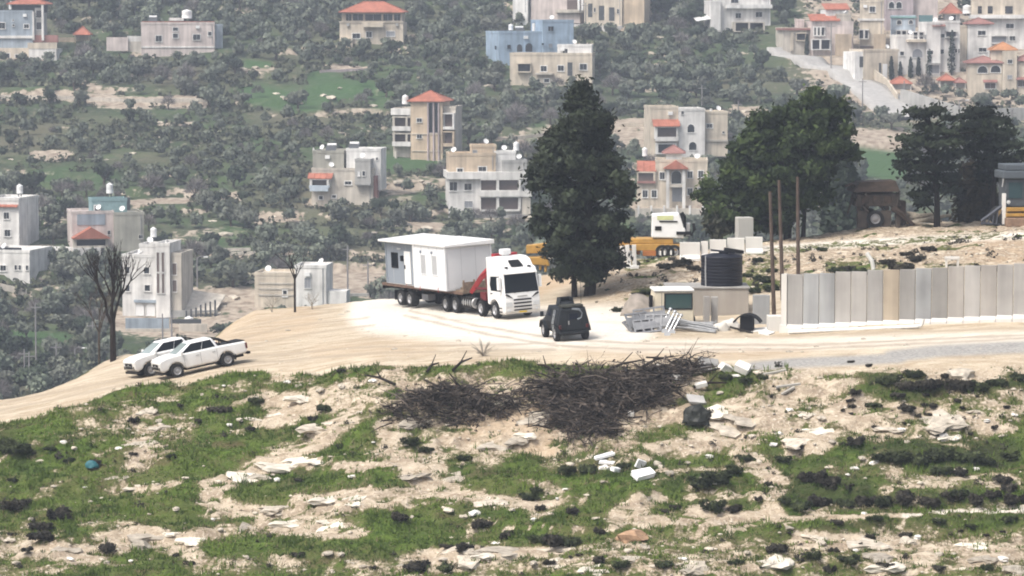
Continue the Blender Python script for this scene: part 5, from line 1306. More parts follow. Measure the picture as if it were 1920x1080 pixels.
    def shed(s, x0, x1, yf, yb, d0, d1, m=ROOFR, over=.25, name='roof'):
        """single pitch roof, low edge in front"""
        X0, X1 = s.X(x0) - over, s.X(x1) + over; b = MB()
        b.hexa([(X0,d0,s.Z(yf)),(X1,d0,s.Z(yf)),(X1,d1,s.Z(yb)),(X0,d1,s.Z(yb))],[(X0,d0,s.Z(yf)+.14),(X1,d0,s.Z(yf)+.14),(X1,d1,s.Z(yb)+.14),(X0,d1,s.Z(yb)+.14)])
        o = b.build(name, m, s.o)
        q = MB(); n = max(3, int((X1 - X0) / .9))
        for i in range(n + 1):
            x = X0 + (X1 - X0) * i / n; q.tube([(x,d0,s.Z(yf)+.16),(x,d1,s.Z(yb)+.16)],[.06,.06],4)
        o2 = q.build('tile_rib', m, o); o2['kind'] = 'stuff'; return o
    def gable(s, x0, x1, ye, yr, d0, d1, m=ROOFR, over=.3):
        X0, X1, Z0, Z1 = s.X(x0)-over, s.X(x1)+over, s.Z(ye), s.Z(yr); xm = (X0+X1)/2
        b = MB(); b.prism([(X0,Z0),(X1,Z0),(X1,Z0+.12),(xm,Z1+.12),(X0,Z0+.12)], d0-over, d1); return b.build('roof', m, s.o)
    def loggia(s, x0, x1, y0, y1, d=0.0, depth=1.5, cols=(), m='white', inner=None, par=None, parm=None):
        """open balcony: dark back room behind columns and a parapet, all proud of the wall plane d"""
        X0, X1, Z0, Z1 = s.X(x0), s.X(x1), s.Z(y1), s.Z(y0); wm = WALLC.get(m, m) if isinstance(m, str) else m
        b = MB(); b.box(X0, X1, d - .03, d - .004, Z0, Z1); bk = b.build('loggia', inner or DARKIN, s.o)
        b = MB(); b.box(X0 - .2, X1 + .2, d - depth, d - .006, Z0 - .22, Z0); b.build('balcony_slab', wm, s.o)
        b = MB(); b.box(X0 - .2, X1 + .2, d - depth, d - .006, Z1, Z1 + .22); b.build('ceiling_slab', wm, s.o)
        if par is not None:
            b = MB(); b.box(X0 - .2, X1 + .2, d - depth - .10, d - depth - .002, Z0 - .24, s.Z(par)); b.build('parapet', WALLC.get(parm, parm) if parm else wm, s.o)
        for c in cols:
            b = MB(); x = s.X(c); b.box(x - .18, x + .18, d - depth + .01, d - depth + .35, Z0 + .001, Z1 - .001); b.build('column', wm, s.o)
        for x in (X0 - .2, X1 + .05):
            b = MB(); b.box(x, x + .15, d - depth + .4, d - .008, Z0 + .001, Z1 - .001); b.build('side_wall', wm, s.o)
        return bk
    def tank(s, px, y0, y1, wpx, d, label, leg=6):
        wx = s.o.matrix_basis @ Vector((s.X(px), d, s.Z(y1)))
        t = empty('roof_water_tank', wx, label=label, cat='water tank', group=None)
        r = wpx / 2 / s.s; h = (y1 - y0) / s.s; l = leg / s.s
        b = MB()
        for a in range(4): b.cyl((r*.6*math.cos(a*1.57+.78), r*.6*math.sin(a*1.57+.78), -l), (r*.6*math.cos(a*1.57+.78), r*.6*math.sin(a*1.57+.78), .0), .06, n=5)
        b.box(-r*.75, r*.75, -r*.75, r*.75, -.08, -.001); b.build('stand', METAL_D, t)
        MB().lathe([(.02,0),(r,0),(r,h*.3),(r*.97,h*.33),(r,h*.36),(r,h*.86),(r*.55,h*.97),(r*.3,h),(.02,h)], 16).build('drum', TANKW, t, smooth=True)
        MB().lathe([(r*.3,h+.002),(r*.32,h+.08),(.02,h+.12)], 10).build('lid', TANKW, t)
        return t
    def heater(s, px, py, d):
        X, Z = s.X(px), s.Z(py); b = MB()
        b.hexa([(X-.9,d,Z),(X+.9,d,Z),(X+.9,d+1.3,Z+.9),(X-.9,d+1.3,Z+.9)],[(X-.9,d-.05,Z+.08),(X+.9,d-.05,Z+.08),(X+.9,d+1.25,Z+.98),(X-.9,d+1.25,Z+.98)]); b.build('solar_panel', METAL_D, s.o)
        b = MB(); b.cyl((X-.8,d+1.5,Z+1.1),(X+.8,d+1.5,Z+1.1),.26,n=10); b.build('boiler', TANKW, s.o)
    def post(s, px, y0, y1, d, r=.12, m='white', name='column'):
        b = MB(); b.cyl((s.X(px), d, s.Z(y1)), (s.X(px), d, s.Z(y0)), r, n=7); return b.build(name, WALLC.get(m, m) if isinstance(m, str) else m, s.o)

# ---- left side
h = House('house', 'pale pink two-storey house with red roof rim near the top left', 335, 106, 6, (262, 418, 16, 104))
h.body(268, 400, 86, 106, 'stone', .8, 8, roof=False); h.body(266, 402, 46, 87, 'pink', 0, 8.5); h.box(268, 402, 40.5, 42.5, ROOFR, .3, .7, 'roof_edge'); h.box(266, 402, 87.2, 89.5, 'bright', -.15, 8.4, 'ledge', sink=0)
for a in ((293,304,67,78),(362,375,65,75),(390,396,60,67)): h.win(*a)
for a in ((325,334,52,58),(325,334,63.5,71)): h.win(*a, bars=False)
h.win(340,348,98,106,.8); h.body(403, 417, 50, 104, 'bluegrey', 1.5, 7); h.box(318,345,34,40,'white',2,5,'stair_head',sink=-.1); h.heater(288,42,2)
h.tank(351,19,35,19,4,'squarish white roof tank on the pale pink house',5)
h = House('terrace_wall', 'pale boundary wall joining the pink house to the red gazebo', 232, 106, 0, (196, 268, 66, 104), cat='wall')
h.box(200,240,70,82,'pink',0,.4,sink=1.5); h.box(226,266,78,105,'stone',.5,3,sink=1.5); h.box(238,268,68,78,'white',.6,2,sink=0)
h = House('house', 'blue-grey house with white stair tower in the top left corner', 40, 106, -4, (-20, 118, 0, 108))
h.body(-30, 62, 24, 75, 'bluegrey', 0, 9); h.box(-32, 66, 67, 72, 'white', -.35, 0-.003, 'ledge', sink=0); h.body(-30, 60, 75.2, 108, 'grey', .3, 8, roof=False); h.box(-30,58,90,108,'cream',-2,.29,sink=1)
for a in ((-2,10,43,54),(46,55,46,53)): h.win(*a)
for a in ((24,27,37,40),(24,28,46,50)): h.win(*a, bars=False, fr=.05)
h.box(62.5,66,22,75,'white',-.6,0,'pillar',sink=0); h.box(80,84,10,76,'white',-.6,0,'pillar',sink=0); h.body(66.5,79.5,15,72,'grey',.1,5,roof=False)
for y in (20,42): h.win(69,79,y,y+14,.1,DARKIN,bars=False,fr=.05)
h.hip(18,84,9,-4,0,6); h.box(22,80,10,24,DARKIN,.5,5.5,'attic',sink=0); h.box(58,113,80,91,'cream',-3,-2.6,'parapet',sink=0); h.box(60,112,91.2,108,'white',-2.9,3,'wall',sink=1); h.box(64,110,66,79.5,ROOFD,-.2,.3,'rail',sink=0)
h.win(12,22,100,108,-2.0); h.win(33,40,102,110,-2); h.tank(16,4,18,9,3,'white roof tank on the blue-grey corner house',7)
h = House('gazebo', 'small gazebo with red pyramid roof beside the corner house', 152, 82, 0, (100, 172, 48, 80), cat='gazebo')
for x in (141,166): h.post(x,65,80,.3,m='peach'); h.post(x,65,80,3.2,m='peach')
h.box(141,166,66,78,'tan',1.6,3,'back_wall'); h.hip(140,167,66,50,0,3.4,over=.3); h.box(88,138,70,86,'tan',1,1.5,'garden_wall',sink=2)
h = House('house', 'white block at the left edge with red roof strip and two dark windows', 20, 475, -12, (-20, 48, 372, 470))
h.body(-30,37,376,475,'white',0,9); h.shed(-30,33,388,379,-.5,.9); h.win(8,18,398,410); h.win(9,20,431,443); h.tank(22,348,365,12,4,'white roof tank on the block at the left edge')
h = House('house', 'low pale blue-white house at the left edge with four small windows', 30, 532, -14, (-20, 75, 472, 532))
h.body(-30,57,474,532,'white',0,9); h.win(0,11,498,508); 
for x in (28,36,50): h.win(x,x+4.5,497,506,bars=False,fr=.06)
h.box(-30,30,466,473,DARKIN,2,2.4,'rail',sink=0); h.body(-30,12,535,552,'stone',-1,4,roof=False)
h = House('house', 'three-part house with teal roof box and red gabled porch', 205, 470, 14, (135, 272, 374, 474))
h.body(214,268,403,470,'olive',-.6,8); h.win(258,265,441,448,-.6,bars=False,fr=.04); h.body(138,213.5,400,470,'pink',0,7.5,roof=True)
h.box(147,198,401,421,'bluegrey',-.12,-.004,'roof_panel',sink=0); h.body(176,240,378,402,mat('teal_render',(.20,.30,.31),.8,.2,var=.15),1.5,6); h.win(181,190,386,396,1.5,bars=False); h.box(236,247,372,396,METAL_D,2,3,'solar_boiler',sink=0)
h.gable(139,200,445,425,-2.4,-.02); h.loggia(140,198,447,460,0,2.2,(141,198),'stone',DARKIN,458); h.box(137,186,461.5,472,'white',-2.6,-.02,'terrace',sink=1); h.win(202,207,432,440,fr=.05,bars=False)
h.loggia(146,160,472,486,0,.6,(),'stone'); h.tank(211,345,364,13,3,'white roof tank above the teal roof box',7)
h = House('house', 'beige three-storey house with tall stair windows behind the bare tree', 275, 594, -8, (228, 348, 424, 592))
h.body(229,296,482,590,'white',0,9); h.body(259,294,463,482,'white',1,6,sink=0); h.body(296.5,323,459,590,'white',-1.0,6); h.body(323.5,343,478,570,'stone',-.3,7)
for x in (298.5,308):
    for y0,y1 in ((471,508),(511,548)): h.win(x,x+5,y0,y1,-1.0,BROWNIN,bars=False,fr=.06)
for y in (492,524): h.win(326,334,y,y+22,-.3,BROWNIN,bars=False,fr=.06)
h.win(271,281,501,512); h.win(272,282,534,545); h.win(236,243,500,512,bars=False); h.win(236,243,535,546,bars=False)
h.box(252,295,562,567,'bluegrey',-.4,-.003,'garage_lintel',sink=0)
for x0,x1 in ((254,270),(275,291)): h.win(x0,x1,568,591,-.02,TANKW,fr=.05,shape='arch',name='garage_door')
h.tank(280,428,446,12,3,'white roof tank on the beige house behind the bare tree'); h.post(307,452,460,2,.15,'bright','vent_pipe')
h = House('garden_wall', 'dark blue-grey wall in front of the white garage doors', 290, 612, 0, (240, 395, 590, 640), cat='wall')
h.box(238,320,594,612,'bluegrey',-2,-1.6,sink=1.5); h.box(322,380,596,604,METAL_D,-2.0,-1.7,'railing',sink=0); h.box(240,330,612,636,'stone',-3.5,-3.1,sink=1.5); h.box(340,392,604,620,'stone',-3,-2.6,sink=1.5); h.box(300,330,632,640,'bluegrey',-4,-3.6,sink=1)
h = House('driveway', 'sloping concrete forecourt right of the beige house', 362, 590, 0, (300, 420, 545, 600), cat='forecourt')
b = MB(); b.hexa([(h.X(300),-1,h.Z(592)),(h.X(405),-2,h.Z(585)),(h.X(418),5,h.Z(560)),(h.X(330),6,h.Z(548))],[(h.X(300),-1,h.Z(590)),(h.X(405),-2,h.Z(583)),(h.X(418),5,h.Z(558)),(h.X(330),6,h.Z(546))]); b.build('slab', WALLC['stone'], h.o)
h.box(300,410,580,592,'grey',-1.6,-1.2,'kerb_wall',sink=1)
for i in range(7): h.post(352+i*9, 560+ (2 if i<3 else 0)+ (6-i)*3, 598, -2, .14, METAL_D, 'fence_post')
t = h.tank(358,590,606,17,-3,'fat white tank on the ground below the forecourt',2)
h = House('house', 'long low white building behind the pad left of the truck', 545, 580, -6, (470, 655, 495, 580))
h.body(476,556,517,580,'cream',.4,7); h.body(554,613,502,578,'white',-.2,6); h.body(613.5,650,545,578,'white',.3,4,roof=False); h.win(530,537,545,556,.4,bars=False); h.win(572,584,520,540,-.2,PANEG,fr=.05)
for y in (530,540,552): h.box(484,550,y,y+3,'stone',.28,.397,'ledge',sink=0)
# ---- centre
h = House('villa', 'cream villa with red hip roof and glazed upper gallery', 697, 84, -3, (630, 762, 2, 78))
h.body(637,756,42,84,'cream',0,9,roof=False); h.body(640,753,23,42,'cream',1.2,8.5,roof=False,sink=0); h.hip(638,756,24,4,0,9,over=.3)
for x0,x1 in ((648,658),(661,680),(684,714),(718,735),(738,750)): h.win(x0,x1,27,39,1.2,PANE,fm='cream',fr=.12)
h.box(636,757,40.5,42.5,'cream',-.2,1.19,'ledge',sink=0); h.box(680,720,43,51,'cream',-1.3,-.2,'balcony',sink=0)
for a in ((661,675,63,72),(687,697,60,70),(725,740,59,68)): h.win(*a,m=PANE if a[0]!=725 else PANEG)
for x in (650,742): h.box(x,x+5,44,49,'grey',-.4,-.004,'air_conditioner',sink=0)
h.box(640,662,72,84,'cream',-1.2,-.003,'porch',sink=1); h.win(748,756,80,86,0,DARKIN,fr=.04,bars=False)
h = House('house', 'light blue flat-roofed house left of the cream terrace house', 1000, 122, 16, (916, 1078, 38, 122))
h.body(936,1042,63,122,'blue',0,10); h.body(1016,1074,42,112,'blue',-.6,8); 
for a in ((951,958,84,92),(969,979,83,97),(985,998,81,97)): h.win(*a,fm='blue',fr=.08,shape='arch' if a[0]>960 else 'rect')
h.win(1014,1018,81,85,-.6,fm='blue',fr=.05,bars=False); h.win(1027,1034,82,90,-.6,PANEG,fm='blue',fr=.05); h.win(1026,1036,50,59,-.6,fm='blue',fr=.05)
h.heater(985,62,3); h.post(1006,44,62,2,.35,'bright','chimney'); h.win(928,931,86,93,0,fm='blue',fr=.05,bars=False); h.tank(968,46,57,9,4,'dark-ringed roof tank on the light blue house',5)
h = House('house', 'cream terrace house directly below the light blue house', 1040, 162, -5, (952, 1114, 86, 150))
h.body(956,1110,104,146,'cream',0,8); h.body(1044,1108,88,104,'bright',1.4,6,sink=0); h.win(1054,1063,92,101,1.4,fr=.05)
for a in ((1014,1025,124,134),(1046,1057,123,133),(1087,1100,120,131)): h.win(*a)
h.door(1064,1073,117,142); h.loggia(972,994,120,134,0,1.0,(),'cream'); h.box(1005,1038,137,140,'stone',-1.2,-.003,'canopy',sink=0); h.body(1008,1036,146.2,163,'stone',-.6,4,roof=False); h.win(1021,1030,148,154,-.6,bars=False)
h = House('tower_house', 'tall pale house with red-roofed stair tower and balconies', 793, 300, -10, (728, 860, 168, 290))
h.body(734,800,208,285,'stone',1.4,9); h.body(770,830,191,300,'peach',0,7,roof=False); h.hip(769,831,191,171,0,7,over=.5)
for x in (803,813.5,823): h.box(x-1.2,x+1.2,192,300,'mauve',-.35,-.003,'pilaster',sink=1)
for x0,x1 in ((805,811.5),(816,821.5)): h.win(x0,x1,193,249,0,PANE,fm='mauve',fr=.04,bars=False)
for y in (222,252): h.win(782,791,y,y+7,0,fr=.1)
h.box(732,777,204,216,'white',.2,1.39,'parapet',sink=0)
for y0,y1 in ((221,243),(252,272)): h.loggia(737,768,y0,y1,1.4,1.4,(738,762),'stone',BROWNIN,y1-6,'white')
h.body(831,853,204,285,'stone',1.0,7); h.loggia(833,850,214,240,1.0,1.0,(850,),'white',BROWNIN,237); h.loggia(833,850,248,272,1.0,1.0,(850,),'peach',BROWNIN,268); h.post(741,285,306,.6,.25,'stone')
h.box(772,828,250,252,'cream',-.15,-.002,'ledge',sink=0); h.box(772,828,282,284,'cream',-.15,-.002,'ledge',sink=0)
h.tank(749,180,197,12,5,'white roof tank on the red-towered house')
h = House('house', 'grey house with small red-roofed balcony left of centre', 645, 386, -7, (580, 715, 284, 380))
h.body(583,642,288,322,'olive',1.6,9,sink=1); h.body(646,711,284,330,'bright',2.0,8); h.body(584,700,320,382,'stone',0,8); h.body(668,697,302,346,'grey',-1.0,5,sink=-.0); h.box(668,697,344,346.5,'rawgrey',-1.1,-.002,'ledge',sink=0)
h.shed(582,622,335,326,-1.3,.02); h.loggia(584,618,337,349,0,1.2,(585,617),'white',BROWNIN,347,'paleblue'); h.box(583,618,348,358,'paleblue',-1.35,-1.22,'parapet',sink=0)
h.win(647,659,340,346); h.win(673,677,321,330,-1.0,TANKW,bars=False,fr=.04); h.win(682,687,320,329,-1,bars=False,fr=.06); h.win(598,605,368,374,0,bars=False); h.win(623,630,366,371,0,bars=False); h.win(702,706,296,301,2.0,bars=False,fr=.04)
h.box(699.5,706,330,366,ROOFD,.5,3,'side_porch',sink=1); h.heater(655,283,4); h.heater(612,286,4); h.post(584,278,290,2,.14,'bright','vent_pipe')
h = House('house', 'large pale house with open loggias left of the tall dark pine', 915, 408, 5, (838, 1000, 268, 402))
h.body(842,990,325,408,'white',0,9,roof=False); h.box(838,996,322,335,'white',-.9,9,'roof_slab',sink=0); h.body(842,930,292,322,'peach',.6,7,sink=0); h.body(886,932,277,322,'peach',1.8,6,sink=0); h.body(929,968,289,322,'bright',1.2,5,sink=0); h.body(942,988,305,322,'grey',0,5,sink=0)
for a in ((858,868,316,322),(898,912,313,321)): h.win(*a,d=.6)
h.win(843,857,341,357); h.win(871,884,344,356); h.win(871,886,377,389,0,PANEG,fr=.05); h.win(886,892,398,402,0,bars=False,fr=.04)
for y0,y1 in ((337,357),(370,393)):
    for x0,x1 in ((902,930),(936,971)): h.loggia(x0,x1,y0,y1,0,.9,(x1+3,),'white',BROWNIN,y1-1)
h.box(898,996,357,368,'white',-1.1,-.95,'parapet',sink=0); h.body(978,994,370,402,'stone',-.8,4,roof=False); h.box(845,1000,402,407,'rawgrey',-.8,-.2,'plinth',sink=1); h.win(888,896,282,291,1.8,PANEG,fr=.05)
h.tank(972,268,284,11,4,'white roof tank on the large house with loggias',6)
h = House('house', 'tall pale house with red canopy and arched windows between two pines', 1290, 300, 6, (1215, 1368, 198, 296))
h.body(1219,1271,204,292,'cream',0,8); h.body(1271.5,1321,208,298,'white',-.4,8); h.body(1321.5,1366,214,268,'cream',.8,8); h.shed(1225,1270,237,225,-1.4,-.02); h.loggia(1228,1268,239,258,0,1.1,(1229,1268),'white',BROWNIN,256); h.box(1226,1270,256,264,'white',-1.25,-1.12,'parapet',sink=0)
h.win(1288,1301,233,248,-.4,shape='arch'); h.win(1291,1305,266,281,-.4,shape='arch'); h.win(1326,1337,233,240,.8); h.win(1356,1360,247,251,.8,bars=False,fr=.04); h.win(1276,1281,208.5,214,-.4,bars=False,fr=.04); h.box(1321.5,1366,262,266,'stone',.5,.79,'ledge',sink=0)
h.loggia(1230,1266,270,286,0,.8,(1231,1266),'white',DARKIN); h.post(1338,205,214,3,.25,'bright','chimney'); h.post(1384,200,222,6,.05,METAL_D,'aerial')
h = House('house', 'low cream house with red portico in front of the tall pale house', 1260, 388, -3, (1193, 1332, 272, 384))
h.body(1228.5,1326,304,388,'cream',0,8); h.body(1194,1228,322,388,'cream',0,8,roof=False); h.shed(1197,1228,322,305,-.3,4); h.loggia(1197,1227,324,341,0,.5,(1227,),'cream',BROWNIN,339,ROOFD)
h.gable(1247,1287,316,301,-1.8,-.01); h.box(1249,1255,318,386,'white',-1.7,-1.1,'column',sink=1); h.box(1279,1285,318,386,'white',-1.7,-1.1,'column',sink=1); h.win(1259,1277,320,344,0,PANE,shape='arch'); h.door(1260,1279,351,378,0,PANEG); h.box(1255,1279,345,350,'stone',-1.6,-.003,'balcony',sink=0)
for a in ((1237,1246,323,336),(1289,1298,321,333),(1309,1318,320,332),(1205,1214,357,370),(1222,1231,357,370),(1289,1298,353,365),(1309,1317,352,364)): h.win(*a)
h.body(1248,1278,289,304,'bright',2.5,6,sink=0,roof=False); h.hip(1245,1280,289,274,2.2,6.3,ROOFD)
h.tank(1208,279,295,10,5,'white roof tank beside the red-roofed box of the low cream house',8)
h = House('garden_wall', 'pale garden wall below the low cream house', 1262, 404, 0, (1190, 1340, 384, 404), cat='wall')
h.box(1190,1340,389,404,'stone',-2.5,-2.1,sink=1.5)
for x in range(1196,1340,24): h.box(x-1.8,x+1.8,384,404,'white',-2.65,-1.95,'pier',sink=1)
# ---- top
h = House('shop_building', 'pinkish stone building with tall dark doors at the top edge', 1150, 54, -14, (980, 1215, -20, 50), cat='building')
h.body(1096,1166,-30,54,'cream',0,8); h.body(1166.5,1206,-30,52,'peach',.6,9,roof=False)
for a in ((1103,1111,7,32),(1123,1133,11,38),(1142,1152,14,39)): h.door(*a)
for a in ((1114,1117,15,23),(1157,1160,17,26)): h.win(*a,bars=False,fr=.05)
h.body(992,1084,-25,22,'pink',2,9); h.door(1060,1080,0,22,2,BROWNIN); h.box(1040,1096,18,24,'stone',1,1.9,'ledge'); h.body(960,988,-20,28,'bright',1,6); 
for x in (1085,1092): h.post(x,-20,20,.5,.3,'bright')
h = House('house', 'white house with balcony slab left of the dark wood at the top', 1390, 62, 8, (1326, 1452, -20, 60))
h.body(1349,1445,-10,50,'white',0,8); h.body(1330,1348.5,5,62,'white',-1.2,6); h.box(1360,1446,9,16,'bright',-1.2,-.01,'balcony',sink=0); h.win(1379,1389,25,34); h.win(1417,1429,23,32); h.win(1370,1384,-6,6,0); h.loggia(1374,1430,43,58,0,1.6,(1375,1402,1430),'stone',DARKIN); h.box(1400,1448,60,72,'cream',-2.2,-1.9,'parapet'); 
b = MB(); b.hexa([(h.X(1304),-1,h.Z(40)),(h.X(1330),-1,h.Z(36)),(h.X(1330),3,h.Z(30)),(h.X(1304),3,h.Z(34))],[(h.X(1304),-1,h.Z(39)),(h.X(1330),-1,h.Z(35)),(h.X(1330),3,h.Z(29)),(h.X(1304),3,h.Z(33))]); b.build('canopy', TANKW, h.o)
h = House('house', 'white tiered house with red roofs beside the street', 1560, 104, 6, (1518, 1605, 4, 104))
h.body(1552,1594,19,40,'bright',2,8,roof=False,sink=0); h.shed(1551,1595,19,8,1.6,5.5,over=.2); h.body(1524,1600,40,104,'pink',0,8,roof=False); h.shed(1520,1542,40,28,-.6,2.5); h.shed(1546,1572,40,28,-.4,3); h.body(1570,1597,30,60,'stone',.6,6)
h.loggia(1526,1544,52,66,0,.8,(1530,1537),'white'); h.loggia(1522,1554,75,92,0,1.2,(1536,),'white',DARKIN); h.win(1572,1580,48,62,.6,bars=False,fr=.05); h.box(1566,1594,64,108,'tan',-1.6,-.01,'gate_tower',sink=1); h.win(1590,1596,90,108,-.01,BROWNIN,bars=False,fr=.05)
h = House('house', 'low flat-roofed house at the left end of the town row', 1490, 104, 8, (1462, 1522, 40, 100))
h.body(1468,1518,56,104,'stone',0,7); h.box(1464,1522,53,57,ROOFD,-.6,5,'eave',sink=0); h.loggia(1494,1509,63,75,0,.6,(),'cream'); h.door(1510,1516,65,98,0,DARKIN); h.box(1482,1487,60,95,'cream',-.3,-.002,'pillar'); h.body(1500,1512,40,53,'pink',2,5,sink=0)
h = House('house', 'tall beige house with one dark window above the street', 1636, 98, -6, (1606, 1664, 2, 96))
h.body(1612,1656,5,98,'cream',0,8); h.box(1608,1658,35,39,'white',-.25,-.004,'ledge',sink=0); h.win(1630,1640,13,23); h.loggia(1612,1627,57,72,0,.9,(1620,),'white'); h.body(1638,1660,64,98,'tan',-1.5,-.01,roof=False); h.win(1612,1638,86,92,-.02,BROWNIN,bars=False,fr=.04)
h = House('house', 'white single-storey house with dark doorway by the street corner', 1640, 152, 18, (1600, 1690, 94, 150))
h.body(1618,1688,97,152,'cream',0,7); h.box(1602,1619.5,97,140,'bright',0.2,6,'side_wall',sink=1); h.door(1611,1618,106,126,.18); h.door(1648,1652,118,146,0); h.door(1655,1664,120,148,0,TANKW)
h = House('house', 'pink-grey house with arched openings high in the town', 1690, 60, 4, (1655, 1760, -20, 52))
h.body(1660,1712,-12,60,'mauve',0,7); h.body(1712.5,1760,-20,50,'pink',1,8,roof=False)
for x in (1666,1680): h.win(x,x+10,4,16,0,shape='arch'); 
h = House('house', 'turquoise-trimmed white house in the middle of the town', 1712, 78, -5, (1668, 1752, 30, 72))
h.body(1672,1716,33,78,'paleblue',0,7); h.box(1670,1718,31,34,mat('turquoise_trim',(.20,.36,.34),.7,.3),-.3,3,'eave',sink=0); h.body(1724,1748,33,60,mat('teal_shutter',(.10,.19,.20),.7,.3),.6,5); h.win(1682,1690,38,46,0,shape='arch'); h.win(1704,1711,38,45,0,shape='arch'); h.loggia(1682,1705,58,72,0,1,(1690,1700),'white'); h.win(1732,1739,55,72,.5,TANKW,bars=False)
h = House('house', 'white row house with arched doorway and balcony in the town', 1740, 142, 4, (1680, 1800, 60, 140))
h.body(1682,1735,70,142,'white',0,8); h.body(1735.5,1762,46,142,'white',-.5,8); h.body(1762.5,1800,44,142,'white',.3,8); h.box(1698,1734,74,79,'cream',-1.2,-.02,'balcony',sink=0)
for a in ((1687,1694,97,104),(1736.5,1748,95,102)): h.win(*a,d=0 if a[0]<1700 else -.5)
h.win(1710,1729,92,108,0,PANEG,shape='arch'); h.loggia(1712,1730,61,73,0,.8,(1720,),'white'); h.win(1758,1771,64,71,.29); h.win(1758,1770,93,101,.29); h.win(1797,1799.5,92,100,.29,fr=.05); h.loggia(1774,1792,60,69,.3,.6,(),'white'); h.box(1738,1760,118,121,'grey',-1.4,-.51,'canopy',sink=0); h.win(1740,1760,122,138,-.52,PANEG,fr=.04); h.shed(1748,1768,50,45,-.9,1.5,ROOFD)
h.win(1784,1789,92,99,.29,fr=.06); h.win(1791,1795,92,99,.29,fr=.06)
h = House('house', 'white corner tower with curved red roof in the town', 1834, 120, -4, (1806, 1864, 30, 112))
h.body(1814,1858,46,120,'white',0,8,roof=False); h.hip(1814,1858,46,34,0,7,ROOFD,over=.5); h.win(1833,1847,58,66); h.win(1835,1849,90,97); h.body(1800,1813.5,52,120,'cream',.8,7)
h = House('house', 'big white house with rooftop terrace at the right top corner', 1880, 92, -6, (1816, 1940, -20, 90))
h.body(1858,1942,34,92,'white',.6,10,roof=False); h.box(1820,1945,28,35,'bright',-.6,10,'roof_slab',sink=0); h.body(1842,1945,-10,28,'cream',1.2,9); h.win(1886,1900,45,53,.6); h.win(1893,1903,68,76,.6); h.loggia(1860,1886,68,80,.6,.7,(),'white',PANEG)
for x0,x1 in ((1834,1841),(1852,1861),(1884,1898)): h.door(x0,x1,12,26,1.18 if x0>1841 else 1.5,DARKIN)
h.body(1822,1846,2,28,'cream',1.52,6); h.tank(1815,10,26,17,4,'big white tank standing in the upper town',4)
h = House('pavilion', 'orange-red pyramid roof pavilion above the town', 1784, 44, 0, (1766, 1804, 8, 42), cat='pavilion')
h.hip(1768,1802,26,6,0,5,over=.2); h.body(1772,1800,27,44,'white',.4,4.6,roof=False); h.box(1784,1792,28,40,DARKIN,.30,.397,'opening',sink=0)
h = House('villa', 'cream villa with long red roofs and twin arched windows at the right edge', 1860, 182, -5, (1805, 1940, 78, 176))
h.body(1816,1878,120,182,'cream',0,8,roof=False); h.hip(1812,1878,119,106,-.2,8,ROOFD,over=.3); h.body(1878.5,1905,96,182,'cream',-.4,8,roof=False); h.hip(1857,1905,95,80,1,7,ROOFO,over=.3); h.body(1858,1878.3,96,119,'cream',1.2,7,roof=False,sink=0); h.body(1905.5,1945,116,182,'cream',.2,8,roof=False); h.hip(1906,1946,115,102,0,8,ROOFD,over=.3)
h.win(1833,1851,124,137,0,shape='arch'); h.win(1857,1875,123,136,0,shape='arch'); h.win(1888,1896,112,119,-.4,fr=.08); h.win(1888,1896,141,148,-.4,PANEG,fr=.06); h.shed(1844,1868,155,151,-.9,-.02,ROOFD,over=.1); h.win(1847,1866,156,166,0,BROWNIN); h.shed(1905,1945,150,146,-.8,.18,ROOFD,over=.1); h.win(1908,1925,151,162,.2,BROWNIN)
for i,(a,b_,yb,yr,lab) in enumerate(((1669,1710,158,144,'low red-tiled roof shelter by the street bend'),(1761,1792,152,139,'small red pyramid roof shelter under the white row house'),(1790,1812,156,146,'small dull red lean-to beside the cream villa'))):
    h = House('shelter', (a+b_)/2, yb+12, 0, (a,b_,yr,yb+8), cat='shelter') if False else House('shelter', lab, (a+b_)/2, yb+12, 0, (a,b_,yr,yb+8), cat='shelter')
    h.hip(a,b_,yb,yr,0,4,ROOFR if i<2 else ROOFD,over=.1); h.box(a+2,b_-2,yb+.3,yb+12,'white' if i==0 else 'grey',1,3.5,sink=1)
    for x in (a+2,b_-2): h.post(x,yb,yb+12,.3)
# red-roofed cottage seen low between the pines
h = House('cottage', 'small cream cottage with red roofs seen between the pines', 1586, 446, -4, (1566, 1602, 392, 446))
h.body(1570,1602,411,446,'cream',0,5,roof=False); h.hip(1568,1604,411,396,-.1,5,over=.2); h.shed(1572,1604,436,429,-1.6,-.01,over=.1); h.win(1580,1584,415,421,bars=False,fr=.06)
for x in (1574,1590): h.post(x,436,446,-1.5)

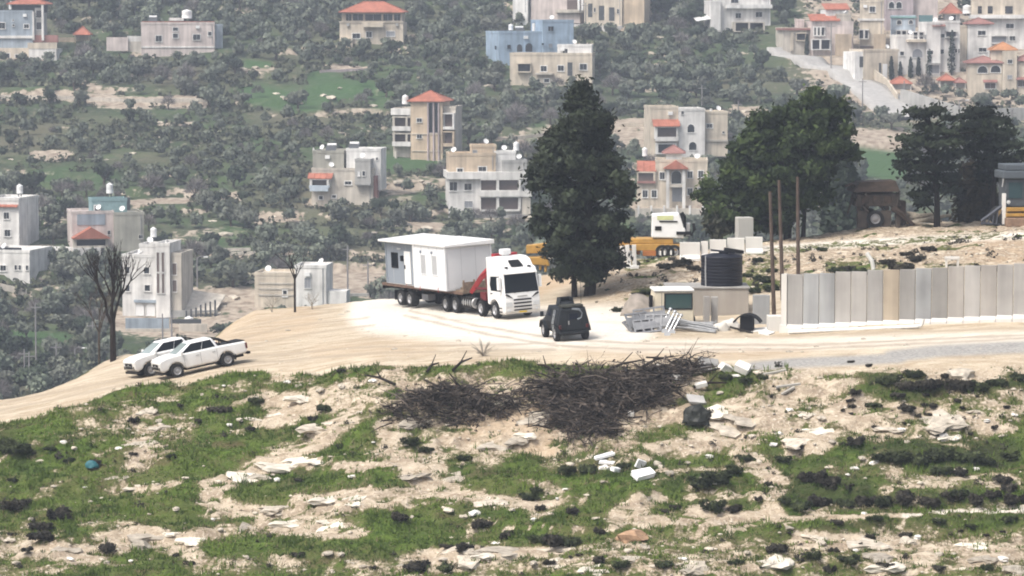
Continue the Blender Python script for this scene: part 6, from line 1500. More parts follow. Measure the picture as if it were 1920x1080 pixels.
# ---------------------------------------------------------------- the concrete street, road wall, retaining wall
def ribbon(name, pts, hw, m, lift, far=True):
    """road sheet draped on the ground through photo points, hw = half width in metres"""
    P = [hit(px, py, far=True) for px, py in pts]; n = 60; V = []; xs = np.linspace(0, len(P) - 1, n)
    for t in xs:
        i = min(int(t), len(P) - 2); f = t - i; c = P[i].lerp(P[i + 1], f); a = P[max(i - 1, 0)]; b = P[min(i + 2, len(P) - 1)]
        d = (b - a); d.z = 0; d.normalize(); nrm = Vector((d.y, -d.x, 0))
        ww = hw[0] + (hw[1] - hw[0]) * t / (len(P) - 1)
        zc = max(gz(*(c + nrm * (ww * k))[:2]) for k in (-1, -.5, 0, .5, 1))
        for k in (-1, -.5, 0, .5, 1): q = c + nrm * (ww * k); V.append((q.x, q.y, zc + lift))
    Q = [(i * 5 + j, i * 5 + j + 1, i * 5 + j + 6, i * 5 + j + 5) for i in range(n - 1) for j in range(4)]
    V2 = V + [(x, y, z - 1.6) for x, y, z in V]; N = len(V)
    Q += [(i * 5, i * 5 + 5, N + i * 5 + 5, N + i * 5) for i in range(n - 1)] + [(i * 5 + 9, i * 5 + 4, N + i * 5 + 4, N + i * 5 + 9) for i in range(n - 1)]
    me = mesh_np(name, V2, Q, m, smooth=False); return link(name, me), P
ROADM = wall_mat('street_concrete', (.37,.36,.345), .2)
road, RP = ribbon('street', [(1455,98),(1510,112),(1560,128),(1605,152),(1645,180),(1680,206),(1720,226)], (2.6, 5.2), ROADM, .15)
tag(road, 'pale concrete street running downhill from the town', kind='structure')
road2, _ = ribbon('lane', [(975,8),(1035,30),(1095,48),(1150,54),(1200,46)], (2.0, 2.2), ROADM, .12); tag(road2, 'pale lane climbing past the shop building', kind='structure')
def far_wall(name, pts, hpx, m, label, th=.4, cat='wall', piers=False):
    P = [hit(px, py, far=True) for px, py in pts]; o = empty(name, P[0], label=label, cat=cat)
    for a, b in zip(P[:-1], P[1:]):
        d = b - a; L_ = math.hypot(d.x, d.y); k = MB(); h = hpx * a.y / F; nv = Vector((-d.y, d.x, 0)).normalized() * th
        q = [a - P[0], b - P[0], b - P[0] + nv, a - P[0] + nv]
        k.hexa([v_ - Vector((0,0,2)) for v_ in q], [v_ + Vector((0,0,h)) for v_ in q]); k.build('wall_section', m, o)
    return o
far_wall('street_wall', [(1598,120),(1630,138),(1662,162),(1680,188)], 12, WALLC['cream'], 'cream wall along the right side of the concrete street')
far_wall('retaining_wall', [(1688,192),(1740,208),(1800,226),(1830,232),(1880,228),(1935,226)], 24, WALLC['grey'], 'long grey retaining wall below the villa gardens', .6)
for i,(pts,hp,m,lab) in enumerate((([(0,186),(120,188),(240,195),(390,194)],7,'stone','long dry stone terrace wall under the left olive row'),([(600,137),(690,132)],4,'mauve','pinkish low terrace wall below the red-roofed villa'),([(1165,240),(1215,238)],7,'cream','cream terrace wall left of the tall pale house'),([(400,482),(560,478)],5,'stone','low stone wall above the long white building'),([(300,474),(470,470)],5,'stone','low stone wall on the terrace left of the truck cabin'),([(960,262),(1045,252)],5,'stone','stone terrace wall left of the pine top'),([(80,470),(140,474)],8,'bright','white garden wall left of the red gabled porch'),([(0,546),(50,560)],14,'stone','stone yard wall at the left edge'),([(650,556),(745,556)],5,'grey','rough stone edge behind the trailer'))):
    far_wall('terrace_wall', pts, hp, WALLC[m], lab)
# utility poles and street lamps on the hillside and in the valley
UP = mat('pole_grey', (.22,.21,.21), .8, .2)
def far_pole(px, yb, yt, lab, lamp=False, r=.14, m=UP, cat='utility pole', far=True, Y=None):
    b = hit(px, yb, far=True) if Y is None else at(px, yb, Y); s = F / b.y; h_ = (yb - yt) / s
    o = empty('street_lamp' if lamp else 'utility_pole', b, label=lab, cat='street lamp' if lamp else cat)
    MB().cyl((0,0,-.5),(0,0,h_),r,r*.7,7).build('pole', m, o)
    if lamp: MB().tube([(0,0,h_-.05),(.5,-.3,h_+.25),(1.3,-.7,h_+.2)],[.07,.06,.05],5).build('arm', m, o); MB().box(1.1,1.75,-1.0,-.6,h_+.12,h_+.26).build('lamp_head', TANKW, o)
    else: MB().box(-.8,.8,-.06,.06,h_-.7,h_-.58).build('cross_arm', m, o)
    return o
for px,yb,yt,lab,lamp in ((1558,132,44,'tall pole in the concrete street before the tan gate tower',0),(1617,204,148,'dark pole at the lower edge of the concrete street',0),(1695,192,152,'thin pole beside the low red roof shelter',0),(1483,104,58,'pole at the left end of the town row',0),(1897,228,206,'pole standing on the retaining wall',0),(1798,226,190,'lamp on the long retaining wall',1),(1098,62,5,'pole beside the lane under the shop building',0),(652,548,460,'tall thin pole right of the long white building',0),(690,552,490,'short pole near the truck cabin',0),(370,540,485,'lamp post right of the beige house',1),(305,640,588,'pole in front of the dark garden wall',0),(322,632,588,'leaning pole right of the dark garden wall',0),(68,700,568,'tall lattice-like pole in the valley at the left',0),(106,700,642,'short pale pole in the valley at the left',0),(141,682,655,'lamp in the valley left of the bare tree',1),(46,700,655,'thin pole nearest the left edge in the valley',0),(55,705,660,'thin pole beside the tall valley pole',0),(174,652,608,'thin pole just left of the bare tree',0),(1316,215,160,'slim pale pole above the tall pale house',0),(1384,222,190,'slim pole right of the tall pale house',0)):
    far_pole(px,yb,yt,lab,lamp)

# ================================================================== VEGETATION
rgv = np.random.default_rng(21)
BARK = mat('bark', (.075,.06,.048), .95, .1, var=.35, scale=3)
BARKD = mat('bark_dark', (.024,.019,.017), .95, .1, var=.3, scale=3)
OLIVE = leaf_mat('olive_leaf', (.074,.094,.068), (.190,.218,.160), .25, hue=(.140,.142,.118))
DARKL = leaf_mat('dark_leaf', (.020,.030,.020), (.065,.085,.050), .25)
BARE = leaf_mat('bare_twig', (.085,.078,.076), (.205,.185,.178), .2, soft=False)
PINE1 = leaf_mat('pine_dark', (.009,.013,.008), (.050,.064,.036), .05)
PINE2 = leaf_mat('pine_green', (.012,.022,.007), (.060,.088,.026), .05)
PINE3 = leaf_mat('pine_sparse', (.008,.012,.008), (.034,.046,.024), .05)
BROWNL = leaf_mat('brown_foliage', (.020,.016,.010), (.060,.048,.026), .1)
CYPR = leaf_mat('cypress_leaf', (.012,.018,.012), (.032,.045,.028), .2)

def crown_mesh(name, m, kind, seed):
    rg = np.random.default_rng(seed)
    if kind == 'bare':
        n = 330; d = rg.normal(size=(n, 3)); d[:, 2] = np.abs(d[:, 2]) * .9 + .15; d /= np.linalg.norm(d, axis=1)[:, None]
        P = d * (rg.uniform(.45, 1, n) ** .6)[:, None] * np.array([1.9, 1.9, 2.3]) + np.array([0, 0, 1.1])
        dr = d + rg.normal(scale=.35, size=(n, 3)); dr /= np.linalg.norm(dr, axis=1)[:, None]
        L = rg.uniform(.5, 1.3, n)[:, None]; w = np.cross(dr, rg.normal(size=(n, 3))); w /= np.linalg.norm(w, axis=1)[:, None]
        V = np.stack([P - dr * L / 2 - w * .045, P - dr * L / 2 + w * .045, P + dr * L / 2 + w * .02, P + dr * L / 2 - w * .02], 1).reshape(-1, 3)
        return mesh_np(name, V, np.arange(4 * n).reshape(-1, 4), m, np.repeat(rg.uniform(0, 1, n), 4))
    k = int(rg.integers(5, 9)); lobes = []
    for i in range(k):
        a = rg.uniform(0, 6.28); r = rg.uniform(.3, 1.25)
        lobes.append((math.cos(a) * r, math.sin(a) * r, rg.uniform(1.6, 2.9), rg.uniform(.8, 1.3), rg.uniform(.8, 1.3), rg.uniform(.6, .95)))
    P, lb = clump_points(lobes, {'olive': 92, 'dark': 84, 'low': 44}[kind], rg, .35)
    P += rg.normal(scale=.14, size=P.shape)
    V, Q = leaf_quads(P, .58 if kind == 'low' else .42, rg, .2)
    lt = rg.uniform(.1, .8, k)[lb] + rg.uniform(-.3, .3, len(P))
    lc = np.array(lobes)[lb][:, :3]
    N = unit(.45 * unit(P - np.array([0, 0, 1.2])) + .75 * unit(P - lc) + np.array([0, 0, .15]))
    return mesh_np(name, V, Q, m, np.repeat(np.clip(lt, 0, 1), 4), nrm=np.repeat(N, 4, axis=0))
def trunk_mesh(name, seed, m=None):
    r_ = random.Random(seed); b = MB(); b.tube([(0,0,-.6),(.05,0,.5),(r_.uniform(-.2,.2),.1,1.1)], [.24,.19,.16], 6)
    for i in range(3):
        a = i * 2.1 + r_.random(); b.tube([(0,0,.9),(math.cos(a)*.6,math.sin(a)*.6,1.6),(math.cos(a)*1.1,math.sin(a)*1.1,2.3)], [.12,.08,.04], 5)
    me = bpy.data.meshes.new(name); me.from_pydata([tuple(p) for p in b.v], [], b.f); me.materials.append(m or BARK); return me
KINDS_ = {'olive': [crown_mesh('crown', OLIVE, 'olive', 100 + i) for i in range(6)], 'dark': [crown_mesh('crown', DARKL, 'dark', 200 + i) for i in range(4)], 'bare': [crown_mesh('crown', BARE, 'bare', 300 + i) for i in range(3)]}
LOW_ = {'olive': [crown_mesh('crown', OLIVE, 'low', 150 + i) for i in range(5)], 'dark': [crown_mesh('crown', DARKL, 'low', 250 + i) for i in range(3)]}
TRUNKS = [trunk_mesh('trunk', i) for i in range(3)]
LANDM = [(335,70,'pale pink house with the red rim'),(40,60,'blue-grey corner house'),(152,65,'red-roofed gazebo'),(697,50,'cream villa with red hip roof'),(1000,80,'light blue house'),(1040,130,'cream terrace house under the blue one'),(793,240,'red-towered house'),(645,330,'grey house with the red balcony'),(915,340,'large house with loggias'),(1290,250,'tall pale house with the red canopy'),(1260,345,'low cream house with the portico'),(20,430,'left-edge block with red strip'),(30,505,'low blue-white house'),(205,430,'teal-topped house with red gable'),(285,520,'beige house behind the bare tree'),(545,545,'long white building'),(820,500,'trailer cabin'),(1150,20,'pinkish shop building'),(1390,30,'white balcony house at the top'),(1490,75,'town row by the street'),(1630,190,'lower concrete street'),(1860,130,'cream villa with twin arches'),(480,150,'bright green clearing'),(250,190,'left terrace wall'),(560,250,'open slope in the middle'),(130,330,'pale bare patch at left'),(430,400,'bushy terraces at left centre'),(100,640,'valley poles'),(1450,170,'street junction slope'),(1180,120,'slope right of the blue house'),(560,60,'slope left of the red-roofed villa'),(830,90,'slope right of the red-roofed villa')]
def where(px, py, lm=LANDM):
    best = min(lm, key=lambda l: (l[0] - px) ** 2 + (1.8 * (l[1] - py)) ** 2)
    dx, dy = px - best[0], py - best[1]
    if abs(dx) > 75 and abs(dx) > 1.3 * abs(dy): return ('left of' if dx < 0 else 'right of'), best[2]
    return ('above' if dy < 0 else 'below'), best[2]
SKX = [-300, 0, 240, 480, 720, 960, 1200, 1440, 1680, 1920, 2300]; SKY_ = [820, 749, 667, 581, 562, 525, 490, 452, 428, 415, 400]
STREETS = [([(1455,98),(1510,112),(1560,128),(1605,152),(1645,180),(1680,206),(1720,226)],30,1.0), ([(1600,118),(1690,190),(1830,235),(1935,232)],14,1.0), ([(975,8),(1035,30),(1095,48),(1150,54)],9,1.0), ([(300,580),(410,580)],26,1.0)]
WOODS = [(1215,1330,-10,42), (1440,1520,-10,40), (160,262,-30,18), (290,425,-30,22), (1290,1340,-10,60)]
cand = []
for gy in np.arange(384, 800, 4.7):
    stepx = 4.1 * (1 + (gy - 384) / 1600)
    for gx in np.arange(-185, 185, stepx):
        x = gx + rgv.uniform(-.48, .48) * stepx; y = gy + rgv.uniform(-2.3, 2.3)
        cand.append((x, y))
cand = np.array(cand); cz = far_h(cand[:, 0], cand[:, 1]); cpx, cpy = project(cand[:, 0], cand[:, 1], cz)
soilm = trace(cpx, cpy, FSOIL); lushm = trace(cpx, cpy, FLUSH); strm = trace(cpx, cpy + 8, STREETS)
dens = fbm(cand[:, 0] * .025 + 3, cand[:, 1] * .03, 3)
trees = []
for i in range(len(cand)):
    px, py = cpx[i], cpy[i]
    if px < -420 or px > 2340 or py < -40: continue
    if py - 38 > np.interp(px, SKX, SKY_): continue
    if soilm[i] > .55 or strm[i] > .2: continue
    if lushm[i] > .45 and rgv.random() < .8: continue
    if dens[i] < -.22 and rgv.random() < .5: continue
    if 1480 < px and py < 175 and rgv.random() < .86: continue
    if 196 < py < 345 and px < 720 and rgv.random() < .50: continue
    if 345 < py < 470 and 250 < px < 840 and rgv.random() < .25: continue
    if 120 < py < 200 and 430 < px < 730 and rgv.random() < .45: continue
    s = F / cand[i, 1]
    wood = any(a < px < b and c < py < d for a, b, c, d in WOODS)
    kd = 'dark' if wood or rgv.random() < .16 else ('bare' if rgv.random() < (.20 if 380 > py > 200 or px < 260 else .10) else 'olive')
    sc = float(rgv.uniform(.5, 1.0) + .35 * rgv.random() ** 3) * (1.35 if wood else 1)
    if 205 < py < 345 and px < 720: sc *= .72
    bad = False
    for (x0, x1, y0, yb, hy) in HOUSES:
        if cand[i, 1] < hy + 12 and px + 2.0 * sc * s > x0 and px - 2.0 * sc * s < x1:
            top = py - 3.6 * sc * s
            if hy - 1.5 < cand[i, 1] < hy + 11 and x0 - 8 < px < x1 + 8: bad = True; break
            if cand[i, 1] <= hy and top < yb - .10 * (yb - y0) and py > y0:
                k2 = (py - (yb - .10 * (yb - y0))) / (3.6 * s)
                if k2 > .42: sc = min(sc, k2)
                else: bad = True; break
    if bad: continue
    trees.append((cand[i, 0], cand[i, 1], cz[i], px, py, sc, kd))
trees.sort(key=lambda t: -t[5] / t[1] - (0.002 if 0 < t[3] < 1920 else 0))
TONE = {'olive': ('grey-green olive tree', 'olive trees'), 'dark': ('dark green bushy tree', 'dark trees'), 'bare': ('leafless grey-brown tree', 'leafless trees')}
quota = {'olive': 290, 'dark': 140, 'bare': 120}; rest = {'olive': [], 'dark': [], 'bare': []}
for (x, y, z, px, py, sc, kd) in trees:
    if quota[kd] <= 0 or not (-10 < px < 1930): rest[kd].append((x, y, z, sc)); continue
    quota[kd] -= 1
    rel, lm = where(px, py - 18)
    size = 'small' if sc < .78 else ('large' if sc > 1.05 else 'middling')
    nm = {'olive': 'olive_tree', 'dark': 'broadleaf_tree', 'bare': 'leafless_tree'}[kd]
    o = empty(nm, (x, y, z), (0, 0, rgv.uniform(0, 6.28)), f'{size} {TONE[kd][0]} {rel} the {lm}', 'tree', f'{TONE[kd][1]} {rel} the {lm}')
    o.scale = (sc * rgv.uniform(.9, 1.2), sc * rgv.uniform(.9, 1.2), sc * rgv.uniform(.85, 1.1))
    link('trunk', TRUNKS[int(rgv.integers(3))], o)
    link('crown', KINDS_[kd][int(rgv.integers(len(KINDS_[kd])))], o)
def joined(name, items, meshes, m, label, cat=None):
    Vs, Qs, Ts, Ns = [], [], [], []; n0 = 0
    data = []
    for me in meshes:
        v = np.empty(len(me.vertices) * 3, np.float32); me.vertices.foreach_get('co', v)
        q = np.empty(len(me.loops), np.int32); me.loops.foreach_get('vertex_index', q)
        t = np.empty(len(me.vertices), np.float32); me.attributes['tint'].data.foreach_get('value', t)
        nn = np.zeros(len(me.vertices) * 3, np.float32)
        if 'nrm' in me.attributes: me.attributes['nrm'].data.foreach_get('vector', nn)
        data.append((v.reshape(-1, 3), q.reshape(-1, 4), t, nn.reshape(-1, 3)))
    for (x, y, z, sc) in items:
        v, q, t, nn = data[int(rgv.integers(len(data)))]
        a = rgv.uniform(0, 6.28); c, s_ = math.cos(a), math.sin(a)
        w = np.stack([(v[:, 0] * c - v[:, 1] * s_) * sc + x, (v[:, 0] * s_ + v[:, 1] * c) * sc + y, v[:, 2] * sc + z], 1)
        Ns.append(np.stack([nn[:, 0] * c - nn[:, 1] * s_, nn[:, 0] * s_ + nn[:, 1] * c, nn[:, 2]], 1))
        Vs.append(w); Qs.append(q + n0); Ts.append(np.clip(t * rgv.uniform(.55, 1.3) + rgv.uniform(-.1, .1), 0, 1)); n0 += len(v)
    if not Vs: return
    o = link(name, mesh_np(name, np.concatenate(Vs), np.concatenate(Qs), m, np.concatenate(Ts), nrm=np.concatenate(Ns)))
    return tag(o, label, cat, kind='stuff')
joined('olive_grove', rest['olive'], LOW_['olive'], OLIVE, 'grey-green olive groves covering the upper hillside')
joined('dark_scrub_wood', rest['dark'], LOW_['dark'], DARKL, 'dark green wood along the top of the hillside')
joined('leafless_thicket', rest['bare'], KINDS_['bare'], BARE, 'leafless grey-brown thicket on the hillside terraces')
# low scrub all over the hillside
sx = rgv.uniform(-175, 175, 24000); sy = rgv.uniform(384, 760, 24000); szz = far_h(sx, sy); spx, spy = project(sx, sy, szz)
ok = (trace(spx, spy, FSOIL) < .5) & (trace(spx, spy, FLUSH) < .5) & (trace(spx, spy, STREETS) < .2) & (spx > -420) & (spx < 2340) & (spy - 20 < np.interp(spx, SKX, SKY_)) & (fbm(sx * .05, sy * .05, 3) > -.15)
for (x0, x1, y0, yb, hy) in HOUSES: ok &= ~((spx > x0 - 4) & (spx < x1 + 4) & (sy > hy - 2.5) & (sy < hy + 11))
ok &= ~((spx > 1480) & (spy < 190) & (rgv.random(24000) < .7))
ix = np.nonzero(ok)[0][:8600]
def scrub_mesh(m, n, size, seed, rx=.8, rz=.6):
    rg = np.random.default_rng(seed); P, lb = clump_points([(0,0,rz*.5,rx,rx,rz),(rx*.6,.2,rz*.4,rx*.6,rx*.6,rz*.7)], n // 2, rg, .5); P[:, 2] = np.abs(P[:, 2])
    V, Q = leaf_quads(P, size, rg, .1); return mesh_np('scrub', V, Q, m, np.repeat(np.clip(rg.uniform(0, 1, len(P)), 0, 1), 4), nrm=np.repeat(unit(P + np.array([0, 0, .25])), 4, axis=0))
SCR = leaf_mat('scrub_leaf', (.040,.048,.030), (.130,.135,.088), .2)
joined('hillside_scrub', [(sx[i], sy[i], szz[i], float(rgv.uniform(.7, 1.9))) for i in ix], [scrub_mesh(SCR, 24, .42, 400 + k) for k in range(4)], SCR, 'low grey-green scrub between the trees of the far hillside')
# pale rocks on the hillside
def rock_mesh(name, seed, m, sub=1):
    rg = random.Random(seed); bm = bmesh.new(); bmesh.ops.create_icosphere(bm, subdivisions=sub, radius=1)
    for v in bm.verts: v.co *= rg.uniform(.7, 1.15); v.co.z = max(v.co.z * .62, -.3)
    me = bpy.data.meshes.new(name); bm.to_mesh(me); bm.free(); me.materials.append(m)
    return me
LIME = mat('limestone', (.42,.375,.31), .95, .1, var=.3, scale=2.5, rand=.25)
LIMEW = mat('limestone_white', (.68,.655,.61), .9, .1, var=.15, scale=2.5, rand=.1)
FROCK = [rock_mesh('boulder', i, LIME) for i in range(4)]
FR = [(1020+rnd.uniform(-1,1), 235)]
FR = [(455,130),(480,128),(500,126),(518,176),(530,182),(540,186),(563,178),(607,180),(622,186),(637,168),(300,230),(312,234),(340,232),(348,238),(368,232),(290,256),(300,258),(235,258),(110,286),(300,140),(232,142),(40,245),(30,272),(1180,120),(1190,118),(1232,72),(1210,50),(930,245),(915,162),(925,166),(400,415),(390,440),(370,455),(420,440),(355,470),(740,425),(760,422),(800,428),(840,430),(870,424),(720,428),(490,412),(515,408),(540,410),(640,450),(700,440),(660,448),(720,352),(745,350),(760,345),(790,342),(800,350),(735,362),(150,300),(80,300),(60,345),(92,420),(120,440),(1010,412),(990,408),(1395,210),(1405,222),(1150,120),(1220,158),(1190,165),(1175,195),(1240,195),(700,500),(620,500),(470,530),(440,560),(420,575),(400,590),(860,300),(840,285),(20,300),(200,300),(250,288),(330,300),(560,195),(700,200),(640,250),(580,225)]
for px, py in FR:
    p = hit(px, py, far=True); rel, lm = where(px, py); sc = rnd.uniform(.45, 1.1)
    o = link('boulder', rnd.choice(FROCK), loc=p); o.scale = (sc * 1.5, sc, sc * .8); o.rotation_euler = (0, 0, rnd.uniform(0, 6))
    tag(o, f'pale limestone boulder {rel} the {lm}', 'boulder', f'pale boulders {rel} the {lm}')

# ---------------------------------------------------------------- town cypresses and the tall dark cypress
def cypress(px, yb, yt, w, lab, Y=None, n=500, size=.4, m=CYPR, pw=.55):
    b = hit(px, yb, far=True) if Y is None else at(px, yb, Y); s = F / b.y; H = (yb - yt) / s; r = w / 2 / s
    o = empty('cypress_tree', b, label=lab, cat='cypress tree')
    MB().cyl((0,0,-.5),(0,0,H*.6),.14 if H < 9 else .3,.06,6).build('trunk', BARKD, o)
    rg = np.random.default_rng(int(px)); t = rg.uniform(.04, 1, n); a = rg.uniform(0, 6.28, n)
    rr = r * np.minimum(1, (1 - t) ** pw * 1.15) * np.minimum(1, t * 6 + .3) * rg.uniform(.55, 1.05, n) * (1 + .18 * np.sin(a * 3 + t * 12))
    P = np.stack([rr * np.cos(a), rr * np.sin(a), t * H], 1); V, Q = leaf_quads(P, size, rg, 0)
    link('crown', mesh_np('crown', V, Q, m, np.repeat(rg.uniform(0, 1, n), 4), nrm=np.repeat(unit(P * np.array([1, 1, 0]) + np.array([0, 0, r * .35])), 4, axis=0)), o)
for px, yb, yt, w, lab in ((1671,150,106,10,'slim dark cypress leftmost of the town row, by the grey doorway'),(1688,146,117,7,'short slim cypress below the white house corner'),(1707,147,108,9,'slim cypress left of the arched doorway'),(1722,147,112,9,'slim cypress in front of the arched doorway'),(1742,147,95,10,'forked slim cypress right of the arched doorway'),(1784,144,62,14,'tallest town cypress before the white row house'),(1826,172,122,8,'slim cypress left of the cream villa wall'),(1513,104,66,9,'dark narrow cypress in the town row by the street')):
    cypress(px, yb, yt, w, lab, n=320, size=.38)
cypress(1580, 452, 272, 92, 'broad bluish-dark cypress behind the rusty machine', Y=300, n=3800, size=.5, pw=.75)
# ---------------------------------------------------------------- big near trees
def big_tree(name, base, Y, prof, lab, m, trunks, nclump, per, size, seed, depth=1.0, flat=.5, clump_r=.85, bark=BARKD, cat='pine tree', gap=0.0, zmin=None, tiers=0):
    rg = np.random.default_rng(seed)
    b = at(base[0], base[1], Y); s = F / Y
    b.z = gz(b.x, b.y) if zmin is None else zmin
    o = empty(name, b, label=lab, cat=cat)
    zs = np.array([(base[1] - p[0]) / s for p in prof]); xl = np.array([(p[1] - base[0]) / s for p in prof]); xr = np.array([(p[2] - base[0]) / s for p in prof])
    od = np.argsort(zs); zs, xl, xr = zs[od], xl[od], xr[od]
    cl = []; wgt = np.interp(np.linspace(zs[0], zs[-1], 200), zs, xr - xl); cum = np.cumsum(wgt); cum /= cum[-1]
    for i in range(nclump):
        z = np.interp(rg.random(), cum, np.linspace(zs[0], zs[-1], 200))
        if tiers: zt_ = zs[0] + (zs[-1] - zs[0]) * (round((z - zs[0]) / (zs[-1] - zs[0]) * tiers) / tiers); z = zt_ + rg.normal(0, .16)
        L, Rr = np.interp(z, zs, xl), np.interp(z, zs, xr); cx = (L + Rr) / 2; r = (Rr - L) / 2
        a = rg.uniform(0, 6.28); k = rg.uniform(.15, 1) ** .5
        if gap and rg.random() < gap: k = rg.uniform(.7, 1)
        cr = clump_r * rg.uniform(.6, 1.15); rr = max(r * float(.90 + .42 * noise2(a * 1.1 + seed, z * .55)) * rg.uniform(.92, 1.08) - cr * .60, .05)
        cl.append((cx + math.cos(a) * rr * k, math.sin(a) * rr * k * depth, z, cr, cr, cr * flat))
    P, lb = clump_points(cl, per, rg, .12)
    st = rg.random(len(P)) < .16; P[st] += rg.normal(scale=.33, size=(int(st.sum()), 3)) * np.array([1, 1, .8]); P += rg.normal(scale=.05, size=P.shape)
    V, Q = leaf_quads(P, size, rg, .1, 2.3)
    base_t = (rg.uniform(0, 1, nclump) ** 1.6)[lb] + rg.uniform(-.25, .35, len(P))
    cc = np.array(cl)[lb][:, :3]; ax_ = P.copy(); ax_[:, 2] = 0; ax_[:, 0] -= np.interp(P[:, 2], zs, (xl + xr) / 2)
    N = unit(.8 * unit(P - cc) + .5 * unit(ax_) + np.array([0, 0, .15]))
    link('crown', mesh_np('crown', V, Q, m, np.repeat(np.clip(base_t, 0, 1), 4), nrm=np.repeat(N, 4, axis=0)), o)
    for k, (pts, r0, r1) in enumerate(trunks):
        pp = [((x - base[0]) / s, dy, (base[1] - y) / s) for x, y, dy in pts]; pp[0] = (pp[0][0], pp[0][1], -.6)
        MB().tube(pp, list(np.linspace(r0, r1, len(pp))), 9).build('trunk', bark, o, smooth=True)
    tx = trunks[0][0]
    lm_ = MB()
    for i in range(0, nclump, 2):
        c = cl[i]; z0 = max(c[2] - rg.uniform(.6, 1.6) , .8)
        ax = np.interp(z0, [(base[1] - q[1]) / s for q in tx], [(q[0] - base[0]) / s for q in tx])
        lm_.tube([(ax, 0, z0), ((ax + c[0]) / 2, c[1] / 2, (z0 + c[2]) / 2 + .1), (c[0], c[1], c[2])], [.09, .06, .025], 5)
    lo = lm_.build('limbs', bark, o); lo['kind'] = 'stuff'
    return o
big_tree('pine_tree', (1092, 566), 207, [(164,1084,1094),(182,1060,1114),(215,1042,1136),(250,1026,1156),(285,1000,1158),(305,984,1170),(340,982,1192),(375,1005,1196),(410,996,1192),(440,1002,1196),(465,1008,1192),(490,1018,1184),(512,1030,1168),(530,1050,1140)], 'tallest very dark pine with two trunks right of the truck', PINE1,
    [([(1104,566,0),(1112,500,.1),(1100,380,0),(1092,240,0),(1090,185,0)],.42,.06), ([(1078,558,.2),(1076,520,.2),(1084,440,.2),(1088,350,.1)],.22,.08)], 285, 200, .16, 31, flat=.72, clump_r=.64, gap=.55)
big_tree('pine_tree', (1478, 452), 233, [(172,1520,1556),(190,1480,1580),(210,1420,1600),(240,1385,1606),(280,1360,1604),(310,1334,1596),(345,1330,1566),(380,1318,1548),(410,1312,1536),(432,1345,1500)], 'broad green pine crown behind the three brown poles', PINE2,
    [([(1476,452,0),(1478,400,0),(1500,300,0),(1528,200,0)],.34,.07), ([(1506,450,.4),(1510,380,.3),(1540,280,.2)],.2,.05)], 300, 160, .19, 32, flat=.6, clump_r=.80, gap=.4)
big_tree('pine_tree', (1757, 442), 231, [(206,1716,1772),(222,1690,1800),(245,1672,1872),(275,1656,1868),(305,1664,1826),(340,1680,1812),(365,1690,1800),(392,1704,1786)], 'open dark pine with a clear straight trunk above the log stack', PINE3,
    [([(1757,442,0),(1756,380,0),(1750,300,0),(1738,222,0)],.27,.07)], 56, 210, .17, 33, flat=.20, clump_r=.95, gap=.5, tiers=8)
big_tree('pine_tree', (1862, 432), 234, [(226,1806,1872),(245,1796,1904),(268,1786,1925),(298,1800,1930),(325,1812,1925),(350,1820,1910)], 'dark layered pine at right between the open pine and the backhoe', PINE3,
    [([(1862,432,0),(1862,360,0),(1856,245,0)],.24,.07)], 46, 210, .17, 34, flat=.24, clump_r=1.0, gap=.4, tiers=6)
big_tree('brown_bush_tree', (1832, 432), 236.5, [(318,1800,1850),(340,1785,1872),(370,1778,1880),(400,1780,1880),(425,1785,1880)], 'brownish dense shrub tree under the right-hand pine', BROWNL,
    [([(1832,432,0),(1832,380,0),(1835,340,0)],.16,.05)], 34, 150, .24, 35, flat=.7, clump_r=1.0, cat='shrub tree')
big_tree('shrub', (1352, 444), 232, [(362,1330,1368),(385,1322,1372),(405,1326,1366),(420,1334,1360)], 'ragged shrub with pale tips left of the broad green pine', leaf_mat('pale_tip', (.03,.035,.02),(.16,.16,.11),.1), [([(1352,444,0),(1350,400,0),(1348,370,0)],.08,.03)], 22, 60, .24, 36, cat='shrub', clump_r=.6)

# ---------------------------------------------------------------- bare trees at the left
def bare_tree(name, px, py, tip_py, lab, seed, spread=.5, r0=.16, levels=5, lean=(0, 0), Y=None, trunk_frac=.33, m=BARKD, upright=.5):
    r_ = random.Random(seed); b = hit(px, py) if Y is None else at(px, py, Y)
    s = F / b.y; H = (py - tip_py) / s; o = empty(name, b, label=lab, cat='bare tree')
    tr, br = MB(), MB()
    top = Vector((lean[0] * .3, lean[1] * .3, H * trunk_frac))
    tr.tube([(0,0,-.5),(lean[0]*.1,0,H*trunk_frac*.5),top],[r0,r0*.9,r0*.8],8)
    def grow(p, d, L, r, lv):
        mid = p + d * L * .5 + Vector((r_.uniform(-.08,.08), r_.uniform(-.08,.08), 0)) * L; e = p + d * L + Vector((r_.uniform(-.1,.1), r_.uniform(-.1,.1), .05)) * L
        br.tube([p, mid, e], [r, r * .82, r * .62], 6 if lv > 2 else 4)
        if lv == 0: return
        for k in range(3 if lv > 2 else r_.choice((2, 3))):
            nd = (d + Vector((r_.gauss(0, spread), r_.gauss(0, spread), r_.gauss(upright * .4, .25)))).normalized()
            grow(mid.lerp(e, r_.uniform(.3, 1)), nd, L * r_.uniform(.62, .82), r * .58, lv - 1)
    for k in range(4):
        a = k * 1.57 + r_.random(); grow(top - Vector((0,0,r_.uniform(0,.5))), Vector((math.cos(a) * spread * .9, math.sin(a) * spread * .9, 1)).normalized(), H * .24, r0 * .6, levels - 1)
    tr.build('trunk', m, o, smooth=True); lo = br.build('branches', m, o); lo['kind'] = 'stuff'
    return o
bare_tree('bare_tree', 212, 672, 452, 'leafless dark tree standing left above the parked pickups', 3, .29, .2, 5, Y=197)
bare_tree('bare_tree', 186, 672, 500, 'thin leafless grey tree just left of the dark bare tree', 8, .42, .07, 4, Y=199, m=BARK)
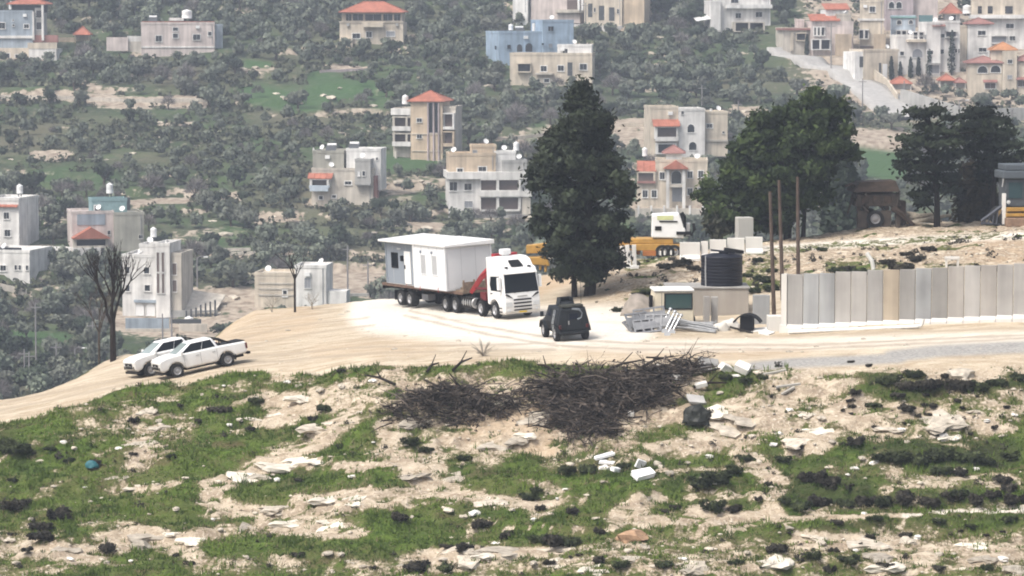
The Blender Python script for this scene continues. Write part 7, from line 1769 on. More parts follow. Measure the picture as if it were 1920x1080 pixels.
bare_tree('sapling', 553, 584, 470, 'bare forked sapling in front of the long white building', 5, .55, .08, 3, Y=212, trunk_frac=.62)
bare_tree('bare_shrub', 585, 574, 520, 'small pale leafless shrub right of the bare sapling', 9, .7, .04, 4, Y=213, trunk_frac=.15, m=mat('pale_twig', (.30,.27,.23), .9,.1))
bare_tree('bare_shrub', 510, 580, 530, 'small pale leafless shrub left of the bare sapling', 10, .7, .04, 4, Y=213, trunk_frac=.15, m=mat('pale_twig', ()))

# ================================================================== NEAR SLOPE: GRASS, STONES, BUSHES, BRUSH
GRASS = leaf_mat('grass_blade', (.042,.072,.015), (.135,.195,.038), 0, soft=False)
gx = rgv.uniform(-40, 40, 125000); gy = rgv.uniform(147, 184, 125000); gzv = near_h(gx, gy)
ms = near_masks(gx, gy, gzv); gpx, gpy = project(gx, gy, gzv)
keep = (ms[0] + rgv.normal(0, .16, len(gx)) + .5 * fbm(gx * .75 * .42, gy * .75 * 1.5, 4) < np.where(rgv.random(len(gx)) < .07, .9, .45)) & (ms[2] < .5) & (gpx > -420) & (gpx < 2340) & (gpy < 1130) & (rgv.random(len(gx)) < 1 - .6 * ms[1])
gx, gy, gzv, dk_ = gx[keep], gy[keep], gzv[keep], ms[1][keep]
n = len(gx); nb = 5
tone = np.clip(.5 + 1.3 * fbm(gx * .25, gy * .35, 4) - .35 * dk_, 0, 1)
hh = np.exp(rgv.normal(-2.15, .45, n)).clip(.05, .34) * (1 + 1.2 * np.clip(fbm(gx * .5 + 4, gy * .5, 3), -.5, 1))
ang = rgv.uniform(0, 6.28, (n, nb)); off = rgv.normal(0, .09, (n, nb, 2)); h2 = hh[:, None] * rgv.uniform(.6, 1.3, (n, nb))
bx_ = gx[:, None] + off[..., 0]; by_ = gy[:, None] + off[..., 1]; bz_ = np.broadcast_to(gzv[:, None], bx_.shape) - .02
w_ = .035; ca, sa = np.cos(ang) * w_, np.sin(ang) * w_; lx = rgv.normal(0, .07, (n, nb)); ly = rgv.normal(0, .07, (n, nb))
V = np.stack([np.stack([bx_ - ca, by_ - sa, bz_], -1), np.stack([bx_ + ca, by_ + sa, bz_], -1), np.stack([bx_ + lx, by_ + ly, bz_ + h2], -1)], 2).reshape(-1, 3)
T = np.repeat(np.clip(tone[:, None] + rgv.uniform(-.3, .3, (n, nb)), 0, 1).ravel(), 3)
o = link('grass', mesh_np('grass', V, np.arange(len(V)).reshape(-1, 3), GRASS, T)); tag(o, 'short green grass growing in patches over the near slope', kind='stuff')

# taller dry stalks and yellowed grass where the turf thins out
DRYG = leaf_mat('dry_grass', (.085,.075,.035), (.30,.255,.15), 0, soft=False)
ux = rgv.uniform(-40, 40, 50000); uy = rgv.uniform(147, 184, 50000); uz = near_h(ux, uy); mu = near_masks(ux, uy, uz); upx, upy = project(ux, uy, uz)
kk = (mu[0] > .12) & (mu[0] < .72) & (upx > -420) & (upx < 2340) & (upy < 1130) & (mu[2] < .3) | ((fbm(ux * .45 + 60, uy * .6, 4) > .22) & (mu[0] < .3) & (upx > -420) & (upx < 2340) & (upy < 1130))
kk &= rgv.random(50000) < .55
ux, uy, uz = ux[kk], uy[kk], uz[kk]; n = len(ux); nb = 4
ang = rgv.uniform(0, 6.28, (n, nb)); h2 = rgv.uniform(.07, .30, (n, nb)); bx_ = ux[:, None] + rgv.normal(0, .1, (n, nb)); by_ = uy[:, None] + rgv.normal(0, .1, (n, nb)); bz_ = np.broadcast_to(uz[:, None], bx_.shape) - .02
ca, sa = np.cos(ang) * .022, np.sin(ang) * .022; lx = rgv.normal(0, .1, (n, nb)); ly = rgv.normal(0, .1, (n, nb))
V = np.stack([np.stack([bx_ - ca, by_ - sa, bz_], -1), np.stack([bx_ + ca, by_ + sa, bz_], -1), np.stack([bx_ + lx, by_ + ly, bz_ + h2], -1)], 2).reshape(-1, 3)
o = link('dry_grass', mesh_np('dry_grass', V, np.arange(len(V)).reshape(-1, 3), DRYG, np.repeat(rgv.uniform(0, 1, (n, nb)).ravel(), 3))); tag(o, 'yellowed dry grass along the edges of the turf', kind='stuff')

# pebbles and small stones (stuff), bigger stones one by one
def joined_tri(name, pts, meshes, label, m, cz=0):
    Vs, Fs = [], []; n0 = 0; D = []
    for me in meshes:
        v = np.empty(len(me.vertices) * 3, np.float32); me.vertices.foreach_get('co', v); q = np.empty(len(me.loops), np.int32); me.loops.foreach_get('vertex_index', q); D.append((v.reshape(-1, 3), q.reshape(-1, 3)))
    for (x, y, z, sx_, sy_, sz_) in pts:
        v, q = D[int(rgv.integers(len(D)))]; a = rgv.uniform(0, 6.28); c, s_ = math.cos(a), math.sin(a)
        Vs.append(np.stack([(v[:, 0] * c * sx_ - v[:, 1] * s_ * sy_) + x, (v[:, 0] * s_ * sx_ + v[:, 1] * c * sy_) + y, v[:, 2] * sz_ + z], 1)); Fs.append(q + n0); n0 += len(v)
    o = link(name, mesh_np(name, np.concatenate(Vs), np.concatenate(Fs), m)); return tag(o, label, kind='stuff')
STN = [rock_mesh('stone', 50 + i, LIME) for i in range(5)]
qx_ = rgv.uniform(-40, 40, 16000); qy_ = rgv.uniform(147, 224, 16000); qz_ = near_h(qx_, qy_); mq = near_masks(qx_, qy_, qz_); qpx, qpy = project(qx_, qy_, qz_)
pr = np.where(qy_ > 186, mq[6] * .8, .06 + .55 * ((mq[0] > .3) & (mq[0] < .9)) + .2 * (mq[0] >= .9) * (mq[2] < .4) + .10 * (mq[2] > .4) * (1 - mq[3]))
kp = (rgv.random(16000) < pr) & (qpx > -420) & (qpx < 2340) & (qpy < 1110) & (fbm(qx_ * .4, qy_ * .4, 2) > -.25)
sz = np.exp(rgv.normal(-2.7, .55, 16000)).clip(.03, .30) * np.where(mq[2] > .4, .6, 1)
joined_tri('stones', [(qx_[i], qy_[i], qz_[i], sz[i] * 1.2, sz[i], sz[i] * .8) for i in np.nonzero(kp)[0]], STN, 'pale stones and rubble scattered over the bare ground', LIME)
NEARL = [(1030,760,'brush pile'),(350,690,'parked pickups'),(1700,640,'slab wall'),(555,760,'white rock outcrop'),(540,975,'long white dirt patch'),(1205,890,'white slab in the grass'),(1700,960,'lower footpath'),(250,1010,'cream dirt patch at lower left'),(1480,790,'wide sandy bank'),(1720,770,'stony ledge at right'),(1300,965,'cream dirt shelf at lower right'),(820,920,'forked dirt path'),(90,860,'grassy left edge'),(1780,870,'dark scrub terrace'),(1600,1050,'rocky bottom-right corner'),(950,1050,'rocky bottom edge')]
BIGS = [(1183,1012,34,'orange-brown domed boulder on the lower slope',1),(1800,703,30,'pale upright boulder among dark bushes under the slab wall',0),(265,1030,26,'brown square stone on the cream dirt patch at lower left',0),(1340,690,0,'',0)]
for px, py, w, lab, kd in BIGS[:3]:
    p = hit(px, py); s = F / p.y; o = link('boulder', rock_mesh('boulder', px, mat('orange_rock', (.34,.22,.14), .9,.1,var=.3) if kd else LIME, 2), loc=p); k = w / s
    o.scale = (k, k * .7, k * .85); tag(o, lab, 'boulder')
ST2 = [rock_mesh('stone', 80 + i, LIME, 2) for i in range(4)] + [rock_mesh('stone', 90 + i, LIMEW, 2) for i in range(3)]
spots = [(58,975,7),(222,842,8),(348,897,7),(620,858,5),(773,970,6),(700,833,4),(660,895,9),(520,900,9),(870,970,10),(840,958,14),(890,965,12),(1045,942,5),(1118,975,9),(1190,996,7),(1340,907,6),(1314,897,5),(1224,1065,8),(1130,905,7),(1155,885,8),(1135,880,12),(1240,876,9),(1255,890,10),(1602,880,8),(1615,862,9),(1590,890,6),(1620,965,6),(1605,1035,7),(1750,820,10),(1770,820,10),(1460,815,10),(1450,835,8),(1800,885,14),(1830,880,8),(1640,870,12),(1310,700,9),(1230,720,8),(1380,706,9),(1420,700,10),(1350,740,8),(1210,800,6),(1170,790,6),(190,1050,6),(200,1055,8),(245,1055,6),(130,1050,8),(30,1060,10),(460,1045,10),(615,1040,12),(640,1042,9),(680,1065,8),(360,785,8),(335,805,7),(300,790,9),(450,790,9),(430,800,8),(600,735,11),(560,725,10),(540,718,8),(640,730,10),(700,715,10),(120,830,10),(75,865,9),(140,845,8),(380,740,6),(460,735,5),(420,725,5),(480,745,8),(960,960,9),(1000,975,10),(1330,860,9),(1290,870,8),(1410,820,10),(1350,800,9),(1540,790,9),(1480,770,8),(1560,830,10),(1100,930,6),(1060,920,6),(330,955,8),(400,975,7),(280,965,5),(190,935,6),(160,915,5),(100,915,6),(1880,820,9),(1900,780,8),(1850,790,8),(1700,830,7),(1480,1000,9),(1540,1020,12),(1660,1030,10),(1720,1010,10),(1760,1040,12),(1820,1030,9),(1880,1050,12),(1400,1040,10),(1330,1030,12),(1280,1050,10),(1210,1030,11),(930,1020,9),(890,1040,12),(830,1055,10),(1000,1060,9)]
for px, py, w in spots:
    p = hit(px, py); s = F / p.y; k = w / s; o = link('stone', rnd.choice(ST2), loc=p); o.scale = (k * rnd.uniform(.9, 1.3), k * .8, k * rnd.uniform(.6, .95)); o.rotation_euler = (rnd.uniform(-.2,.2), 0, rnd.uniform(0, 6.28))
    rel, lm = where(px, py, NEARL); tag(o, f'{"small" if w < 8 else "larger"} pale stone {rel} the {lm}', 'stone', f'pale stones {rel} the {lm}')
# bedrock ledges that break the turf
LIMEL = mat('limestone_ledge', (.58,.535,.455), .92, .1, var=.28, scale=2.0, rand=.12, bump=.4)
def ledge_mesh(seed, m):
    rg = random.Random(seed); bm = bmesh.new(); bmesh.ops.create_icosphere(bm, subdivisions=2, radius=1)
    for v in bm.verts:
        a = math.atan2(v.co.y, v.co.x); k = 1 + .28 * math.sin(a * 3 + seed) + .2 * math.sin(a * 5 + seed * 2) + rg.uniform(-.14, .14)
        v.co.x *= k; v.co.y *= k; v.co.z = max(min(v.co.z, .42 + rg.uniform(-.12, .12)), -.5) + .18 * v.co.x * rg.uniform(.5, 1)
    me = bpy.data.meshes.new('rock_ledge'); bm.to_mesh(me); bm.free(); me.materials.append(m); return me
LEDGE = [ledge_mesh(120 + i, LIME) for i in range(5)] + [ledge_mesh(130 + i, LIMEL) for i in range(4)]
nl = 0
for poly, hw, st in SOIL:
    if st < .6 or nl > 75: continue
    L_ = sum(math.hypot(b[0] - a[0], b[1] - a[1]) for a, b in zip(poly[:-1], poly[1:]))
    for q in range(max(1, int(L_ / 80))):
        i = rnd.randrange(len(poly) - 1); f = rnd.random(); (x0, y0), (x1, y1) = poly[i], poly[i + 1]
        px = x0 + (x1 - x0) * f + rnd.gauss(0, hw * .8); py = y0 + (y1 - y0) * f + rnd.gauss(0, hw * .45)
        if not (5 < px < 1915 and 735 < py < 1078) or (1040 < px < 1300 and py < 850): continue
        p = hit(px, py); w = rnd.uniform(.35, 1.15) ; bright = st >= .95 and 300 < px < 700
        o = link('rock_ledge', rnd.choice(LEDGE[5:] if bright else LEDGE[:6]), loc=p - Vector((0, 0, .05))); o.scale = (w, w * rnd.uniform(.4, .75), w * rnd.uniform(.18, .34)); o.rotation_euler = (rnd.uniform(.08, .38), rnd.uniform(-.15, .15), rnd.gauss(0, .4))
        rel, lm = where(px, py, NEARL); nl += 1
        tag(o, f'{"wide" if w > .75 else "small"} flat {"white" if bright else "pale"} rock ledge {rel} the {lm}', 'rock ledge', f'rock ledges {rel} the {lm}')
# thorn bushes
def bush_mesh(seed, m):
    rg = np.random.default_rng(seed); k = 7; lobes = [(0,0,.24,.50,.50,.34)] + [(rg.uniform(-.7,.7), rg.uniform(-.5,.5), rg.uniform(.1,.45), rg.uniform(.18,.45), rg.uniform(.18,.45), rg.uniform(.14,.36)) for _ in range(k)]
    P, lb = clump_points(lobes, 150, rg, .3); sp_ = rg.random(len(P)) < .15; P[sp_] += rg.normal(scale=.12, size=(int(sp_.sum()), 3)); P[:, 2] = np.where(P[:, 2] < -.05, -P[:, 2] * .5, P[:, 2]); V, Q = leaf_quads(P, .105, rg, .1, 1.9)
    return mesh_np('bush', V, Q, m, np.repeat(np.clip(rg.uniform(0, .8, k + 1)[lb] + rg.uniform(-.3, .3, len(P)), 0, 1), 4), nrm=np.repeat(unit(.6 * unit(P - np.array(lobes)[lb][:, :3]) + .5 * unit(P)), 4, axis=0))
BD = leaf_mat('thorn_dark', (.016,.015,.011), (.080,.072,.056), .3); BG = leaf_mat('thorn_green', (.016,.023,.010), (.070,.085,.036), .25)
BM = {'d': [bush_mesh(500 + i, BD) for i in range(4)], 'g': [bush_mesh(600 + i, BG) for i in range(4)]}
BU = [(30,852,70,'g'),(10,838,44,'g'),(95,848,26,'g'),(112,972,62,'d'),(75,998,44,'d'),(198,1037,52,'d'),(18,958,46,'d'),(44,952,40,'d'),(75,1018,46,'d'),(22,1006,18,'d'),(52,1035,24,'d'),(250,793,28,'d'),(410,778,46,'d'),(746,980,44,'d'),(905,992,44,'d'),(785,1075,58,'d'),(840,1072,50,'g'),(870,1036,40,'d'),(838,1030,26,'d'),(950,1010,36,'d'),(995,940,42,'g'),(1040,1022,60,'d'),(1075,1024,46,'g'),(1010,1018,40,'g'),(1125,1003,34,'d'),(1072,965,28,'d'),(1012,958,24,'d'),(1125,1058,36,'d'),(1030,1060,28,'d'),(1085,1046,14,'d'),(1070,1048,12,'d'),(1266,955,22,'d'),(1246,963,18,'d'),(1340,960,52,'g'),(1375,962,44,'d'),(1423,950,20,'d'),(1310,915,50,'g'),(1345,905,60,'g'),(1380,890,50,'g'),(1400,868,40,'g'),(1608,834,44,'d'),(1585,838,20,'d'),(1500,845,20,'d'),(1510,905,46,'d'),(1535,908,52,'d'),(1560,912,40,'d'),(1592,918,26,'d'),(1470,945,34,'g'),(1500,958,44,'g'),(1535,952,50,'d'),(1580,952,44,'g'),(1625,952,50,'d'),(1662,952,50,'g'),(1700,948,56,'d'),(1742,950,48,'d'),(1782,948,46,'d'),(1800,940,40,'g'),(1835,945,46,'d'),(1862,940,36,'d'),(1905,948,50,'d'),(1655,866,40,'g'),(1690,868,60,'g'),(1730,872,60,'g'),(1770,866,64,'g'),(1810,868,60,'g'),(1850,872,40,'g'),(1895,866,44,'g'),(1880,908,42,'d'),(1895,925,40,'d'),(1760,890,44,'g'),(1800,895,40,'d'),(1604,746,26,'d'),(1594,757,18,'d'),(1596,768,20,'d'),(1580,774,10,'d'),(1596,779,10,'d'),(1640,766,36,'g'),(1685,750,26,'d'),(1736,746,16,'d'),(1700,774,38,'d'),(1733,766,18,'d'),(1752,768,24,'d'),(1722,786,18,'d'),(1740,782,14,'d'),(1640,806,18,'d'),(1803,768,14,'d'),(1832,748,12,'d'),(1887,769,14,'d'),(1795,757,18,'d'),(1695,797,10,'d'),(1770,798,12,'d'),(1675,716,34,'g'),(1718,708,46,'g'),(1705,736,48,'d'),(1745,736,50,'d'),(1770,712,26,'d'),(1800,734,52,'d'),(1835,736,52,'g'),(1870,726,48,'g'),(1905,716,36,'g'),(1660,724,36,'g'),(1595,682,14,'d'),(1630,690,16,'d'),(1460,1040,40,'d'),(1612,1025,18,'d'),(1632,1012,26,'d'),(1565,1040,26,'d'),(1525,1052,34,'g'),(1590,1062,46,'g'),(1850,1012,16,'d'),(1880,1006,12,'d'),(1480,1005,14,'d'),(1660,1068,34,'d'),(1380,1060,30,'g'),(1250,1066,40,'g'),(1160,1068,36,'g'),(1700,1008,24,'d'),(1760,985,30,'g'),(1820,990,26,'g'),(1570,985,26,'d'),(1640,978,30,'g'),(1890,982,34,'g'),(640,840,20,'g'),(770,835,36,'g'),(800,850,30,'g'),(870,868,30,'g'),(1060,890,40,'g'),(1100,885,40,'g'),(1170,880,30,'g'),(1005,930,24,'g'),(560,905,18,'d'),(250,860,16,'d'),(180,875,22,'d'),(130,868,24,'g'),(470,810,22,'d'),(610,772,34,'g'),(590,790,24,'d'),(560,812,18,'d'),(640,700,20,'d'),(480,760,30,'g'),(370,795,20,'d'),(340,770,18,'d'),(1470,870,34,'g'),(1440,915,26,'d'),(1395,720,30,'g'),(1430,712,26,'g'),(1360,715,30,'g'),(1865,810,16,'d'),(1820,820,14,'d'),(1555,1075,30,'d'),(1760,1072,30,'d'),(1850,1070,26,'g'),(700,1070,20,'d'),(560,1045,24,'d'),(355,1062,22,'d'),(330,1045,18,'d'),(1800,1000,14,'d'),(25,905,22,'g'),(320,860,20,'g')]
for px, py, w, kd in BU:
    p = hit(px, py - 2); s = F / p.y; k = w / s / 1.75; o = link('thorn_bush', rnd.choice(BM[kd]), loc=p); o.scale = (k, k, k * rnd.uniform(.75, 1.05)); o.rotation_euler = (0, 0, rnd.uniform(0, 6.28))
    rel, lm = where(px, py, NEARL); size = 'small' if w < 22 else ('broad' if w > 42 else 'rounded')
    tag(o, f'{size} {"dark brown" if kd == "d" else "dark green"} thorn bush {rel} the {lm}', 'bush', f'thorn bushes {rel} the {lm}')
# bushes on the spoil bank behind the wall
for px, py, w, kd in ((1430,528,40,'g'),(1412,548,30,'g'),(1445,545,36,'g'),(1570,512,36,'g'),(1610,515,40,'g'),(1590,508,30,'d'),(1690,506,44,'d'),(1665,495,30,'d'),(1720,490,34,'d'),(1830,508,40,'d'),(1860,508,36,'d'),(1280,498,40,'d'),(1250,505,34,'d'),(1300,508,26,'d'),(1210,550,28,'g'),(1240,548,34,'g'),(1160,585,30,'g'),(1420,490,24,'g'),(1540,470,22,'g'),(1740,470,28,'d'),(1700,480,26,'d'),(1400,520,22,'g'),(1445,510,24,'g'),(1195,555,20,'d')):
    p = hit(px, py); s = F / p.y; k = w / s / 1.75; o = link('thorn_bush', rnd.choice(BM[kd]), loc=p); o.scale = (k, k, k * .8)
    tag(o, f'{"dark brown" if kd == "d" else "dark green"} bush on the spoil bank {"behind the slab wall" if px > 1470 else ("beside the black water tank" if px > 1380 else "left of the black water tank")}', 'bush', 'bushes on the spoil bank')
# small dry tufts (stuff)
tx_ = rgv.uniform(-40, 40, 9000); ty_ = rgv.uniform(147, 224, 9000); tz_ = near_h(tx_, ty_); mt = near_masks(tx_, ty_, tz_); tpx, tpy = project(tx_, ty_, tz_)
pr = np.where(ty_ > 184, mt[6] * .3, (.05 + .14 * (tpx > 1250) + .10 * ((mt[0] > .2) & (mt[0] < .8)) + .12 * mt[1]) * (1 - mt[2]) * np.clip(.6 + 3 * fbm(tx_ * .5, ty_ * .5, 2), 0, 2.2))
kp = np.nonzero((rgv.random(9000) < pr) & (tpx > -420) & (tpx < 2340) & (tpy < 1100) & (mt[3] < .5))[0]
joined('dry_tufts', [(tx_[i], ty_[i], tz_[i], float(np.exp(rgv.normal(-1.75, .5)).clip(.06, .5))) for i in kp], [scrub_mesh(BD, 60, .28, 700 + k) for k in range(3)], BD, 'small dark dry tufts dotted over the bare ground')

# ---------------------------------------------------------------- brush pile
BR = leaf_mat('brush_wood', (.022,.018,.015), (.15,.122,.102), 0, soft=False)
V_, Q_, T_ = [], [], []; n0 = 0
CL = [((735,735),(800,700),26,.8), ((780,745),(870,715),34,1.2), ((840,760),(930,735),26,.9), ((870,735),(1000,745),20,.8), ((1010,735),(1080,700),36,1.2), ((1060,745),(1160,715),38,1.3), ((1120,745),(1230,720),38,1.3), ((1200,735),(1300,715),30,1.0), ((1055,800),(1180,770),36,.9), ((1080,830),(1150,835),22,.6), ((1180,780),(1260,760),30,.9), ((1050,760),(1250,740),34,1.2), ((1230,700),(1310,690),14,.6), ((1060,795),(1110,760),30,1.0)]
CLN = [170,360,230,160,330,480,480,260,420,160,230,480,60,240]
for ((x0,y0),(x1,y1),sp, hgt), cnt in zip(CL, CLN):
    for _ in range(cnt):
        t = rgv.random(); px = x0 + (x1 - x0) * t + rgv.normal(0, sp * .5); py = y0 + (y1 - y0) * t + rgv.normal(0, sp * .38)
        py = max(py + 10, 698)
        a, d, e = ray(px, py); Y = 172.5 - (py - 690) / 160 * 6.3
        p = np.array([a / d * Y, Y, 0.]); p[2] = gz(p[0], p[1]) + rgv.uniform(0, 1) ** 1.4 * hgt * .82
        L = rgv.uniform(.5, 1.9); az = rgv.uniform(0, 6.28); el = rgv.normal(-.02, .27); r0 = rgv.uniform(.28, 1) ** 2.5 * .075
        dv = np.array([math.cos(az) * math.cos(el), math.sin(az) * math.cos(el), math.sin(el)])
        bend = rgv.normal(0, .25, 3); q1 = p + dv * L * .5 + bend * L * .3; q2 = p + dv * L + bend * L * .2
        ps = [p - dv * .1, q1, q2]; rs = [r0, r0 * .75, r0 * .35]
        w1 = np.cross(dv, [.3, .2, .93]); w1 /= np.linalg.norm(w1) + 1e-9; w2 = np.cross(dv, w1)
        for c, r in zip(ps, rs):
            for k in range(3): an = k * 2.094; V_.append(c + (w1 * math.cos(an) + w2 * math.sin(an)) * r); 
        tt = rgv.uniform(0, 1) ** 2.2; T_ += [tt] * 9
        for k in range(2):
            for j in range(3): Q_.append((n0 + k*3 + j, n0 + k*3 + (j+1) % 3, n0 + k*3 + 3 + (j+1) % 3, n0 + k*3 + 3 + j))
        n0 += 9
        if rgv.random() < .9:      # side twigs
            for _2 in range(3):
                f = rgv.uniform(.4, 1); b = p + (q2 - p) * f; dd = dv + rgv.normal(0, .6, 3); dd /= np.linalg.norm(dd); l2 = L * rgv.uniform(.2, .5)
                ww = np.cross(dd, rgv.normal(size=3)); ww /= np.linalg.norm(ww) + 1e-9; ww *= r0 * .4
                V_ += [b - ww, b + ww, b + dd * l2 + ww * .4, b + dd * l2 - ww * .4]; T_ += [tt] * 4; Q_.append((n0, n0 + 1, n0 + 2, n0 + 3)); n0 += 4
        if rgv.random() < .8:      # dead leaves caught in the twigs
            for _3 in range(2):
                b = p + (q2 - p) * rgv.uniform(.3, 1) + rgv.normal(0, .1, 3); e1 = rgv.normal(0, .07, 3); e2 = rgv.normal(0, .07, 3)
                V_ += [b, b + e1, b + e1 + e2, b + e2]; T_ += [rgv.uniform(.2, .8)] * 4; Q_.append((n0, n0 + 1, n0 + 2, n0 + 3)); n0 += 4
o = link('brush_pile', mesh_np('brush_pile', np.array(V_), np.array(Q_), BR, np.array(T_))); tag(o, 'heap of cut dark branches tipped over the edge of the pad', kind='stuff')
# heavier cut limbs, one by one
for i, (px, py, L, el, az) in enumerate(((742,728,2.2,.25,2.6),(800,705,1.6,.3,1.2),(848,700,1.3,.6,.4),(900,740,2.6,.1,3.0),(980,742,2.8,.05,.1),(1040,705,1.8,.2,2.2),(1130,705,2.4,.3,.3),(1200,700,2.0,.35,.4),(1265,705,2.3,.2,.5),(1090,760,2.2,.2,2.4),(1180,760,2.4,.15,.2),(1230,770,1.7,.3,2.9),(1110,815,1.8,.2,.7),(1300,735,1.8,.15,.1))):
    p = hit(px, max(py, 695)); dv = Vector((math.cos(az) * math.cos(el), math.sin(az) * math.cos(el) * .4, math.sin(el))); b = MB()
    b.tube([(0,0,.15), dv * L * .5 + Vector((0,0,.25)), dv * L + Vector((.1,0,.1))], [.085,.07,.035], 7); b.tube([dv * L * .45 + Vector((0,0,.24)), dv * L * .7 + Vector((.1,.2,.7))], [.045,.02], 5)
    o = b.build('cut_limb', BARKD, smooth=True); o.location = p
    tag(o, f'thick dark cut limb in the {"left" if px < 950 else ("middle" if px < 1150 else "right")} part of the brush pile', 'cut limb', 'thick limbs in the brush pile')
# black rubble sack, slabs and foam blocks thrown down the slope
SLABG = wall_mat('slab_rubble', (.42,.41,.39), .15)
def chunk(px, py, w, d, h, rot, m, label, name='concrete_chunk', cat='concrete chunk', lift=.05):
    p = hit(px, py); b = MB(); j = lambda: rnd.uniform(-.08, .08)
    b.hexa([(-w/2+j()*w,-d/2+j()*d,0),(w/2+j()*w,-d/2+j()*d,0),(w/2+j()*w,d/2+j()*d,0),(-w/2+j()*w,d/2+j()*d,0)],[(-w/2+j()*w,-d/2+j()*d,h),(w/2+j()*w,-d/2,h),(w/2+j()*w,d/2+j()*d,h),(-w/2,d/2+j()*d,h)])
    o = b.build(name, m, bevel=.02); o.location = p + Vector((0,0,lift)); o.rotation_euler = tuple(R(a) for a in rot); return tag(o, label, cat)
FOAM = mat('white_foam', (.76,.76,.75), .7, .2, var=.05)
chunk(1329, 692, 1.15, 1.0, .16, (52, 12, 18), SLABG, 'grey broken slab tilted on the pad edge right of the brush pile', 'broken_slab', 'slab', .1)
chunk(1357, 698, .6, .5, .4, (20, 25, 30), LIMEW, 'white angular block, left one of two beside the tilted grey slab')
chunk(1391, 698, .8, .6, .4, (24, 20, -20), LIMEW, 'white angular block, right one of two near the tilted grey slab')
chunk(1238, 706, .75, .4, .3, (15, 30, 20), LIMEW, 'white block at the upper right of the brush pile')
chunk(1268, 714, .5, .4, .25, (10, 10, 50), LIMEW, 'small white block right of the brush pile top')
chunk(1316, 728, .65, .4, .22, (12, -14, 10), LIMEW, 'white flat block right of the brush pile middle')
chunk(1305, 757, .95, .7, .16, (28, 6, 12), SLABG, 'pale flat slab lying above the black sack', 'broken_slab', 'slab')
chunk(1249, 750, .45, .35, .25, (30, 5, 20), LIME, 'pale cream block in the right flank of the brush pile')
chunk(1183, 782, .35, .3, .2, (20, 5, 0), LIMEW, 'small white piece low in the brush pile')
chunk(1206, 895, 1.05, .62, .24, (26, -10, 22), FOAM, 'bright white rectangular foam slab on the grass below the brush pile', 'foam_slab', 'foam slab')
chunk(1197, 882, .5, .14, .45, (20, 20, 30), FOAM, 'thin white foam piece standing behind the bright rectangular slab', 'foam_slab', 'foam slab')
chunk(1134, 860, 1.0, .35, .14, (10, -14, 12), FOAM, 'long white foam strip at the foot of the brush pile', 'foam_slab', 'foam slab')
chunk(1138, 873, .75, .35, .16, (14, 8, -10), FOAM, 'white foam piece below the long foam strip', 'foam_slab', 'foam slab')
chunk(1153, 887, .45, .3, .22, (10, 10, 40), FOAM, 'small white foam lump right of the lower foam pieces', 'foam_slab', 'foam slab')
chunk(1690, 812, .4, .3, .15, (10,0,20), LIMEW, 'small white block on the sandy ledge at right')
for px,py,rz,lab in ((1470,742,25,'pale grey plank lying on the sandy bank'),(1478,730,5,'short white board above the pale plank on the sandy bank'),(1453,702,8,'white pipe-like board under the pad edge at right')):
    p = hit(px, py); o = MB().box(-.7,.7,-.06,.06,.02,.12).build('plank', mat('grey_plank', (.42,.40,.36), .8,.2)); o.location = p; o.rotation_euler = (R(10), R(-rz), R(20)); tag(o, lab, 'plank')
lump('black_sack', hit(1306, 792), .75, .6, .75, mat('black_sack', (.014,.016,.012), .5,.3,bump=.4), 'big black plastic sack below the pale flat slab', 'sack', seed=9, amp=.3, flat=True)
lump('blue_sack', hit(172, 880), .36, .26, .30, mat('blue_plastic', (.03,.13,.15), .5,.3), 'blue-green plastic bag in the grass at left', 'bag', seed=12)
# tangled dead plant on the pad edge
p = hit(906, 668); b = MB(); r_ = random.Random(2)
for k in range(26):
    a = r_.uniform(0, 6.28); e_ = r_.uniform(.1, 1.3); L = r_.uniform(.4, 1.1); v1 = Vector((math.cos(a) * math.cos(e_), math.sin(a) * math.cos(e_), math.sin(e_))) * L
    b.tube([(0,0,.02), v1 * .5 + Vector((0,0,.1)), v1], [.03,.022,.01], 5)
o = b.build('dead_thistle', mat('pale_twig', ()),); o.location = p; tag(o, 'pale tangled dead thistle on the edge of the earth pad', 'dead plant')
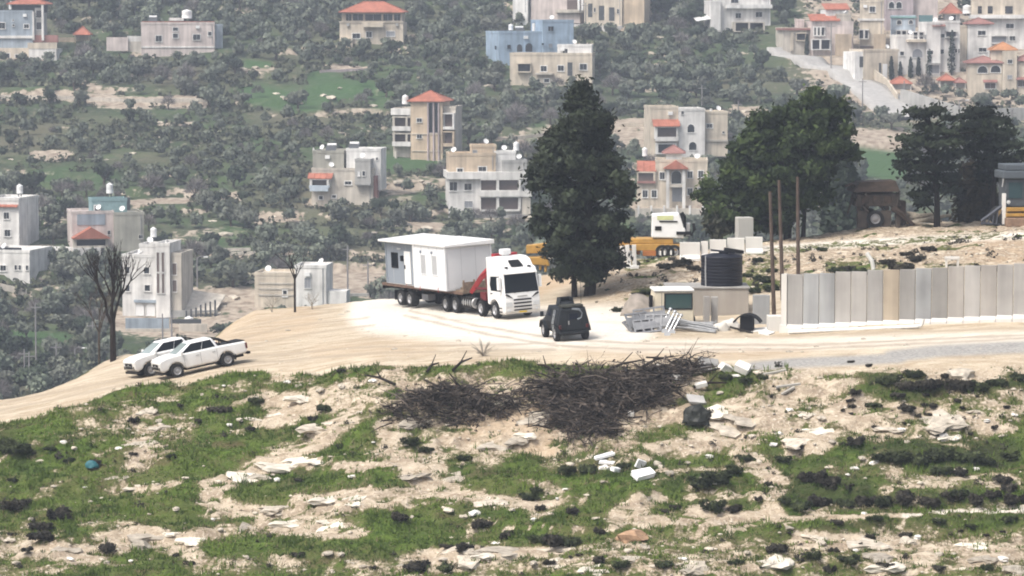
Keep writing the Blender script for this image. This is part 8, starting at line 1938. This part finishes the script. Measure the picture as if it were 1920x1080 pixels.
# wind-thrown clods and ruts on the pad
for i, (px, py) in enumerate(((690,622),(680,618),(700,626),(560,640),(600,600),(650,585),(640,590),(740,655),(860,640),(930,655),(1010,660),(1100,650),(1190,655),(1250,652),(1330,648),(1210,640),(880,625),(760,630),(500,640),(450,660),(540,620),(610,640),(1620,636),(1700,648),(1480,660),(1440,655),(1530,650),(1390,660),(1280,664))):
    p = hit(px, py); k = rnd.uniform(.10, .26); o = link('clod', rnd.choice(STN), loc=p); o.scale = (k * 1.4, k, k * .7); o.rotation_euler = (0,0,rnd.uniform(0,6))
    tag(o, f'small earth clod on the {"left" if px < 700 else ("middle" if px < 1150 else "right")} part of the cream pad', 'clod', 'earth clods on the pad')

# ------------------------------------------------------------------ tell look-alikes apart by their place
def _proj(o):
    q = o.matrix_world.translation if o.parent is None else o.matrix_world.translation
    return 960 + F * q.x / max(q.y, 1)
bpy.context.view_layer.update()
_by = {}
for o in list(SC.objects):
    if o.parent is None and o.get('label') and o.get('category'): _by.setdefault(o['label'], []).append(o)
ORD = ['leftmost','second','third','fourth','fifth','sixth','seventh','eighth','ninth','tenth','eleventh','twelfth','thirteenth','fourteenth','fifteenth','sixteenth','seventeenth','eighteenth','nineteenth','twentieth']
for lab, os_ in _by.items():
    if len(os_) < 2: continue
    os_.sort(key=_proj)
    for i, o in enumerate(os_):
        t = 'leftmost' if i == 0 else ('rightmost' if i == len(os_) - 1 else (ORD[i] if i < 20 else f'{i + 1}th') + ' from left')
        full = f'{lab}, {t}'
        if len(full.split()) > 16:
            full = f"{lab.replace('middling ', '').replace('thick ', '')}, {t}"
        if len(full.split()) > 16:
            full = full.replace('grey-green ', '').replace('dark green bushy ', 'dark bushy ').replace(' with the ', ' with ').replace('grey galvanised steel pole lying in the heap in front of the cream van', 'galvanised steel pole in the heap before the cream van').replace('pale stripped log in the wood stack right of the rusty machine', 'pale log in the stack right of the rusty machine')
        if len(full.split()) > 16: full = full.replace(' of the ', ' of ').replace(' the ', ' ')
        o['label'] = full
